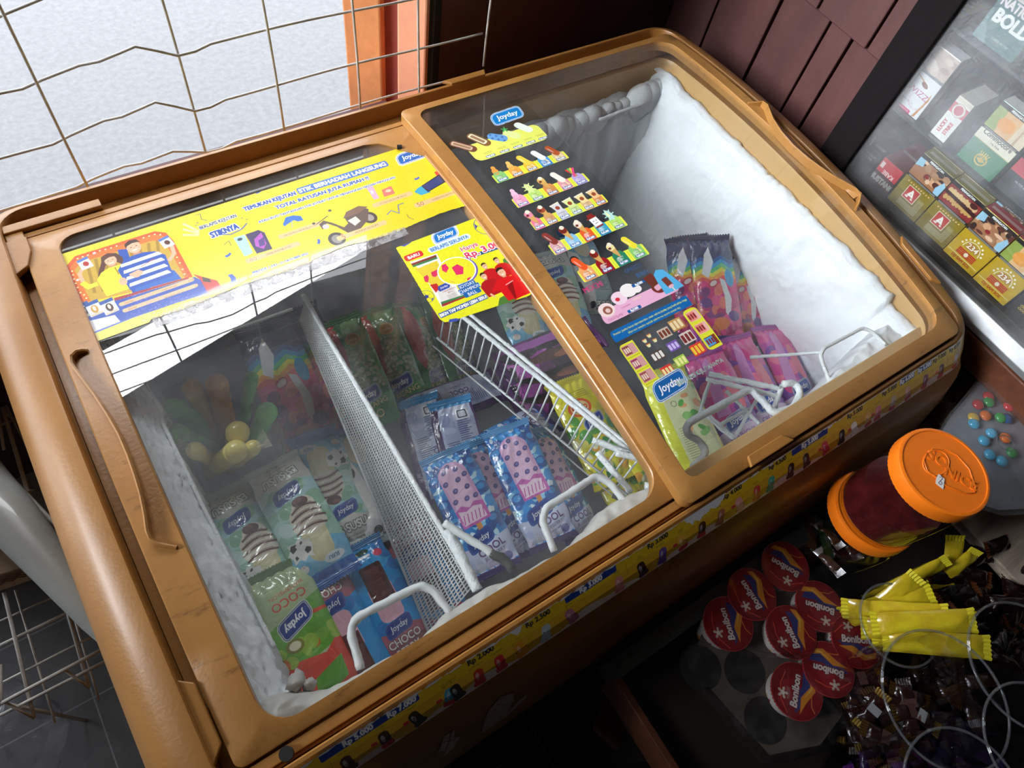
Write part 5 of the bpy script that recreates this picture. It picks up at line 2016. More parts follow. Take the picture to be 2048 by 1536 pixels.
def art_choco(c):
    c.rect(0, 0, W_, H_, '#2f9be0')
    dots(c, 14, 0, W_, 50, H_, 12, ['#2a8ad4', '#46aeec', '#2f7cc4'], 2)
    c.at(34, 92, 1, 0)
    c.rr(-3, -48, 3, -34, 1, '#e0b890').rr(-15, -36, 15, 8, (8, 8, 2, 2), '#eab4c4').rr(-14, -14, 14, 36, 3, '#572f30').rr(-11, -10, 8, 32, 3, '#6a3a38').at()
    c.poly([(20, 78), (30, 72), (40, 78), (50, 72), (50, 80), (20, 84)], '#eab4c4')
    c.ell(12, 136, 7, 5, '#e84a6c').ell(52, 138, 6, 5, '#e84a6c').rect(26, 138, 42, 141, '#ffffff').ell(34, 146, 9, 4, '#2b4a3c')
    c.poly([(0, 6), (W_, 6), (W_, 40), (48, 46), (30, 38), (12, 46), (0, 42)], '#b2606c').poly([(0, 6), (W_, 6), (W_, 28), (40, 32), (20, 26), (0, 30)], '#8c4450')
    c.joy(34, 47, 32, 5, bg='#243f92', rim='#4a5aa0')
    c.text('CHOCO', 34, 27, 9, '#f0dcd8', 'c', .04, 0, 3, .9, '#4a2420', .05).text('BERRY', 34, 15, 9, '#f0dcd8', 'c', .04, 0, 3, .9, '#4a2420', .05)
    c.rect(0, 0, W_, 6, '#6a2c3a').rect(0, H_ - 7, W_, H_, '#3f80b8')


def art_coco(c):
    c.rect(0, 0, W_, H_, '#b9cc9c')
    c.poly([(0, 42), (W_, 62), (W_, 112), (0, 96)], '#6fb03c')
    c.poly([(0, 90), (20, 104), (W_, 96), (W_, H_), (0, H_)], '#e4523e')
    dots(c, 12, 0, W_, 84, 100, 9, ['#8abf4a', '#d87a3e', '#a4c84c'], 4)
    c.poly([(8, 112), (40, 122), (46, 148), (30, 140), (10, 134)], '#66a83a')
    c.poly([(30, 140), (W_, 118), (W_, H_), (26, H_)], '#ea8a86')
    c.rr(0, 60, 40, 64, 1, '#e0562e').ell(44, 84, 9, 7, '#8a8a3c').ell(44, 84, 6, 4.4, '#efe8c8')
    c.joy(34, 62, 36, 18, bg='#1f3f96', rim='#e8ece0')
    c.text('COCO', 32, 36, 9, '#d8503c', 'c', .02, 0, 8, 1).text('WATERMELON', 30, 28, 4.6, '#d8503c', 'c', .02, 0, 8, .9)
    for k in range(8): c.rect(12, 8 + k * 2, 52, 8.6 + k * 2, '#6f8454')
    c.rect(0, 0, W_, 6, '#5e7a4a')


def art_rainbow(c):
    c.rect(0, 0, W_, H_, '#26325e')
    bands = ['#2b5c9e', '#2f9ad0', '#5cc07c', '#e8e040', '#f4a23c', '#ee5a50', '#e8357c']
    y = 118
    for k, col in enumerate(bands):
        c.poly([(-2, y), (12, y + 7), (26, y - 1), (42, y + 8), (56, y), (70, y + 6), (70, 0), (-2, 0)], col)
        y -= 6
    c.rect(0, 0, W_, 74, '#e3347e')
    dots(c, 34, 0, W_, 8, 76, 9, ['#d22c78', '#f05690', '#c02468', '#f27a6c', '#8a2f7a'], 6)
    c.poly([(20, 92), (30, 116), (26, 140), (18, 128), (12, 100)], '#e8ecf2')
    c.poly([(36, 92), (44, 88), (50, 60), (44, 30), (38, 40), (40, 66)], '#eef0f4').ell(26, 84, 8, 5.5, '#c8323c', 30).ell(26, 84, 6, 3.4, '#f4dede', 30)
    c.ell(52, 92, 7, 14, '#3aa4d8').ell(12, 56, 8, 8, '#7a3b8e').ell(50, 34, 9, 8, '#6a3488').ell(30, 24, 12, 9, '#e87c3c')
    c.rect(0, 0, W_, 7, '#3e2a6a').rect(0, H_ - 8, W_, H_, '#1d2648')


def art_bean(c):
    c.rect(0, 0, W_, H_, '#2f7f3c')
    c.poly([(0, 60), (20, 90), (10, 130), (20, H_), (0, H_)], '#25682f')
    c.poly([(36, 160), (60, 160), (60, 120), (48, 90), (30, 108)], '#7ca66a')
    r2 = random.Random(4)
    for _ in range(150):
        x, y = r2.uniform(16, 60), r2.uniform(50, 112)
        if abs(x - 38) + (y - 80) * .2 < 22:
            c.ell(x, y, 2.8, 2.1, r2.choice(['#9ca87c', '#b4bd94', '#7d8a60', '#c6ccab']), r2.uniform(0, 180))
    c.poly([(14, 150), (26, 144), (30, 110), (24, 66), (14, 50), (6, 70), (4, 110)], '#b8453a').poly([(12, 140), (20, 132), (22, 100), (14, 70), (10, 100)], '#cc5c4c')
    c.ell(44, 122, 10, 9, '#d8b070').ell(44, 122, 8, 7, '#b8884a').text('Es Krim', 44, 120, 3, '#f0e4c0', 'c', .02, .1)
    c.ell(20, 152, 6, 5, '#c23a3c')
    c.poly([(0, 6), (W_, 6), (W_, 40), (0, 30)], '#57a35c')
    c.joy(33, 42, 36, 10, bg='#1f3f9c', rim='#dfe8dc')
    c.text('KACANG', 36, 25, 7.5, '#e8eaa0', 'c', .03, 0, 8, 1, '#2a5a30', .05).text('IJO', 38, 11, 10, '#e8eaa0', 'c', .04, 0, 8, 1.1, '#2a5a30', .05)
    c.rect(0, 0, W_, 6, '#2f9a4a').rect(0, H_ - 7, W_, H_, '#24702f')


def art_yellow(c):
    c.rect(0, 0, W_, H_, '#e2d63a')
    dots(c, 26, 0, W_, 10, 100, 9, ['#5ea84a', '#7cb858', '#e8e06a', '#efe9b0', '#3f8e4a'], 8)
    dots(c, 14, 0, W_, 10, 70, 6, ['#e8a83c', '#f2cf5a', '#f4efcf'], 9)
    c.ell(30, 112, 17, 13, '#e4643a').ell(30, 112, 13, 9.5, '#f4d8a0').text('Coco', 30, 108.5, 9, '#d84a34', 'c', .06, 0, 0, .8)
    c.joy(40, 88, 30, 12, bg='#22449c', rim='#d8e0e0')
    for k in range(4): c.rect(18, 126 + k * 3, 50, 126.8 + k * 3, '#8a8420')
    c.rect(0, 0, W_, 7, '#d8c828').rect(0, H_ - 8, W_, H_, '#d0c42c')


def art_yellow_back(c):
    c.rect(0, 0, W_, H_, '#dfe2b4')
    c.rect(0, 0, 14, H_, '#dfe04a').rect(W_ - 6, 0, W_, H_, '#e2dc50')
    dots(c, 22, 30, W_, 50, 150, 6, ['#5ea84a', '#8cc070', '#e8a878'], 8)
    for k in range(16): c.rect(18, 30 + k * 3, 32, 31 + k * 3, '#a8ac80')
    c.ell(26, 108, 4, 4, '#8a8c70').ell(26, 108, 3, 3, '#dfe2b4').ell(24, 124, 2, 3, '#c84444')
    c.rect(0, 0, W_, 14, '#e8ecc8')


def art_pink(c):
    c.rect(0, 0, W_, H_, '#c94aa8')
    dots(c, 36, 0, W_, 10, H_, 13, ['#8c46a8', '#e0509c', '#d63c88', '#7a3f9e', '#f07a9c', '#b45ac0'], 12, 1.6)
    c.poly([(10, 60), (22, 140), (34, 150), (30, 60)], '#d88ccc').ell(48, 92, 9, 30, '#e87a8c', 8)
    c.poly([(0, 6), (W_, 6), (W_, 40), (30, 46), (0, 36)], '#e6d3ea')
    c.joy(34, 50, 38, 12, bg='#2348a4', rim='#e0e4f0')
    c.text('CRUNCHY', 34, 26, 7, '#b06ab8', 'c', .03, 0, 8, .9).text('SCOTCH', 36, 15, 7, '#b06ab8', 'c', .03, 0, 8, .9)
    c.rect(0, 0, W_, 6, '#a43c98')


def art_grape(c):
    c.rect(0, 0, W_, H_, '#7c3a86')
    dots(c, 26, 0, W_, 0, H_, 14, ['#3a2c3c', '#a24aa0', '#5c2c58', '#c06ab8', '#2c2430'], 15, 2.2)
    c.poly([(8, 20), (22, 20), (26, 140), (10, 140)], '#b86ac4').ell(46, 80, 9, 44, '#5a3a30').ell(50, 100, 6, 24, '#9a6044')
    c.joy(40, 134, 28, 0, bg='#3a3f9c', rim='#9a8ac8')
    c.rect(0, 0, W_, 7, '#5a2a6c').rect(0, H_ - 7, W_, H_, '#6a3074')


KINDS = {'blue': art_blue, 'blue_back': art_blue_back, 'susu': art_susu, 'susu_back': art_susu_back, 'choco': art_choco, 'coco': art_coco,
         'rainbow': art_rainbow, 'bean': art_bean, 'yellow': art_yellow, 'yellow_back': art_yellow_back, 'pink': art_pink, 'grape': art_grape}
EDGEC = {'blue': '#3a7cc0', 'blue_back': '#8a92c0', 'susu': '#6fb0d4', 'susu_back': '#a0c0c8', 'choco': '#2f8ad0', 'coco': '#90b070', 'rainbow': '#a03070', 'bean': '#2c7a38', 'yellow': '#d8cc40', 'yellow_back': '#d8dcb0', 'pink': '#b84aa0', 'grape': '#6a3074'}
MESH = {}


def wrapper_mesh(kind, var=0):
    key = (kind, var)
    if key in MESH: return MESH[key]
    c = Cv(W_, H_, .5)
    KINDS[kind](c)
    c.noise(.04, 3 + var)
    top, bot = wrap_shape(W_, H_, .021 if kind not in ('grape', 'blue_back') else .014, sum(map(ord, kind)) + var * 17)
    o = sheet(kind + '_tmp', c, top, M['foil'], None, bot, back=EDGEC[kind])
    me = o.data
    D.objects.remove(o)
    # the two crimped seals are meshes of their own
    sm = []
    for v0, nm in ((-.0010, 'lower'), (H_ - 7, 'upper')):
        b = MB()
        n = 34
        rows_ = 8
        for s_ in (0,):
            vs2 = []
            for j in range(rows_):
                for i in range(n + 1):
                    U = W_ * i / n
                    V = v0 + 8.0 * j / (rows_ - 1) if v0 > 10 else v0 + 7.4 * j / (rows_ - 1)
                    ed_ = (j == 0 and v0 < 10) or (j == rows_ - 1 and v0 > 10)
                    x_, y_, z_ = top(np.array([[U]]), np.array([[min(max(V, 0.), H_)]]))
                    yy = (V - H_ / 2) / 1000 + (.0011 * (1 if i % 2 else -1) if ed_ else 0)
                    vs2.append((float(x_[0, 0]), yy, float(z_[0, 0]) + .0005 + (.0003 if j % 2 else 0)))
            b.add(vs2, [(j * (n + 1) + i, j * (n + 1) + i + 1, (j + 1) * (n + 1) + i + 1, (j + 1) * (n + 1) + i) for j in range(rows_ - 1) for i in range(n)])
        me2 = D.meshes.new('crimped_seal')
        me2.from_pydata(b.v, [], b.f)
        me2.update()
        col = {'blue': ('#3a2460', '#5a9ad0'), 'blue_back': ('#4a2460', '#4a9cd4'), 'susu': ('#b8c2be', '#2a62b4'), 'susu_back': ('#b0c0c0', '#2a62b4'), 'choco': ('#6a2c3a', '#3f80b8'), 'coco': ('#5e7a4a', '#d8605c'), 'rainbow': ('#3e2a6a', '#1d2648'), 'bean': ('#2f9a4a', '#24702f'), 'yellow': ('#d8c828', '#d0c42c'), 'yellow_back': ('#e4e8c0', '#d8d870'), 'pink': ('#a43c98', '#b04aa4'), 'grape': ('#5a2a6c', '#6a3074')}[kind][0 if v0 < 10 else 1]
        key2 = 'seal' + col
        if key2 not in M: M[key2] = mat('seal_' + kind, lin(col), .3, coat=.6)
        me2.materials.append(M[key2])
        sm.append(me2)
    MESH[key] = (me, sm)
    return MESH[key]


def pack(kind, px, py, dx, dy, z, label, group, dzt=0.0, roll=0.0, L=.158, var=0, name='ice_cream_pack', cat='ice cream'):
    """bag centred where pixel px,py meets height z; its printed top points along dx,dy; dzt lifts the top end"""
    me, sm = wrapper_mesh(kind, var)
    o = link(name, me)
    if o.data.materials[:] == []: o.data.materials.append(M['foil'])
    P0 = at(px, py, z)
    P1_ = at(px + dx, py + dy, z)
    y = (P1_ - P0).normalized()
    y = Vector((y.x, y.y, math.tan(dzt) if dzt else 0)).normalized()
    zz = Vector((0, 0, 1))
    x = y.cross(zz).normalized()
    zz = x.cross(y)
    m = Matrix((x, y, zz)).transposed()
    m = m @ Matrix.Rotation(roll, 3, 'Y')
    o.matrix_world = Matrix.Translation(P0) @ m.to_4x4() @ Matrix.Scale(L / .160, 4)
    tag(o, label, cat, group)
    for k in sm:
        s_ = link('crimped_seal', k, o)
    return o


UP = (-.47, -.88)
DN = (.47, .88)
gb, gs, gr, gc, gy, gp, gg, gk = 'blueberry ice cream packs in the middle basket', 'milk ice cream packs', 'rainbow wrapped ice cream packs', 'blue choco berry packs in the front left corner', 'yellow coconut ice cream packs', 'pink ice cream packs', 'dark purple packs stacked sideways', 'green bean ice cream packs'
# blueberry
pack('blue_back', 905, 800, -.94, .34, -.19, 'blueberry pack half hidden under the green packs, sideways', gb, 0, .1, .15, 1)
pack('blue_back', 862, 895, -.30, -.95, -.185, 'grey-backed blueberry pack standing next to the mesh side', gb, .1, -.25, .15)
pack('blue_back', 925, 905, -.30, -.95, -.175, 'grey-backed blueberry pack with dark purple edge in the middle of the basket', gb, .25, -.15, .15, 1)
pack('blue', 1010, 885, -.85, .50, -.165, 'blueberry pack lying crosswise behind the front ones', gb, .05, .3, .155, 1)
pack('blue', 1120, 965, -.42, -.90, -.150, 'rightmost blueberry pack squeezed against the basket wires', gb, .12, .45, .158)
pack('blue', 990, 1000, -.46, -.89, -.150, 'middle front blueberry pack with folded cream flap', gb, .15, .25, .162, 1)
pack('blue', 1058, 968, -.44, -.90, -.132, 'front blueberry pack with full ice cream print, under the white handle', gb, .18, -.08, .162)
pack('blue', 940, 1022, -.44, -.90, -.130, 'front left blueberry pack with bright window glare beside the mesh', gb, .15, -.15, .162)
# green beans
pack('bean', 905, 690, -.42, -.90, -.21, 'green bean pack farthest right, mostly plain green', gk, .25, .5, .165, 1)
pack('bean', 850, 705, -.42, -.90, -.20, 'third green bean pack, turned on its side', gk, .25, .55, .165, 1)
pack('bean', 780, 722, -.42, -.90, -.185, 'second green bean pack, its logo partly covered', gk, .25, -.1, .165)
pack('bean', 716, 745, -.42, -.90, -.170, 'front green bean pack next to the mesh side', gk, .25, -.2, .165)
# milk
pack('susu_back', 735, 965, -.40, -.92, -.20, 'milk pack showing its printed back beside the mesh side', gs, .1, .35, .165)
pack('susu', 668, 975, -.40, -.92, -.185, 'milk pack lying upright way round behind the two big ones', gs, .12, .1, .165, 1)
pack('susu', 504, 1095, .48, .88, -.175, 'milk pack nearest the left frost wall, upside down', gs, -.08, -.1, .170)
pack('susu', 604, 1040, .48, .88, -.165, 'milk pack upside down with silver glare, second from the left wall', gs, -.08, .05, .172)
pack('susu', 1120, 590, .36, .93, -.19, 'milk pack in the covered basket touching the lid divider', gs, -.1, .1, .17)
pack('susu', 1035, 610, .40, .92, -.185, 'milk pack below the square poster', gs, -.1, -.1, .17, 1)
pack('susu_back', 1175, 545, -.36, -.93, -.20, 'milk pack under the price list film', gs, .1, .2, .165)
# front left corner
pack('choco', 850, 1150, .46, .88, -.215, 'choco berry pack tucked below the mesh side', gc, -.1, .15, .155)
pack('choco', 690, 1268, .46, .88, -.190, 'choco berry pack upside down beside the watermelon pack', gc, -.12, -.1, .165, 1)
pack('choco', 770, 1205, -.46, -.88, -.200, 'choco berry pack right way up under the wire handle', gc, .1, .05, .160)
pack('coco', 608, 1275, .42, .90, -.170, 'green and red watermelon ice cream pack in the front left corner', None, -.12, -.1, .178)
# rainbow
pack('rainbow', 633, 745, -.44, -.89, -.215, 'rainbow pack leaning on the mesh side, right of the pair', gr, .35, -.1, .20)
pack('rainbow', 577, 775, -.42, -.90, -.190, 'rainbow pack with navy end beside the ice pops', gr, .30, .12, .20, 1)
pack('rainbow', 1385, 570, -.30, -.95, -.185, 'rainbow pack nearest the price list film', gr, .3, -.35, .175)
pack('rainbow', 1480, 590, -.34, -.94, -.180, 'rainbow pack closest to the white frost wall', gr, .3, .25, .175, 1)
pack('rainbow', 1432, 575, -.34, -.94, -.150, 'rainbow pack on top of two others on the right', gr, .35, -.05, .175)
# purple stack under the divider
for k, (x, y, z) in enumerate([(1120, 770, -.20), (1105, 735, -.185), (1100, 700, -.17)]):
    pack('grape', x, y, .93, -.36, z, ['lowest dark purple pack under the divider', 'middle dark purple pack of the sideways stack', 'topmost dark purple pack below the milk packs'][k], gg, 0, .2 - .2 * k, .165, k % 2)
# yellow
pack('yellow', 1180, 860, -.50, -.87, -.155, 'yellow coconut pack behind the basket wires', gy, .15, -.1, .16)
pack('yellow', 1262, 865, -.50, -.87, -.165, 'yellow coconut pack partly under the lid divider', gy, .15, .3, .16, 1)
pack('yellow', 1215, 925, -.50, -.87, -.185, 'lower yellow pack below the frosted rails', gy, .1, .1, .16)
pack('yellow_back', 1372, 850, -.46, -.89, -.120, 'yellow pack showing its pale back under the price list logo', gy, .1, -.1, .175)
# pink
pack('pink', 1575, 745, -.50, -.86, -.180, 'pink pack against the frosted front corner', gp, .15, .2, .165, 1)
pack('pink', 1510, 770, -.52, -.85, -.165, 'pink pack in the middle under the criss-cross wires', gp, .15, -.05, .165)
pack('pink', 1450, 805, -.50, -.86, -.155, 'pink pack nearest the yellow one, under the handle', gp, .15, -.15, .165, 1)
pack('pink', 1440, 715, -.46, -.89, -.205, 'pink pack deep behind the others', gp, .1, .2, .165)

# ------------------------------------------------------------------ tub of tube-shaped ice pops
tubc = at(450, 905, -.17)
tb = thing('plastic_tub', 'round clear plastic tub full of coloured ice pops in the left basket', 'tub', tuple(tubc))
M['tub'] = clear_mat('clear_tub', (.90, .92, .92), 1.45, .02, fog=.08, fogcol=(.7, .75, .75), fscale=30, fmax=.2)
b = MB()
b.lathe([(.0001, -.075), (.052, -.075), (.056, -.070), (.066, .0), (.069, .004), (.072, .004), (.0725, .001), (.0705, .001), (.068, -.002), (.0575, -.072), (.0001, -.0735)], (0, 0, 0), 48)
b.build('tub_wall', M['tub'], tb, smooth=True)
b = MB()
b.lathe([(.070, .003), (.0735, .006), (.0735, .0), (.070, .0)], (0, 0, 0), 48)
b.build('tub_rim', clear_mat('tub_rim_plastic', (.8, .84, .84), 1.5, .05, fog=.25, fogcol=(.7, .75, .75), fmax=.4), tb, smooth=True)
POPC = {'green': (.20, .75, .16), 'orange': (.92, .38, .07), 'amber': (.92, .58, .10), 'yellow': (.98, .82, .22)}
PM = {k: mat(k + '_ice_pop', v, .28, coat=.5, sss=.25, var=.15, vscale=40) for k, v in POPC.items()}
CLF = clear_mat('pop_film', (.96, .95, .85), 1.4, .08, fog=.25, fogcol=(.8, .75, .5), fscale=60, fmax=.5)


def ice_pop(tip, base, zt_, zb, colr, label, r=.0125, tail=None):
    zt_, zb = zt_ + .035, zb + .03
    P0, P1_ = at(*tip, zt_), at(*base, zb)
    t = thing('ice_pop', label, 'ice pop', tuple(P0), 'tube ice pops in the clear tub')
    d = P1_ - P0
    L_ = d.length
    b = MB()
    n = 22
    pts = []
    rad = []
    for i in range(n + 1):
        u = i / n
        pts.append(d * u * (1 - r / L_ * 0) )
        e = min(1, u * L_ / r)
        e2 = min(1, (1 - u) * L_ / r)
        rad.append(r * math.sqrt(max(.0004, 1 - (1 - e) ** 2)) * (math.sqrt(max(.02, 1 - (1 - e2) ** 2))) * (1 + .04 * math.sin(u * 9)))
    us = sorted(set([0] + [(1 - math.cos(math.pi / 2 * k / 7)) * r / L_ for k in range(8)] + list(np.linspace(r / L_, 1, 14))))
    b.tube([d * u for u in us], lambda q: 1, 16)
    # re-radius: rebuild rings with the capsule radius
    b.v = []
    b.f = []
    ax = d.normalized()
    a1 = ax.orthogonal().normalized()
    a2 = ax.cross(a1)
    rings_ = []
    for u in us:
        e = min(1, u * L_ / r)
        rr2 = r * math.sqrt(max(.0001, 1 - (1 - e) ** 2)) * (1 + .03 * math.sin(u * 11 + 1)) * (1 - .12 * u)
        rings_.append([d * u + (a1 * math.cos(q) + a2 * math.sin(q)) * rr2 for q in np.linspace(0, 2 * math.pi, 18, endpoint=False)])
    b.loft(rings_, cap0=True, cap1=True)
    b.build('ice_tube', PM[colr], t, smooth='full')
    if tail:
        T0 = at(*tail, zt_ + .004) - P0
        b = MB()
        s_ = (T0).normalized()
        side = s_.cross(Vector((0, 0, 1))).normalized()
        rows_ = []
        for j in range(6):
            u = j / 5
            wv = .004 + .009 * u
            rows_.append([T0 * (.1 + .9 * u) + side * wv * k + Vector((0, 0, .0016 * math.sin(k * 9 + j))) for k in np.linspace(-1, 1, 9)])
        b.loft(rows_, close=False)
        b.build('twisted_end', CLF, t, smooth='full')
    return t


ice_pop((430, 752), (466, 905), -.135, -.25, 'orange', 'orange ice pop standing at the far side of the tub', .0135)
ice_pop((378, 762), (452, 900), -.140, -.25, 'amber', 'amber ice pop left of the orange one')
ice_pop((336, 808), (450, 880), -.140, -.25, 'green', 'upper green ice pop pointing left', .0130)
ice_pop((345, 862), (440, 905), -.140, -.25, 'green', 'lower green ice pop pointing left, with yellow twisted end', .0120, (322, 838))
ice_pop((538, 815), (500, 905), -.130, -.25, 'green', 'green ice pop pointing right', .0125)
ice_pop((505, 745), (480, 880), -.165, -.25, 'green', 'thin green ice pop half hidden beside the rainbow pack', .0085)
ice_pop((476, 858), (470, 915), -.120, -.24, 'yellow', 'yellow ice pop end facing up in the middle', .0135)
ice_pop((478, 898), (420, 940), -.112, -.23, 'yellow', 'front yellow ice pop lying towards the left', .0130)
ice_pop((510, 892), (460, 935), -.130, -.24, 'yellow', 'yellow ice pop with clear twisted end at the right', .0095, (536, 876))
ice_pop((385, 898), (440, 930), -.130, -.24, 'yellow', 'yellow ice pop with clear twisted end at the left', .0105, (352, 895))

# ================================================================== CIGARETTE CABINET ON THE RIGHT
CX = 1.035
cab = thing('display_cabinet', 'glass fronted cabinet with black frame full of cigarette packs, right of the freezer', 'cabinet', (1.16, -.05, -.03))


def cpart(mb, name, m, **k):
    o = mb.build(name, m, cab, **k)
    o.location = (-1.16, .05, .03)
    return o


b = MB()
b.box(CX - .004, CX + .03, .272, .322, -.05, 1.1)
cpart(b, 'post', mat('black_frame', (.008, .006, .007), .85, spec=.15, bump=.3, bscale=90), bevel=.002)
b = MB()
b.box(CX + .25, CX + .26, -.55, .32, -.05, 1.1)
b.box(CX + .03, CX + .25, .300, .305, -.05, 1.1)
cpart(b, 'back_panel', mat('cabinet_inner', (.05, .05, .052), .6, var=.3, vscale=12))
b = MB()
b.add([(CX - .008, -.55, -.040), (CX - .008, .30, -.040), (CX + .004, .30, -.022), (CX + .004, -.55, -.022), (CX + .012, .30, -.022), (CX + .012, -.55, -.022), (CX + .012, -.55, -.05), (CX + .012, .30, -.05), (CX - .008, -.55, -.05), (CX - .008, .30, -.05)],
      [(0, 3, 2, 1), (3, 5, 4, 2), (5, 6, 7, 4), (6, 8, 9, 7), (8, 0, 1, 9), (0, 8, 6, 5, 3), (1, 2, 4, 7, 9)])
cpart(b, 'metal_track', mat('aluminium', (.40, .42, .43), .42, metal=.6, var=.25, vscale=30), bevel=.001)
b = MB()
b.box(CX + .012, CX + .25, -.55, .30, -.03, -.0105)
cpart(b, 'bottom_shelf', mat('dark_shelf', (.03, .026, .024), .6), bevel=.001)
b = MB()
b.box(CX + .016, CX + .25, -.55, .30, .100, .1045)
cpart(b, 'glass_shelf', mat('smoked_shelf', (.045, .05, .055), .2, coat=.4))
b = MB()
b.box(CX + .016, CX + .25, -.55, .30, .222, .2265)
cpart(b, 'glass_shelf', mat('smoked_shelf_b', (.045, .05, .055), .2, coat=.4))
M['glass_cab'] = clear_mat('cabinet_glass', (.93, .95, .95), 1.65, 0.0, fog=.004, fogcol=(.80, .82, .86), fscale=3, flo=.46, fhi=.72, fmax=.19)  # fog holds dust plus painted-in haze of the reflected surroundings
b = MB()
b.box(CX + .0045, CX + .008, -.55, .275, -.030, 1.05)
cpart(b, 'glass_front', M['glass_cab'])


def cig_box(y0, z0, label, art, w=.056, h=.088, d=.022, x=1.060, side='#c8c8c8', topc='#c0c0c0', tilt=0.0, grp='cigarette packs in the cabinet', res=.4):
    t = thing('cigarette_pack', label, 'cigarette pack', (x, y0 + w / 2, z0), grp, tilt)
    b = MB()
    b.box(.0004, d, -w / 2, w / 2, 0, h)
    b.build('box', mat('card_' + side, side, .35, coat=.6), t, bevel=.001)
    c = Cv(w * 1000, h * 1000, res)
    art(c)
    c.noise(.05, 3)
    # the front faces -x; the printed right side is towards -y
    sheet('printed_front', c, lambda U, V: (0 * U - .0003, w / 2 - U / 1000 * .985 - .0004, V / 1000 * .985 + .0006), M['paper'], t)
    c = Cv(w * 1000, d * 1000, .6, topc)
    c.rect(4, d * 500 - 3, w * 1000 - 4, d * 500 + 3, '#e8e8e4', .35)
    if art in (a_sampo, a_dji):
        c.text('PERINGATAN', w * 500, d * 500 - 2, 3.6, '#dcd8c8', 'c', .02, 0, 0, .9)
    sheet('printed_top', c, lambda U, V: (V / 1000, w / 2 - U / 1000, 0 * U + h + .0004), M['paper'], t)
    return t


def warn(c, w, h, kind):
    y0, y1 = h * .60, h * .93
    c.rect(0, y0 - 4, w, h, '#17161a')
    r2 = random.Random(kind)
    if kind in (1, 3):
        c.rect(0, y0, w, y1, '#a8724e')
        for _ in range(26): c.ell(r2.uniform(0, w), r2.uniform(y0 + 2, y1 - 2), r2.uniform(3, 8), r2.uniform(2, 5), r2.choice(['#d8a47c', '#5c2c24', '#e8c0a0', '#2e1c1a', '#b08460']))
        c.poly([(w * .84, y0), (w, y0), (w, y0 + 18), (w * .9, y0 + 22), (w * .8, y0 + 8)], '#9cc8e0').poly([(0, y1), (10, y1), (12, y1 - 10), (0, y1 - 14)], '#9cc8e0')
        c.ell(w * .45, (y0 + y1) / 2 - 3, 4, 3, '#8a2026')
    elif kind == 2:
        c.rect(0, y0, w, y1, '#8c2c2c')
        for k in range(9): c.ell(6 + k * 5.4, y1 - 8 + (k % 2), 3.4, 4, '#d8b47c').ell(6 + k * 5.4, y0 + 9 + (k % 3), 3, 4, '#caa060')
        c.poly([(0, y0 + 14), (w, y0 + 11), (w, y0 + 17), (0, y0 + 19)], '#3a1214').ell(w * .8, y1 - 5, 6, 4, '#4a1a1a')
    else:
        c.rect(0, y0, w, y1, '#e8b880')
        c.poly([(0, y0), (16, y0), (14, y1), (0, y1)], '#98a850').ell(24, y0 + 14, 12, 9, '#eca04a').rect(38, y0, w, y1, '#e6d2b4').rect(44, y0, 47, y1, '#c8a888')
    c.text('PERINGATAN', w / 2, h * .945, h * .036, '#f4f4f0', 'c', .04, 0, 0, .95)
    for k in range(2): c.rect(3, y0 - 2 - k * 1.4, w - 3, y0 - 1.3 - k * 1.4, '#b8b4b0')


def a_sampo(c, k=1):
    w, h = c.w, c.h
    c.rect(0, 0, w, h, '#8c7a22').rect(0, 0, w, h * .3, '#7c6a1c')
    c.text('SAMPOERNA', w / 2, 46.5, 4.6, '#3a3418', 'c', 0, 0, 0, .95)
    for i in range(9): c.ell(9 + i * 4.8, 43.4 - abs(i - 4) * .0, 1.25, 1.25, '#e8b478')
    for i in range(5):
        o_ = i * 2.0
        c.line([(40 + o_, 32), (40 + o_, 14 - o_), (14, 14 - o_)], .5, '#d8d4b8')
    c.rect(14, 18, 36, 40, '#e4d8c0').rect(15, 19, 35, 39, '#bc2a24').text('A', 25, 22.5, 13, '#f6efe4', 'c', .05, 0, 0, 1)
    c.rect(18, 24, 32, 25, '#bc2a24').line([(18, 23), (22, 22), (24, 36)], 1.2, '#f6efe4')
    warn(c, w, h, k)


def a_dji(c, k=3):
    w, h = c.w, c.h
    c.rect(0, 0, w, h, '#c4a01e').rect(0, 0, w, 7, '#b89218')
    for i in range(9):
        a = math.pi * (i + .5) / 9
        c.ell(w / 2 + 17 * math.cos(a), 27 + 17 * math.sin(a), 1.5, 1.5, '#f0e6d0')
    c.ell(w / 2, 27, 14, 14, '#e8dcae').ell(w / 2, 27, 12.6, 12.6, '#b89a2c').rect(0, 12, w, 26, '#c4a01e').rect(8, 0, w - 8, 26, '#c4a01e')
    c.text('234', w / 2, 28, 8.4, '#f2ead0', 'c', .05, 0, 0, 1.05, '#a42a1c', .06)
    for i in range(4): c.rect(13, 13 + i * 2.7, w - 13, 15.2 + i * 2.7, '#bc3424')
    c.ell(w / 2, 18, 3, 3.4, '#e8d8c0').rect(2, 10.2, w - 2, 10.8, '#efe6c4')
    c.text('DJI SAM SOE', w / 2, 4.4, 4.6, '#a8301e', 'c', .05, 0, 0, .92)
    warn(c, w, h, k)


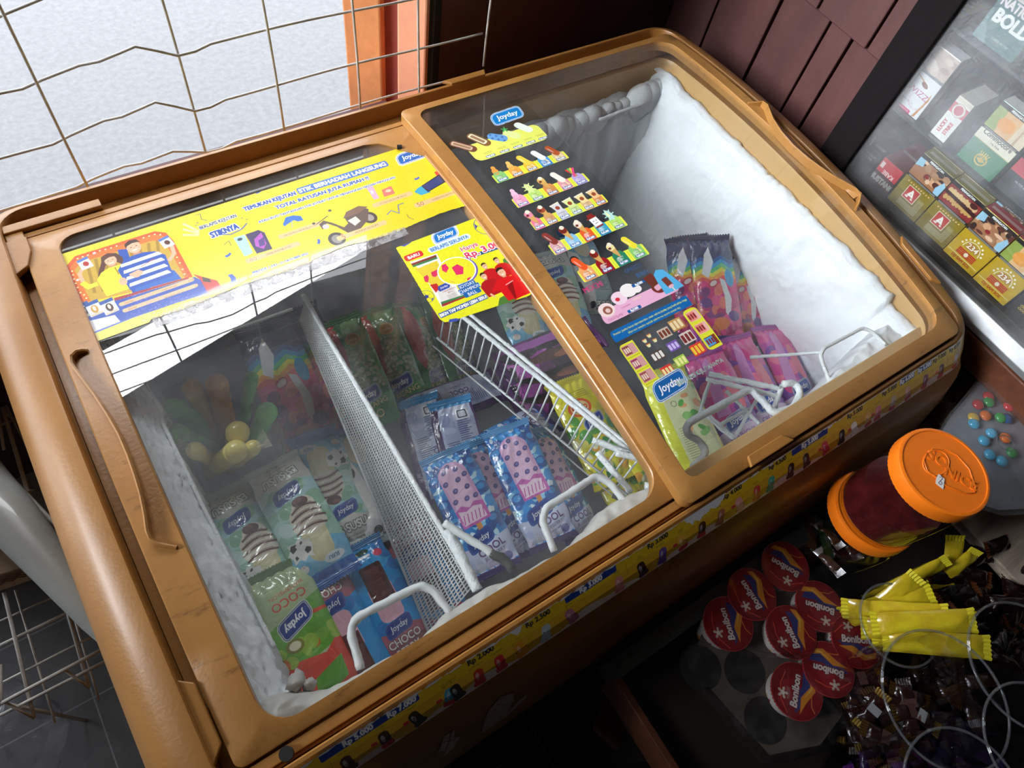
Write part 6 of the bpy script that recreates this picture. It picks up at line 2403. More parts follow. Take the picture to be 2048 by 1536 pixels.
def a_twizz(c):
    w, h = c.w, c.h
    c.rect(0, 0, w, h, '#eceaec')
    c.ell(14, 30, 11, 12, '#e6d4dc').ell(14, 31, 9, 10, '#eceaec').ell(40, 20, 13, 12, '#e6d4dc').ell(40, 21, 11, 10, '#eceaec')
    c.poly([(46, 0), (50, 2), (54, 30), (52, 40), (50, 20)], '#c8802a').line([(14, 52), (40, 44)], 1.6, '#c8863a').ell(36, 43, 6, 3, '#8a5040', -15)
    c.text('29', 10, 50, 7, '#c88060', 'c', 0, .2)
    c.text('TWIZZ', 30, 27, 8.5, '#c84878', 'c', .0, 0, -2, 1.15)
    c.text('PRIME', 29, 13, 2.6, '#a8a0a8', 'c', 0, 0, 0, 2.0)
    c.poly([(14, 0), (42, 0), (41, 5), (16, 5)], '#d8346c').text('20 KRETEK FILTER', 29, 1.6, 1.8, '#f8e4ec', 'c', .02)
    c.rect(0, 55, w, 60, '#8c8c90')
    c.rect(0, 59, w, h, '#cdb8ae')
    for _ in range(12): c.ell(random.Random(_).uniform(0, w), random.Random(_ + 50).uniform(60, 84), 7, 4, random.Random(_ + 9).choice(['#dcc8bc', '#b8a098', '#e4d4cc']))


def a_lucky(c):
    w, h = c.w, c.h
    c.rect(0, 0, w, h, '#f0ece6').rect(0, h * .62, w, h * .86, '#cc4458')
    c.ell(w / 2, h * .74, 9.4, 9.4, '#b8a888').ell(w / 2, h * .74, 8.4, 8.4, '#ece4dc').ell(w / 2, h * .74, 6.6, 6.6, '#c43c50')
    c.text('LUCKY', w * .38, h * .30, 5.4, '#c83448', 'c', .06, 0, 90, .8).text('STRIKE', w * .76, h * .30, 5.4, '#c83448', 'c', .06, 0, 90, .8)
    c.rect(0, h * .9, w, h, '#e0d4c0')


def a_comm(c):
    w, h = c.w, c.h
    c.rect(0, 0, w, h, '#ece6d0').rect(0, 0, w, 34, '#2c7a56').rect(0, 34, w, 35, '#c8b878')
    c.text('Commodore', w / 2, 44, 6.8, '#26241f', 'c', .02, 0, 0, .92).text('FILTER', w / 2 + 2, 38, 2.6, '#4a463c', 'c', 0, 0, 0, 1.4)
    c.ell(w / 2, 15, 9, 8, '#c8a848').ell(w / 2, 15, 7, 6, '#2c7a56').poly([(w / 2 - 7, 15), (w / 2, 11), (w / 2 + 7, 15), (w / 2, 18)], '#c8a848')
    for k in range(5): c.line([(w / 2 + 2 * (k - 2), 18), (w / 2 + 3.4 * (k - 2), 26)], 1.1, '#d8bc60')
    warn(c, w, h, 4)


def a_bold(c):
    w, h = c.w, c.h
    c.rect(0, 0, w, h, '#3a6a6c').poly([(0, 0), (20, 0), (0, 30)], '#6c8c8e')
    c.text('BOLD', w / 2 + 2, 26, 15, '#eef0ee', 'c', .06, 0, 0, .95).text('NATIONAL', w / 2 + 6, 44, 11, '#e8dcde', 'c', .05, 0, 0, .85)
    c.text('SUPER FILTER', w / 2 + 4, 9, 2.8, '#c8d4d4', 'c', .0, 0, 0, 1.1)
    c.rect(0, 56, w, h, '#d8c8c8')


def a_red(c):
    w, h = c.w, c.h
    c.rect(0, 0, w, h, '#3c3e46').rect(0, 30, w, h, '#c8364a')
    c.text('Marlboro', w / 2 + 6, 34, 9, '#2a2024', 'c', .0, .1, 0, .8).text('FILTER BLACK', w / 2, 20, 2.8, '#b8b8bc', 'c', 0, 0, 0, 1.1)
    warn(c, w, h, 3)


def a_gold(c):
    w, h = c.w, c.h
    c.rect(0, 0, w, h, '#23211f')
    for i in range(4):
        for j in range(2): c.ell(12 + i * 4, 12 + j * 5, 2, 2, '#b8963c').ell(12 + i * 4, 12 + j * 5, 1.1, 1.1, '#23211f')
    c.text('GUDANG', w / 2, 30, 5, '#c8a848', 'c', .03)
    warn(c, w, h, 4)


def a_kabe(c):
    w, h = c.w, c.h
    c.rect(0, 0, w, h, '#4a2426').rect(0, h * .45, w, h, '#c22a34').text('KABE', w * .55, h * .62, 7, '#e8c8c4', 'c', .04, 0, 180, .9)
    c.rect(w * .04, h * .62, w * .2, h * .85, '#e0c8c4').text('MUSTANG', w / 2, h * .1, 9, '#98948e', 'c', .08, 0, 0, .8)


G1 = .0
cig_box(.1425, -.010, 'olive gold pack with red A square, leftmost in the bottom row', lambda c: a_sampo(c, 1), side='#8a7820', topc='#8c8034')
cig_box(.0855, -.010, 'olive gold pack with red A square and a teeth warning picture', lambda c: a_sampo(c, 2), side='#8a7820', topc='#8c8034')
cig_box(.0285, -.010, 'yellow 234 pack beside the second olive gold one', lambda c: a_dji(c, 3), side='#c4a01e', topc='#a82c34', x=1.058)
cig_box(-.0290, -.010, 'yellow 234 pack at the right, orange fruit-coloured warning', lambda c: a_dji(c, 4), side='#c4a01e', topc='#a82c34', x=1.057)
cig_box(-.0880, -.010, 'black pack with a small gold pattern at the picture edge', a_gold, side='#23211f', topc='#3a3632')
for k, (yy, lab) in enumerate([(.1425, 'olive gold pack in the second row behind the leftmost one'), (.0855, 'olive gold pack in the second row behind the teeth warning one')]):
    cig_box(yy + .002, -.010, lab, lambda c: a_sampo(c, 1), side='#8a7820', topc='#7c7230', x=1.0845, res=1.0)
cig_box(.0285, -.010, 'red topped pack in the second row behind the 234 packs', lambda c: a_dji(c, 3), side='#a03038', topc='#7c3038', x=1.083, h=.096, res=1.0)
cig_box(-.0290, -.010, 'red topped pack in the second row at the right', lambda c: a_dji(c, 3), side='#a03038', topc='#9c3840', x=1.082, h=.092, res=1.0)
cig_box(.204, -.010, 'red and dark pack lying low beside the olive gold packs', a_kabe, w=.038, h=.042, d=.08, x=1.066, side='#7a2028', topc='#7a2a30')
cig_box(.236, .1048, 'white pack with pink lettering next to the black post', a_twizz, h=.092, side='#dcd4d4', topc='#d8d0d4', x=1.058)
cig_box(.186, .1048, 'narrow white pack edge with red round target', a_lucky, w=.0245, h=.060, d=.056, x=1.059, side='#e0d8cc', topc='#c8c0b0')
cig_box(.104, .1048, 'green and cream pack with a gold crest', a_comm, w=.058, side='#2c7a56', topc='#d8d4c8', x=1.058)
cig_box(.040, .1048, 'red and charcoal pack right of the green one', a_red, w=.058, side='#3c3e46', topc='#b83848', x=1.060)
cig_box(.186, .2268, 'teal pack with large white letters on the top shelf', a_bold, w=.062, side='#3a6a6c', topc='#5a8080', x=1.060)
cig_box(.112, .2268, 'pale pink pack at the top right corner', lambda c: c.rect(0, 0, 99, 99, '#d8b0a8'), w=.058, side='#d0a8a0', topc='#e0c8c0', x=1.064)
# lighter box and a dark upright pack at the post
c_ = thing('long_card_box', 'long light brown cardboard box pointing away behind the cabinet glass', 'box', (1.060, .277, .034))
b = MB()
b.box(0, .16, -.008, .008, 0, .016)
b.build('card', mat('light_card', (.42, .30, .20), .6), c_, bevel=.0008)
cv = Cv(16, 16, .5, '#d8cfc0')
cv.rect(4, 3, 12, 12, '#d0a468')
sheet('end_label', cv, lambda U, V: (0 * U - .0004, .008 - U / 1000, V / 1000), M['paper'], c_)
cig_box(.245, -.010, 'black pack with thin grey letters under the light brown box', lambda c: c.rect(0, 0, 99, 99, '#1c1c20').text('MAGNUM', 14, 30, 4, '#8a8a90', 'c', 0, 0, 0, .9).text('FILTER', 14, 24, 4, '#8a8a90', 'c', 0, 0, 0, .9), w=.03, h=.042, x=1.062, side='#1c1c20', topc='#26262a')

# ================================================================== CANDY COUNTER IN FRONT
TZ = -.262
wood_d = mat('dark_counter_wood', (.030, .020, .016), .6, var=.5, vscale=8, bump=.4, bscale=60)
wood_g = mat('greenish_board', (.060, .072, .068), .55, var=.4, vscale=10, bump=.4, bscale=50, stretch=(1, 6, 1))
wood_r = mat('red_brown_wood', (.20, .065, .030), .5, var=.5, vscale=9, bump=.5, bscale=50, stretch=(.3, 3, 3))
wood_w = mat('weathered_wood', (.42, .34, .27), .7, var=.5, vscale=14, bump=.7, bscale=60, stretch=(.3, 3, 3))
ct = thing('candy_counter', 'dark wooden counter tray holding jars and sweets in front of the freezer', 'counter', (.75, -.45, FLOOR))


def tpart(mb, name, m, **k):
    o = mb.build(name, m, ct, **k)
    o.location = (-.75, .45, -FLOOR)
    return o


b = MB(); b.box(.36, 1.26, -.85, -.112, TZ - .02, TZ); tpart(b, 'tray_floor', wood_d, bevel=.002)
b = MB(); b.box(.352, .905, -.136, -.112, TZ - .02, -.200); tpart(b, 'side_board', wood_g, bevel=.002)
b = MB(); b.box(.352, .362, -.85, -.134, TZ - .05, -.238); tpart(b, 'edge_strip', wood_r, bevel=.0015)
for (x, y) in ((.37, -.20), (1.2, -.20), (.37, -.80), (1.2, -.80)):
    b = MB(); b.box(x, x + .05, y - .05, y, FLOOR, TZ - .02); tpart(b, 'leg', wood_d, bevel=.002)
p = at(1250, 1450, -.40)
b = MB()
b.obox(p + Vector((-.028, -.02, -.02)), (.042, .028, .006), (-.012, .040, .0), (0, 0, .028))
tpart(b, 'brace', mat('salmon_wood', (.22, .11, .075), .65, var=.3, vscale=20), bevel=.002)

# planks at the far right between freezer and cabinet
pl = thing('support_planks', 'rough wooden planks under the cabinet at the right edge', 'plank', (1.05, -.05, -.16))
q = [at(1884, 800, -.15), at(2010, 712, -.15), at(2040, 742, -.15), at(1912, 836, -.15)]
b = MB()
b.add([v_ - Vector((1.05, -.05, -.16)) for v_ in q] + [v_ - Vector((1.05, -.05, -.16)) - Vector((0, 0, .03)) for v_ in q], [(0, 3, 2, 1)[::-1], (4, 5, 6, 7)[::-1], (0, 1, 5, 4), (1, 2, 6, 5), (2, 3, 7, 6), (3, 0, 4, 7)])
b.build('weathered_plank', wood_w, pl, bevel=.002)
b = MB()
for k in range(2):
    o_ = [at(1905, 798, -.149), at(1972, 748, -.149)][k] - Vector((1.05, -.05, -.16))
    b.lathe([(.0001, .0015), (.0042, .001), (.005, 0)], o_, 12)
b.build('nail_heads', mat('rusty_nail', (.06, .045, .04), .6), pl)
b = MB()
b.box(-.02, .20, -.32, .34, .055, .105)
b.build('red_beam', wood_r, pl, bevel=.003)
q = [at(1858, 812, -.18), at(1884, 800, -.18), at(1915, 838, -.18), at(1880, 852, -.18)]
b = MB()
b.add([v_ - Vector((1.05, -.05, -.16)) for v_ in q] + [v_ - Vector((1.05, -.05, -.16)) - Vector((0, 0, .05)) for v_ in q], [(0, 3, 2, 1)[::-1], (4, 5, 6, 7)[::-1], (0, 1, 5, 4), (1, 2, 6, 5), (2, 3, 7, 6), (3, 0, 4, 7)])
b.build('red_block', wood_r, pl, bevel=.002)
b = MB()
b.box(-.14, .3, -.50, -.045, -.055, -.035)
b.build('lower_board', wood_w, pl, bevel=.002)

# ------------------------------------------------------------------ plastic jars
M['pet'] = clear_mat('clear_jar_plastic', (.93, .93, .94), 1.5, .03, fog=0)
M['orange_lid'] = mat('orange_lid', (.90, .20, .008), .38, coat=.3, coatr=.2, var=.08, vscale=20)


def jar_body(r, h, neck=.9, foot=True):
    b = MB()
    prof = [(.0001, .004), (r * .55, .002), (r * .88, 0), (r * .97, .006), (r, .016), (r, h * .80), (r * .98, h * .86), (r * neck, h * .93), (r * neck, h)]
    inn = [(a - .0016, z + (0 if i > 3 else .0016)) for i, (a, z) in enumerate(prof)][::-1]
    b.lathe(prof + inn[:-1] + [(.0001, .0056)], (0, 0, 0), 56)
    return b


def screw_lid(r, h, z, parent):
    b = MB()
    n = 120
    rings_ = []
    for (rr2, hh, rib) in ((r * .995, 0, 1), (r, .002, 1), (r * .99, h - .004, 1), (r * .975, h - .0012, 0), (r * .93, h, 0), (r * .905, h - .0002, 0), (r * .90, h - .0014, 0), (.0001, h - .0014, 0)):
        rings_.append([((rr2 + (.0005 if (k % 2 and rib) else 0)) * math.cos(2 * math.pi * k / n), (rr2 + (.0005 if (k % 2 and rib) else 0)) * math.sin(2 * math.pi * k / n), hh + z) for k in range(n)])
    b.loft(rings_)
    return b.build('screw_lid', M['orange_lid'], parent, smooth=True)


LT = at(1890, 941, .040)
jb = thing('candy_jar', 'lower jar with orange lid, dark sweets inside, under the other jar', 'jar', (LT.x, LT.y, TZ), 'orange lidded jars')
jar_body(.058, .160).build('jar_body', M['pet'], jb, smooth=True)
screw_lid(.0555, .018, .157, jb)
ja = thing('candy_jar', 'upper jar with bright orange embossed lid, standing on the lower jar', 'jar', (LT.x + .001, LT.y, TZ + .1755), 'orange lidded jars')
jar_body(.053, .108).build('jar_body', M['pet'], ja, smooth=True)
ol = screw_lid(.0535, .020, .106, ja)
# embossed letters and drop outline on the lid
ang = math.atan2(*(lambda a: (a.y, a.x))(at(1935, 975, .04) - at(1862, 935, .04)))
cv = Cv(100, 100, .5)


def emboss(parts, z, hgt, name, parent, rot):
    ed = parts
    cu = D.curves.new('e', 'FONT')
    cu.body = ed[0]
    cu.size = ed[1]
    cu.extrude = hgt
    cu.offset = .0004
    cu.resolution_u = 3
    cu.align_x = 'CENTER'
    ob = D.objects.new('e', cu)
    me = D.meshes.new_from_object(ob)
    D.objects.remove(ob)
    D.curves.remove(cu)
    o = link(name, me, parent, M['orange_lid'])
    o.rotation_euler = (0, 0, rot)
    return o


zz_ = .106 + .0192
c0 = Vector((LT.x + .001, LT.y, 0))


def lidpos(px, py):
    p_ = at(px, py, .0395) - c0
    return (p_.x, p_.y, zz_)


o = emboss(('SO', .019), 0, .0006, 'embossed_letters', ol, ang); o.location = lidpos(1874, 925)
o = emboss(('NICE', .017), 0, .0006, 'embossed_letters', ol, ang); o.location = lidpos(1921, 964)
b = MB()
b.tube([lidpos(*q) for q in [(1856, 905), (1848, 920), (1856, 942), (1876, 956), (1895, 972), (1930, 986), (1950, 985), (1952, 975), (1940, 938), (1915, 910), (1890, 897), (1866, 897), (1856, 905)]], .0009, 6)
b.tube([lidpos(1873 + 26 * math.cos(a), 925 + 25 * math.sin(a)) for a in np.linspace(0, 6.4, 30)], .0008, 6)
b.build('embossed_outline', M['orange_lid'], ol, smooth='full')
b = MB()
q = [Vector(lidpos(*p_)) + Vector((0, 0, .0012)) for p_ in [(1877, 948), (1889, 958), (1886, 979), (1871, 967), (1872, 957)]]
b.add(q, [(0, 1, 2, 3, 4)[::-1]])
b.add([v_ - Vector((0, 0, .0004)) for v_ in q], [(0, 1, 2, 3, 4)])
st = b.build('price_sticker', mat('white_sticker', (.80, .78, .76), .5), ja)
b = MB()
b.tube([Vector(lidpos(*p_)) + Vector((0, 0, .0014)) for p_ in [(1879, 955), (1883, 953), (1884, 958), (1880, 962), (1876, 966), (1880, 970), (1884, 968), (1881, 963)]], .0003, 5)
b.build('handwriting', mat('ink', (.03, .03, .06), .5), st)
M['dark_red'] = mat('dark_red_jelly', (.12, .012, .014), .35, coat=.5, var=.6, vscale=60)
b = MB()
b.lathe([(.0001, .004), (.050, .006), (.051, .02), (.050, .052), (.03, .058), (.0001, .056)], (0, 0, 0), 40)
jc = b.build('jelly_sweets', M['dark_red'], None, smooth=True)
jc.location = (LT.x + .001, LT.y, TZ + .1755 + .002)
tag(jc, 'mass of dark red jelly sweets inside the upper jar', 'sweets', kind='stuff')

SW = {}


def sweet_mat(hexc, foil=True):
    if hexc not in SW: SW[hexc] = mat('sweet_' + hexc.strip('#'), hexc, .25, coat=.8, bump=.5, bscale=120, var=.25, vscale=50)
    return SW[hexc]


def sachet_mesh(l, w, t, seed, body, endc, stripe=None):
    """small flow wrapped sweet: body and two crimped ends"""
    rg_ = random.Random(seed)
    nu, nv = 10, 14
    vs_ = []
    for s_ in (1, -1):
        for j in range(nv + 1):
            for i in range(nu + 1):
                u, v = i / nu * 2 - 1, j / nv * 2 - 1
                z = s_ * t / 2 * max(0, 1 - abs(u) ** 2.4) ** .6 * max(0, 1 - abs(v) ** 6) ** .6
                vs_.append((u * w / 2, v * l / 2, z + (.0006 * math.sin(u * 5 + v * 7 + seed) if s_ > 0 else 0)))
    k = nu + 1
    off_ = (nv + 1) * k
    fs_ = []
    for j in range(nv):
        for i in range(nu):
            q = (j * k + i, j * k + i + 1, (j + 1) * k + i + 1, (j + 1) * k + i)
            fs_.append(q)
            fs_.append(tuple(x + off_ for x in q)[::-1])
    me = D.meshes.new('wrapper')
    me.from_pydata(vs_, [], fs_)
    me.polygons.foreach_set('use_smooth', [True] * len(me.polygons))
    me.materials.append(body)
    m2 = []
    for e in (1, -1):
        b = MB()
        rows_ = []
        for j in range(4):
            row = []
            for i in range(13):
                u = i / 12 * 2 - 1
                y = e * (l / 2 - .001 + j * .0028 + (.0009 * (i % 2) if j == 3 else 0))
                row.append((u * w / 2 * (1 + .03 * j), y, .0007 * (1 if i % 2 else -1) + .0003))
            rows_.append(row)
        b.loft(rows_, close=False)
        me2 = D.meshes.new('crimped_end')
        me2.from_pydata(b.v, [], b.f)
        me2.materials.append(endc)
        m2.append(me2)
    m3 = None
    if stripe:
        b = MB()
        b.add([(-w * .40, -l * .12, t / 2 + .0012), (w * .40, -l * .12, t / 2 + .0012), (w * .40, l * .14, t / 2 + .0012), (-w * .40, l * .14, t / 2 + .0012)], [(0, 1, 2, 3)])
        m3 = D.meshes.new('print_patch')
        m3.from_pydata(b.v, [], b.f)
        m3.materials.append(stripe)
    return me, m2, m3


def sachet(meshes, P, dirv, up, label, cat, group, name='wrapped_sweet', s=1.0):
    me, m2, m3 = meshes
    o = link(name, me)
    y = Vector(dirv).normalized()
    z = Vector(up)
    x = y.cross(z).normalized()
    z = x.cross(y)
    o.matrix_world = Matrix.Translation(Vector(P)) @ Matrix((x, y, z)).transposed().to_4x4() @ Matrix.Scale(s, 4)
    tag(o, label, cat, group)
    for k_ in m2: link('crimped_end', k_, o)
    if m3: link('print_patch', m3, o)
    return o


GOLD = mat('gold_end', (.36, .23, .04), .3, metal=.6)
COPPER = mat('copper_foil', (.30, .09, .03), .3, metal=.6)
BROWN = sweet_mat('#2c1412')
choc = [sachet_mesh(.040, .019, .010, k, BROWN, GOLD if k == 0 else BROWN if k == 1 else sweet_mat('#5a4018'), mat('grey_patch%d' % k, (.35, .37, .38) if k == 0 else (.10, .045, .04), .4)) for k in range(3)]
dkch = [sachet_mesh(.050, .022, .011, 5 + k, sweet_mat('#1d0c0b'), COPPER if k else sweet_mat('#2a1410')) for k in range(2)]
M['yellow_wrap'] = mat('yellow_wrapper', (.78, .66, .02), .3, coat=.7, bump=.6, bscale=70, var=.1, vscale=30, var2=(.60, .40, .02))
yel = [sachet_mesh(.105, .028, .012, 9 + k, M['yellow_wrap'], mat('yellow_end%d' % k, (.80, .70, .03), .35, coat=.4), mat('white_print', (.50, .49, .50), .4) if k == 2 else None) for k in range(3)]


def open_jar(px, py, z, r, h, label):
    c_ = at(px, py, z)
    t = thing('open_jar', label, 'jar', (c_.x, c_.y, TZ), 'clear open jars on the counter')
    b = MB()
    prof = [(.0001, .0), (r * .9, .0), (r * .97, .006), (r * .99, .02), (r, z - TZ - .02), (r * .985, z - TZ - .012), (r * 1.03, z - TZ - .006), (r * 1.03, z - TZ - .002), (r, z - TZ), (r * .965, z - TZ - .001), (r * .965, z - TZ - .02), (r * .955, .02), (r * .9, .003), (.0001, .003)]
    b.lathe(prof, (0, 0, 0), 64)
    b.build('jar_wall', M['pet'], t, smooth=True)
    b = MB()
    ring = []
    n = 64
    b.tube([(r * 1.01 * math.cos(a), r * 1.01 * math.sin(a), z - TZ - .002) for a in np.linspace(0, 2 * math.pi, n)], .0016, 8, False)
    b.build('jar_rim', M['rim_clear'], t, smooth='full')
    return c_, t


M['rim_clear'] = clear_mat('jar_rim_plastic', (.80, .82, .84), 1.7, .06, fog=.10, fogcol=(.55, .57, .6), fmax=.2)
JR = [(1893, 1397, -.085, .072, 'large open jar of brown sweets with gold ends, bottom right'),
      (2058, 1330, -.085, .070, 'open jar at the right edge above the corner'),
      (2082, 1490, -.080, .062, 'open jar in the bottom right corner with a ribbed rim'),
      (1935, 1600, -.080, .066, 'open jar cut by the bottom edge with purple sweets')]
jars = [open_jar(a, b_, z, r, .18, lab) for a, b_, z, r, lab in JR]
rg = random.Random(77)
# brown sweets lying in layers inside the large jar
c0, r0 = jars[0][0], .072
for k in range(46):
    a, rr2 = rg.uniform(0, 6.28), (r0 - .026) * math.sqrt(rg.random())
    z = TZ + .02 + .011 * (k // 9)
    P_ = Vector((c0.x + rr2 * math.cos(a), c0.y + rr2 * math.sin(a), z + rg.uniform(0, .006)))
    th = rg.uniform(0, 6.28)
    sachet(choc[0 if k % 6 == 0 else 1 + k % 2], P_, (math.cos(th), math.sin(th), rg.uniform(-.25, .25)), (rg.uniform(-.3, .3), rg.uniform(-.3, .3), 1), ('small brown sweet with gold ends and grey print in the large open jar' if k % 6 == 0 else ['small brown sweet with dull tan ends in the large open jar', 'small all-brown sweet in the large open jar'][(k + 1) % 2]), 'sweet', ('gold ended' if k % 6 == 0 else ['tan ended', 'all-brown'][(k + 1) % 2]) + ' sweets in the large jar')
for (ji, cols, lab, grp) in ((3, ['#3a1c5c', '#6a2c8c', '#2c4a8c', '#8c2c5c'], 'in the jar at the bottom edge', 'sweets in the bottom jar'), (2, ['#1c1c3a', '#3a2c5c', '#2a2030'], 'in the corner jar with ribbed rim', 'sweets in the corner jar'), (1, ['#3a2416', '#5c3a1c', '#2a1c18'], 'in the jar at the right edge', 'sweets in the edge jar')):
    ms = [sachet_mesh(.034, .017, .010, 30 + i, sweet_mat(h_), mat('end' + h_ + lab[:4], lin(h_), .3, coat=.6)) for i, h_ in enumerate(cols)]
    cj = jars[ji][0]
    names = {'#3a1c5c': 'dark purple', '#6a2c8c': 'bright purple', '#2c4a8c': 'blue', '#8c2c5c': 'magenta', '#1c1c3a': 'navy', '#3a2c5c': 'dull violet', '#2a2030': 'blackish', '#3a2416': 'dark brown', '#5c3a1c': 'caramel brown', '#2a1c18': 'almost black'}
    for k in range(22):
        a, rr2 = rg.uniform(0, 6.28), .040 * math.sqrt(rg.random())
        P_ = Vector((cj.x + rr2 * math.cos(a), cj.y + rr2 * math.sin(a), TZ + .03 + .012 * (k // 7)))
        th = rg.uniform(0, 6.28)
        sachet(ms[k % len(ms)], P_, (math.cos(th), math.sin(th), rg.uniform(-.3, .3)), (rg.uniform(-.3, .3), 0, 1), names[cols[k % len(ms)]] + ' wrapped sweet ' + lab, 'sweet', names[cols[k % len(ms)]] + ' ' + grp)
# green and dark sweets in the lower jar
for k in range(26):
    a, rr2 = rg.uniform(0, 6.28), .036 * math.sqrt(rg.random())
    h_ = ['#24401c', '#3a1c14', '#5c3a20', '#1c2c18', '#6c5040'][k % 5]
    ms = sachet_mesh(.030, .016, .009, 60 + k % 5, sweet_mat(h_), sweet_mat(h_))
    th = rg.uniform(0, 6.28)
    sachet(ms, (LT.x + rr2 * math.cos(a), LT.y + rr2 * math.sin(a), TZ + .018 + .014 * (k // 5)), (math.cos(th), math.sin(th), rg.uniform(-.3, .3)), (0, rg.uniform(-.3, .3), 1), ['green', 'dark red-brown', 'brown', 'blackish green', 'pale brown'][k % 5] + ' sweet inside the lower orange lidded jar', 'sweet', ['green', 'red-brown', 'brown', 'blackish', 'pale'][k % 5] + ' sweets in the lower jar')

# ------------------------------------------------------------------ yellow bars fanned out to the right
YW = [((1790, 1205), (1868, 1182), -.165, 'short yellow wrapper pointing up right, top of the fan'),
      ((1855, 1140), (1900, 1118), -.175, 'yellow wrapper with pale inside next to the orange lidded jars'),
      ((1905, 1120), (1912, 1068), -.180, 'upright pointed yellow wrapper behind the fan'),
      ((1925, 1125), (1958, 1098), -.175, 'thin yellow wrapper tip leaning right'),
      ((1800, 1180), (1840, 1150), -.155, 'yellow wrapper with printed lines, second from the top'),
      ((1815, 1225), (1900, 1230), -.150, 'yellow wrapper lying level in the middle of the fan'),
      ((1830, 1245), (1955, 1240), -.135, 'long bright yellow wrapper with a square end'),
      ((1835, 1262), (1940, 1268), -.150, 'yellow wrapper with grey print below the bright one'),
      ((1850, 1285), (1985, 1296), -.140, 'lowest yellow wrapper ending in a sharp tip'),
      ((1835, 1275), (1960, 1285), -.155, 'yellow wrapper tucked above the lowest one')]
for i, (a, b_, z, lab) in enumerate(YW):
    A_, B2 = at(*a, z), at(*b_, z + .022)
    d = (B2 - A_).normalized()
    me_ = yel[2 if i in (7, 1) else i % 2]
    sachet(me_, B2 - d * .062, d, Vector((.2 * math.sin(i * 2), -.5 + .3 * math.cos(i * 3), 1)), lab, 'sweet', 'yellow wrapped bars', 'yellow_wrapper', 1.0)
# clear jar that holds the yellow bars
yc, yt = open_jar(1800, 1248, -.15, .050, .11, 'clear open jar lying beneath the fan of yellow wrappers')

# dark chocolate sachets behind the yellow bars
for k in range(44):
    px_, py_ = rg.uniform(1890, 2060), rg.uniform(1080, 1330)
    if py_ > 1290 and px_ < 1990: continue
    z = rg.uniform(-.235, -.19)
    th = rg.uniform(-.9, .5)
    sachet(dkch[k % 2], at(px_, py_, z), (math.cos(th), math.sin(th), rg.uniform(-.3, .3)), (rg.uniform(-.5, .5), rg.uniform(-.5, .3), 1), ['dark brown chocolate sachet with dark ends right of the yellow wrappers', 'dark brown chocolate sachet with copper ends right of the yellow wrappers'][k % 2], 'sweet', ['dark ended chocolate sachets', 'copper ended chocolate sachets'][k % 2])

# ------------------------------------------------------------------ shrink wrapped tray of sweet cups
TRZ = -.218
tr = thing('sweet_cup_tray', 'grey brown card tray with round holes, wrapped in crinkled clear film', 'tray', tuple(at(1560, 1330, TRZ)))
O_ = at(1560, 1330, TRZ)
corn = [(1420, 1225), (1560, 1105), (1790, 1290), (1640, 1490), (1540, 1510), (1380, 1330)]
pts = [at(*q, TRZ) - O_ for q in corn]
cardm = mat('grey_card', (.10, .080, .066), .75, var=.25, vscale=30)
b = MB()
b.prism([(p_.x, p_.y) for p_ in pts], -.0015, 0)
b.build('card', cardm, tr)
holes = [(1489, 1340), (1420, 1290)]
for i, q in enumerate([(1489, 1342), (1400, 1335), (1530, 1440)]):
    o_ = at(*q, TRZ + .0006) - O_
    b = MB()
    b.lathe([(.0001, 0), (.027, 0), (.027, .0003), (.0001, .0003)], o_, 36)
    b.build('hole', mat('hole_dark%d' % i, (.012, .010, .012), .6), tr)
LIDS = [((1571, 1132), -28, 'sweet cup at the far corner of the tray'), ((1504, 1188), -62, 'sweet cup second from the far corner, along the board'), ((1457, 1247), -100, 'sweet cup nearest the left end, red and white side showing'),
        ((1640, 1212), -22, 'sweet cup in the middle of the right row'), ((1583, 1264), -70, 'sweet cup in the centre with white side showing'), ((1712, 1282), 152, 'rightmost sweet cup, its name reading upright'),
        ((1657, 1338), -25, 'sweet cup below the rightmost one'), ((1594, 1382), -108, 'sweet cup closest to the bottom edge, striped side showing')]


def cup_lid_art():
    c = Cv(70, 70, .45)
    c.ell(35, 35, 34.5, 34.5, '#6a1018').ell(35, 35, 33, 33, '#84131c')
    c.ell(30, 44, 20, 14, '#941c26', -20)
    c.poly([(8, 30), (24, 36), (44, 30), (62, 34), (58, 22), (40, 18), (20, 24)], '#343a78')
    c.poly([(10, 24), (30, 28), (48, 20), (64, 26), (62, 18), (46, 12), (26, 20)], '#d88a2c').poly([(30, 24), (48, 16), (62, 20), (48, 19)], '#e8b84a')
    c.line([(4, 40), (16, 52), (34, 58), (50, 56)], 1.2, '#d84a3a').line([(40, 16), (26, 12), (20, 6)], 1.0, '#e07a3a')
    c.text('Bonibon', 35, 33, 9.5, '#e8e0da', 'c', .05, .1, 8, .95, '#6a1420', .07)
    for k in range(5): c.ell(24 + 5 * math.cos(k * 1.26), 52 + 5 * math.sin(k * 1.26), 2.4, 1.6, '#d8c8b8', k * 72)
    c.ell(24, 52, 3, 3, '#e8dcd0')
    return c


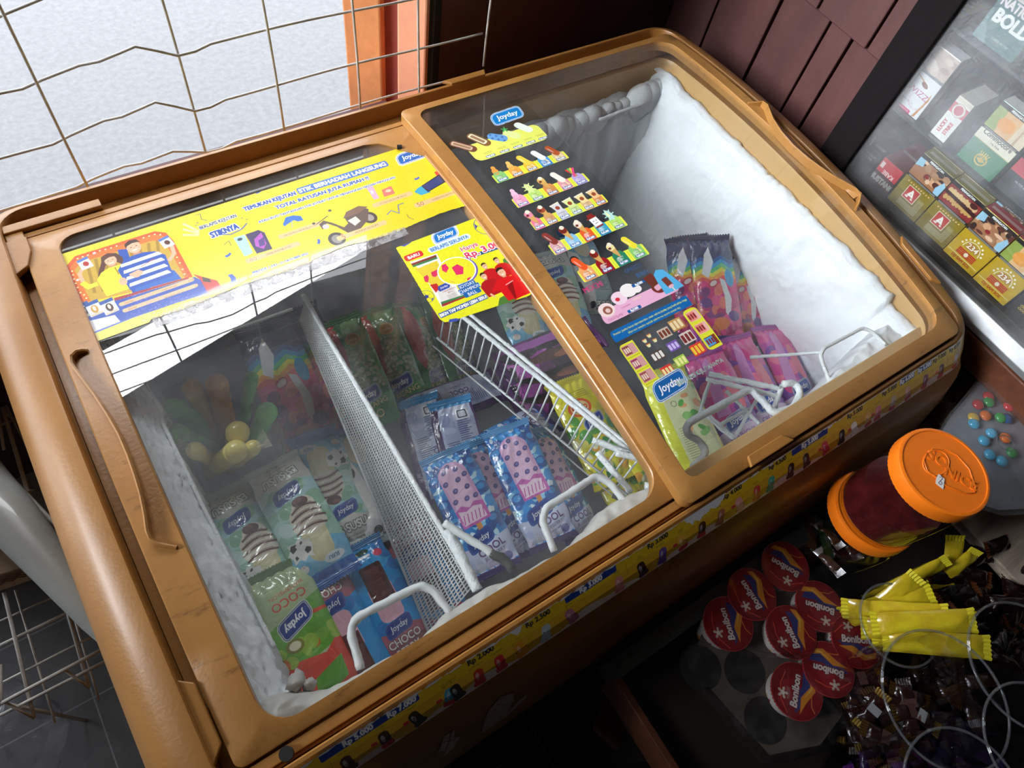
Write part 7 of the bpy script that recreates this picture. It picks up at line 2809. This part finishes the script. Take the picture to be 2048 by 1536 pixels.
lid_cv = cup_lid_art()
lido = sheet('tmp', lid_cv, lambda U, V: ((U - 35) / 1000 * .95, (V - 35) / 1000 * .95, 0 * U), M['sticker'])
lid_me = lido.data
D.objects.remove(lido)
cc = Cv(220, 48, .8, '#e6e0dc')
for k in range(44): cc.rect(k * 5, 38, k * 5 + 2.4, 48, '#b41c2c')
for k in range(4):
    cc.poly([(k * 55 + 4, 0), (k * 55 + 20, 26), (k * 55 + 26, 20), (k * 55 + 16, 0)], '#e8a83c').poly([(k * 55 + 16, 0), (k * 55 + 28, 30), (k * 55 + 40, 10), (k * 55 + 34, 0)], '#a02040')
    for j in range(4): cc.rect(k * 55 + 40, 10 + j * 4, k * 55 + 53, 11.2 + j * 4, '#c03048')
cupo = sheet('tmp', cc, lambda U, V: ((.0245 + .007 * V / 48) * np.cos(U / 220 * 2 * np.pi), (.0245 + .007 * V / 48) * np.sin(U / 220 * 2 * np.pi), V / 1000 - .048), M['paper'])
cup_me = cupo.data
D.objects.remove(cupo)
b = MB()
b.lathe([(.0315, -.0022), (.0335, -.0018), (.0338, -.0004), (.0325, -.0002), (.0001, -.0003)], (0, 0, 0), 48)
rim_o = b.build('tmp', mat('cup_rim', (.42, .03, .035), .35, coat=.5), None, smooth=True)
rim_me = rim_o.data
D.objects.remove(rim_o)
rg = random.Random(3)
TD = [(-220, -160), (-130, -240), (-60, -270), (-240, -110), (-90, -270), (260, 60), (-250, -110), (60, -220)]
for (q, rot, lab), td in zip(LIDS, TD):
    P_ = at(*q, -.1925 + rg.uniform(-.001, .001))
    e_ = at(q[0] + td[0] * .2, q[1] + td[1] * .2, P_.z) - P_
    rot = math.degrees(math.atan2(e_.y, e_.x))
    t = thing('sweet_cup', 'red lidded ' + lab, 'sweet cup', tuple(P_), 'sweet cups in the wrapped tray', R_(rot))
    t.rotation_euler = (rg.uniform(-.05, .05), rg.uniform(-.05, .05), R_(rot))
    link('cup_side', cup_me, t)
    link('cup_rim', rim_me, t)
    link('printed_lid', lid_me, t)
# crinkled film
film_m = clear_mat('shrink_film', (.93, .92, .92), 1.9, .10, fog=.006, fogcol=(.6, .58, .58), fscale=50, flo=.45, fhi=.7, fmax=.04, bump=1.0, bscale=1.0, stretch=(160, 12, 60))
cx_, cy_ = sum(p_.x for p_ in pts) / 6, sum(p_.y for p_ in pts) / 6
b = MB()
rings_ = []
outl = resample([(p_.x, p_.y) for p_ in pts], .004)
for j, (s_, zz2) in enumerate([(1.06, -.024), (1.09, -.014), (1.09, -.002), (1.07, .012), (1.02, .022), (.95, .0275), (.85, .0290), (.7, .0292), (.5, .0290), (.3, .0290), (.12, .0290), (.01, .0290)]):
    row = []
    for i, (x, y) in enumerate(outl):
        wv = .0025 * nz(x * 1.0, y, j * .01, 55) + .0012 * math.sin(i * .9)
        k_ = 1 if j < 6 else .55
        low = 0
        # the film sags over the empty side of the tray
        xx, yy = cx_ + (x - cx_) * s_, cy_ + (y - cy_) * s_
        side_ = (at(1420, 1400, TRZ) - O_)
        dd = math.hypot(xx - side_.x, yy - side_.y)
        if j >= 3: low = .016 * max(0, 1 - dd / .075)
        row.append((xx + wv * k_, yy + wv * k_, zz2 + wv * k_ - low))
    rings_.append(row)
b.loft(rings_)
b.build('shrink_film', film_m, tr, smooth='full')

# ------------------------------------------------------------------ blister palette with coloured sweets
bp_c = at(2000, 900, -.095)
bl = thing('blister_palette', 'clear plastic palette of round coloured sweets at the right edge', 'sweets pack', (bp_c.x, bp_c.y, -.105))
M['blister'] = clear_mat('blister_plastic', (.90, .92, .94), 1.6, .08, fog=.05, fogcol=(.75, .80, .86), fscale=14, fmax=.14)


def bpt(px, py, z=-.095):
    p_ = at(px, py, z) - bp_c
    return p_


outl = [(1893, 862), (1900, 905), (1912, 940), (1935, 975), (1970, 1000), (2010, 1012), (2060, 1010), (2090, 960), (2085, 860), (2060, 760), (2010, 735), (1968, 760), (1945, 790), (1915, 825)]
b = MB()
P2_ = [bpt(*q) for q in outl]
cxm = sum((p_ for p_ in P2_), Vector()) / len(P2_)
rings_ = []
for (s_, z) in ((1.10, 0), (1.10, .001), (1.02, .0012), (1.0, .008), (.96, .0105), (.02, .0105)):
    rings_.append([(cxm.x + (p_.x - cxm.x) * s_, cxm.y + (p_.y - cxm.y) * s_, z) for p_ in P2_])
b.loft(rings_, cap0=False)
b.build('clear_shell', M['blister'], bl, smooth=True)
b = MB()
b.lathe([(.0105, .0108), (.0125, .0115), (.0125, .0095), (.0105, .0095)], bpt(2010, 886), 32)
b.build('thumb_hole', M['rim_clear'], bl, smooth=True)
b = MB()
b.prism([(p_.x * 1.02, p_.y * 1.02) for p_ in P2_], -.0012, -.0004)
b.build('backing_card', mat('grey_backing', (.30, .30, .33), .5, var=.2, vscale=30), bl)
CD = {'blue': '#4aa8cc', 'orange': '#e8762a', 'green': '#3c9a4c', 'red': '#c83c3c', 'yellow': '#d8b03c', 'dblue': '#2a5a8c'}
dots_ = [((1950, 846), 'blue'), ((1985, 865), 'blue'), ((1970, 880), 'blue'), ((1982, 908), 'blue'), ((2006, 921), 'blue'), ((2013, 875), 'orange'), ((2026, 904), 'green'), ((1973, 830), 'orange'), ((1980, 803), 'green'), ((1979, 792), 'red'), ((1958, 808), 'red'), ((1949, 834), 'yellow'), ((2022, 774), 'orange'), ((2043, 790), 'orange'), ((2016, 836), 'dblue'), ((2020, 812), 'red'), ((2003, 834), 'green')]
ball_me = {}
for q, cn in dots_:
    if cn not in ball_me:
        b = MB()
        b.lathe([(.0001, .0050)] + [(.0082 * math.sin(a), .0050 * math.cos(a)) for a in np.linspace(.2, 2.9, 10)] + [(.0001, -.0050)], (0, 0, 0), 20)
        o_ = b.build('tmp', mat('sweet_shell_' + cn, CD[cn], .2, coat=.6), None, smooth='full')
        ball_me[cn] = o_.data
        D.objects.remove(o_)
    o = link('candy_button', ball_me[cn])
    p_ = at(*q, -.098)
    o.location = (p_.x, p_.y, -.0998)
    tag(o, {'blue': 'light blue', 'dblue': 'dark blue'}.get(cn, cn) + ' round sweet inside the clear palette', 'sweet', cn + ' sweets in the palette')

# ================================================================== LEFT SIDE: racks, white tube, box, bag
M['rackw'] = mat('rack_wire', (.80, .76, .70), .5, metal=.0, var=.35, vscale=40)
rk = thing('wire_rack', 'low wire rack on the tiled floor left of the freezer', 'rack', tuple(at(60, 1350, -.52)))
RO = Vector(rk.location)
for i, (a, b_, za, zb, r_) in enumerate([((-60, 1440), (262, 1268), -.50, -.50, .0030), ((-60, 1462), (262, 1296), -.53, -.53, .0026), ((-40, 1310), (175, 1206), -.52, -.52, .0026), ((-40, 1388), (225, 1252), -.53, -.53, .0020), ((-40, 1260), (125, 1186), -.60, -.60, .0018),
                                      ((8, 1185), (68, 1436), -.50, -.54, .0028), ((68, 1436), (6, 1403), -.54, -.50, .0022), ((120, 1168), (178, 1376), -.50, -.54, .0028), ((178, 1376), (127, 1338), -.54, -.50, .0022),
                                      ((30, 1180), (110, 1446), -.55, -.58, .0018), ((134, 1186), (198, 1400), -.55, -.58, .0018), ((0, 1330), (2, 1410), -.50, -.50, .0030)]):
    b = MB()
    b.tube([at(*a, za) - RO, at(*b_, zb) - RO], r_, 8)
    b.build('rack_wire', M['rackw'], rk, smooth='full')
for (px_, py_) in ((20, 1410), (240, 1290)):
    b = MB()
    p_ = at(px_, py_, -.52)
    b.tube([p_ - RO, Vector((p_.x, p_.y, FLOOR)) - RO], .003, 8)
    b.build('rack_leg', M['rackw'], rk, smooth='full')
rk2 = thing('wire_rack', 'upper wire rack with crossing rods behind the white tube', 'rack', tuple(at(60, 900, -.40)))
RO = Vector(rk2.location)
for (a, b_, r_) in [((5, 815), (66, 1018), .0032), ((12, 812), (165, 1100), .0022), ((0, 930), (150, 1090), .0026), ((-20, 858), (30, 838), .0022), ((-10, 790), (8, 900), .0024), ((40, 985), (68, 980), .002), ((60, 1010), (120, 1115), .002), ((-30, 760), (70, 900), .002)]:
    b = MB()
    b.tube([at(*a, -.40) - RO, at(*b_, -.42) - RO], r_, 8)
    b.build('rack_wire', M['rackw'], rk2, smooth='full')
for (px_, py_) in ((8, 820), (66, 1018)):
    b = MB()
    p_ = at(px_, py_, -.41)
    b.tube([p_ - RO, Vector((p_.x, p_.y, FLOOR)) - RO], .003, 8)
    b.build('rack_leg', M['rackw'], rk2, smooth='full')
# white tube: thick, tapering, running under the freezer edge
wt = thing('white_plastic_tube', 'thick white plastic tube slanting past the freezer on the left', 'tube', tuple(at(60, 1120, -.36)))
RO = Vector(wt.location)
b = MB()
ax_ = [at(-60, 955, -.36), at(20, 1035, -.36), at(110, 1140, -.365), at(190, 1240, -.37), at(250, 1318, -.375)]
b.tube([p_ - RO for p_ in ax_], lambda t: .036 * (1 - t) ** .8 + .006, 28)
b.build('tube_wall', mat('white_tube', (.62, .65, .61), .35, coat=.3, var=.15, vscale=8), wt, smooth=True)
b = MB()
b.tube([at(95, 1150, -.372) - RO, at(86, 1140, -.40) - RO, at(60, 1130, FLOOR) - RO], .004, 8)
b.build('stand', M['rackw'], wt, smooth=True)
# cardboard box with printed word
cb = thing('cardboard_box', 'tan cardboard box with handwritten style lettering at the left edge', 'box', tuple(at(20, 1130, -.50)))
P_ = at(-60, 1170, -.46)
ex = (at(88, 1120, -.46) - P_)
ey = Vector((-ex.y, ex.x, 0)).normalized() * .10
RO = Vector(cb.location)
b = MB()
b.obox(P_ - RO, ex, ey, (0, 0, -.06))
b.build('card_body', mat('tan_card', (.70, .48, .32), .7, var=.3, vscale=15), cb, bevel=.002)
cv = Cv(150, 60, .8)
cv.text('Mori', 90, 12, 22, '#2c2420', 'c', .0, .2)
exn, eyn = ex.normalized(), ey.normalized()
sheet('lettering', cv, lambda U, V: (P_.x - RO.x + exn.x * U / 1000 + eyn.x * V / 1000, P_.y - RO.y + exn.y * U / 1000 + eyn.y * V / 1000, 0 * U + P_.z - RO.z + .0012), M['paper'], cb)
b = MB()
for j in range(4):
    b.tube([P_ - RO + exn * s_ + Vector((0, 0, -.008 - j * .006 + .0028 * math.sin(s_ * 400 + j * 2))) - eyn * .003 for s_ in np.linspace(0, ex.length, 60)], .0012, 5)
b.build('corrugated_edge', mat('corrugation', (.28, .18, .13), .8), cb)
# crinkled clear bag on the floor
bg = thing('plastic_bag', 'crinkled clear plastic bag on the floor in the bottom left corner', 'bag', tuple(at(30, 1480, -.76)))
RO = Vector(bg.location)
b = MB()
rings_ = []
for j in range(12):
    t = j / 11
    rings_.append([(.075 * math.sin(math.pi * (.12 + .88 * t) ** .9) * math.cos(a) * (1 + .35 * nz(math.cos(a), math.sin(a), t, 2.5)) + .0, .095 * math.sin(math.pi * (.12 + .88 * t) ** .9) * math.sin(a) * (1 + .35 * nz(math.sin(a), math.cos(a), t + 3, 2.5)), -.035 + .10 * t + .01 * nz(a, t, 2, 3)) for a in np.linspace(0, 6.283, 40, endpoint=False)])
b.loft(rings_)
b.build('film', clear_mat('bag_film', (.93, .93, .95), 1.5, .08, fog=.06, fogcol=(.5, .5, .55), fscale=20, fmax=.2, bump=1.0, bscale=30), bg, smooth='full')
# pale blue crate top glimpsed behind the racks
pc = at(85, 960, -.62)
t = thing('pale_plastic_crate', 'pale blue grey rounded plastic lid glimpsed behind the upper rack', 'crate', tuple(pc))
b = MB()
b.loft([rring(-.10, .035, -.05, .08, .03, lambda y: FLOOR - pc.z, 6, 2), rring(-.10, .035, -.05, .08, .03, lambda y: -.01, 6, 2), rring(-.095, .030, -.045, .075, .03, lambda y: 0, 6, 2), rring(-.07, .012, -.025, .055, .03, lambda y: .004, 6, 2)], cap1=True)
b.build('crate_lid', mat('pale_blue_plastic', (.45, .54, .62), .5, var=.2, vscale=10), t, smooth=True)
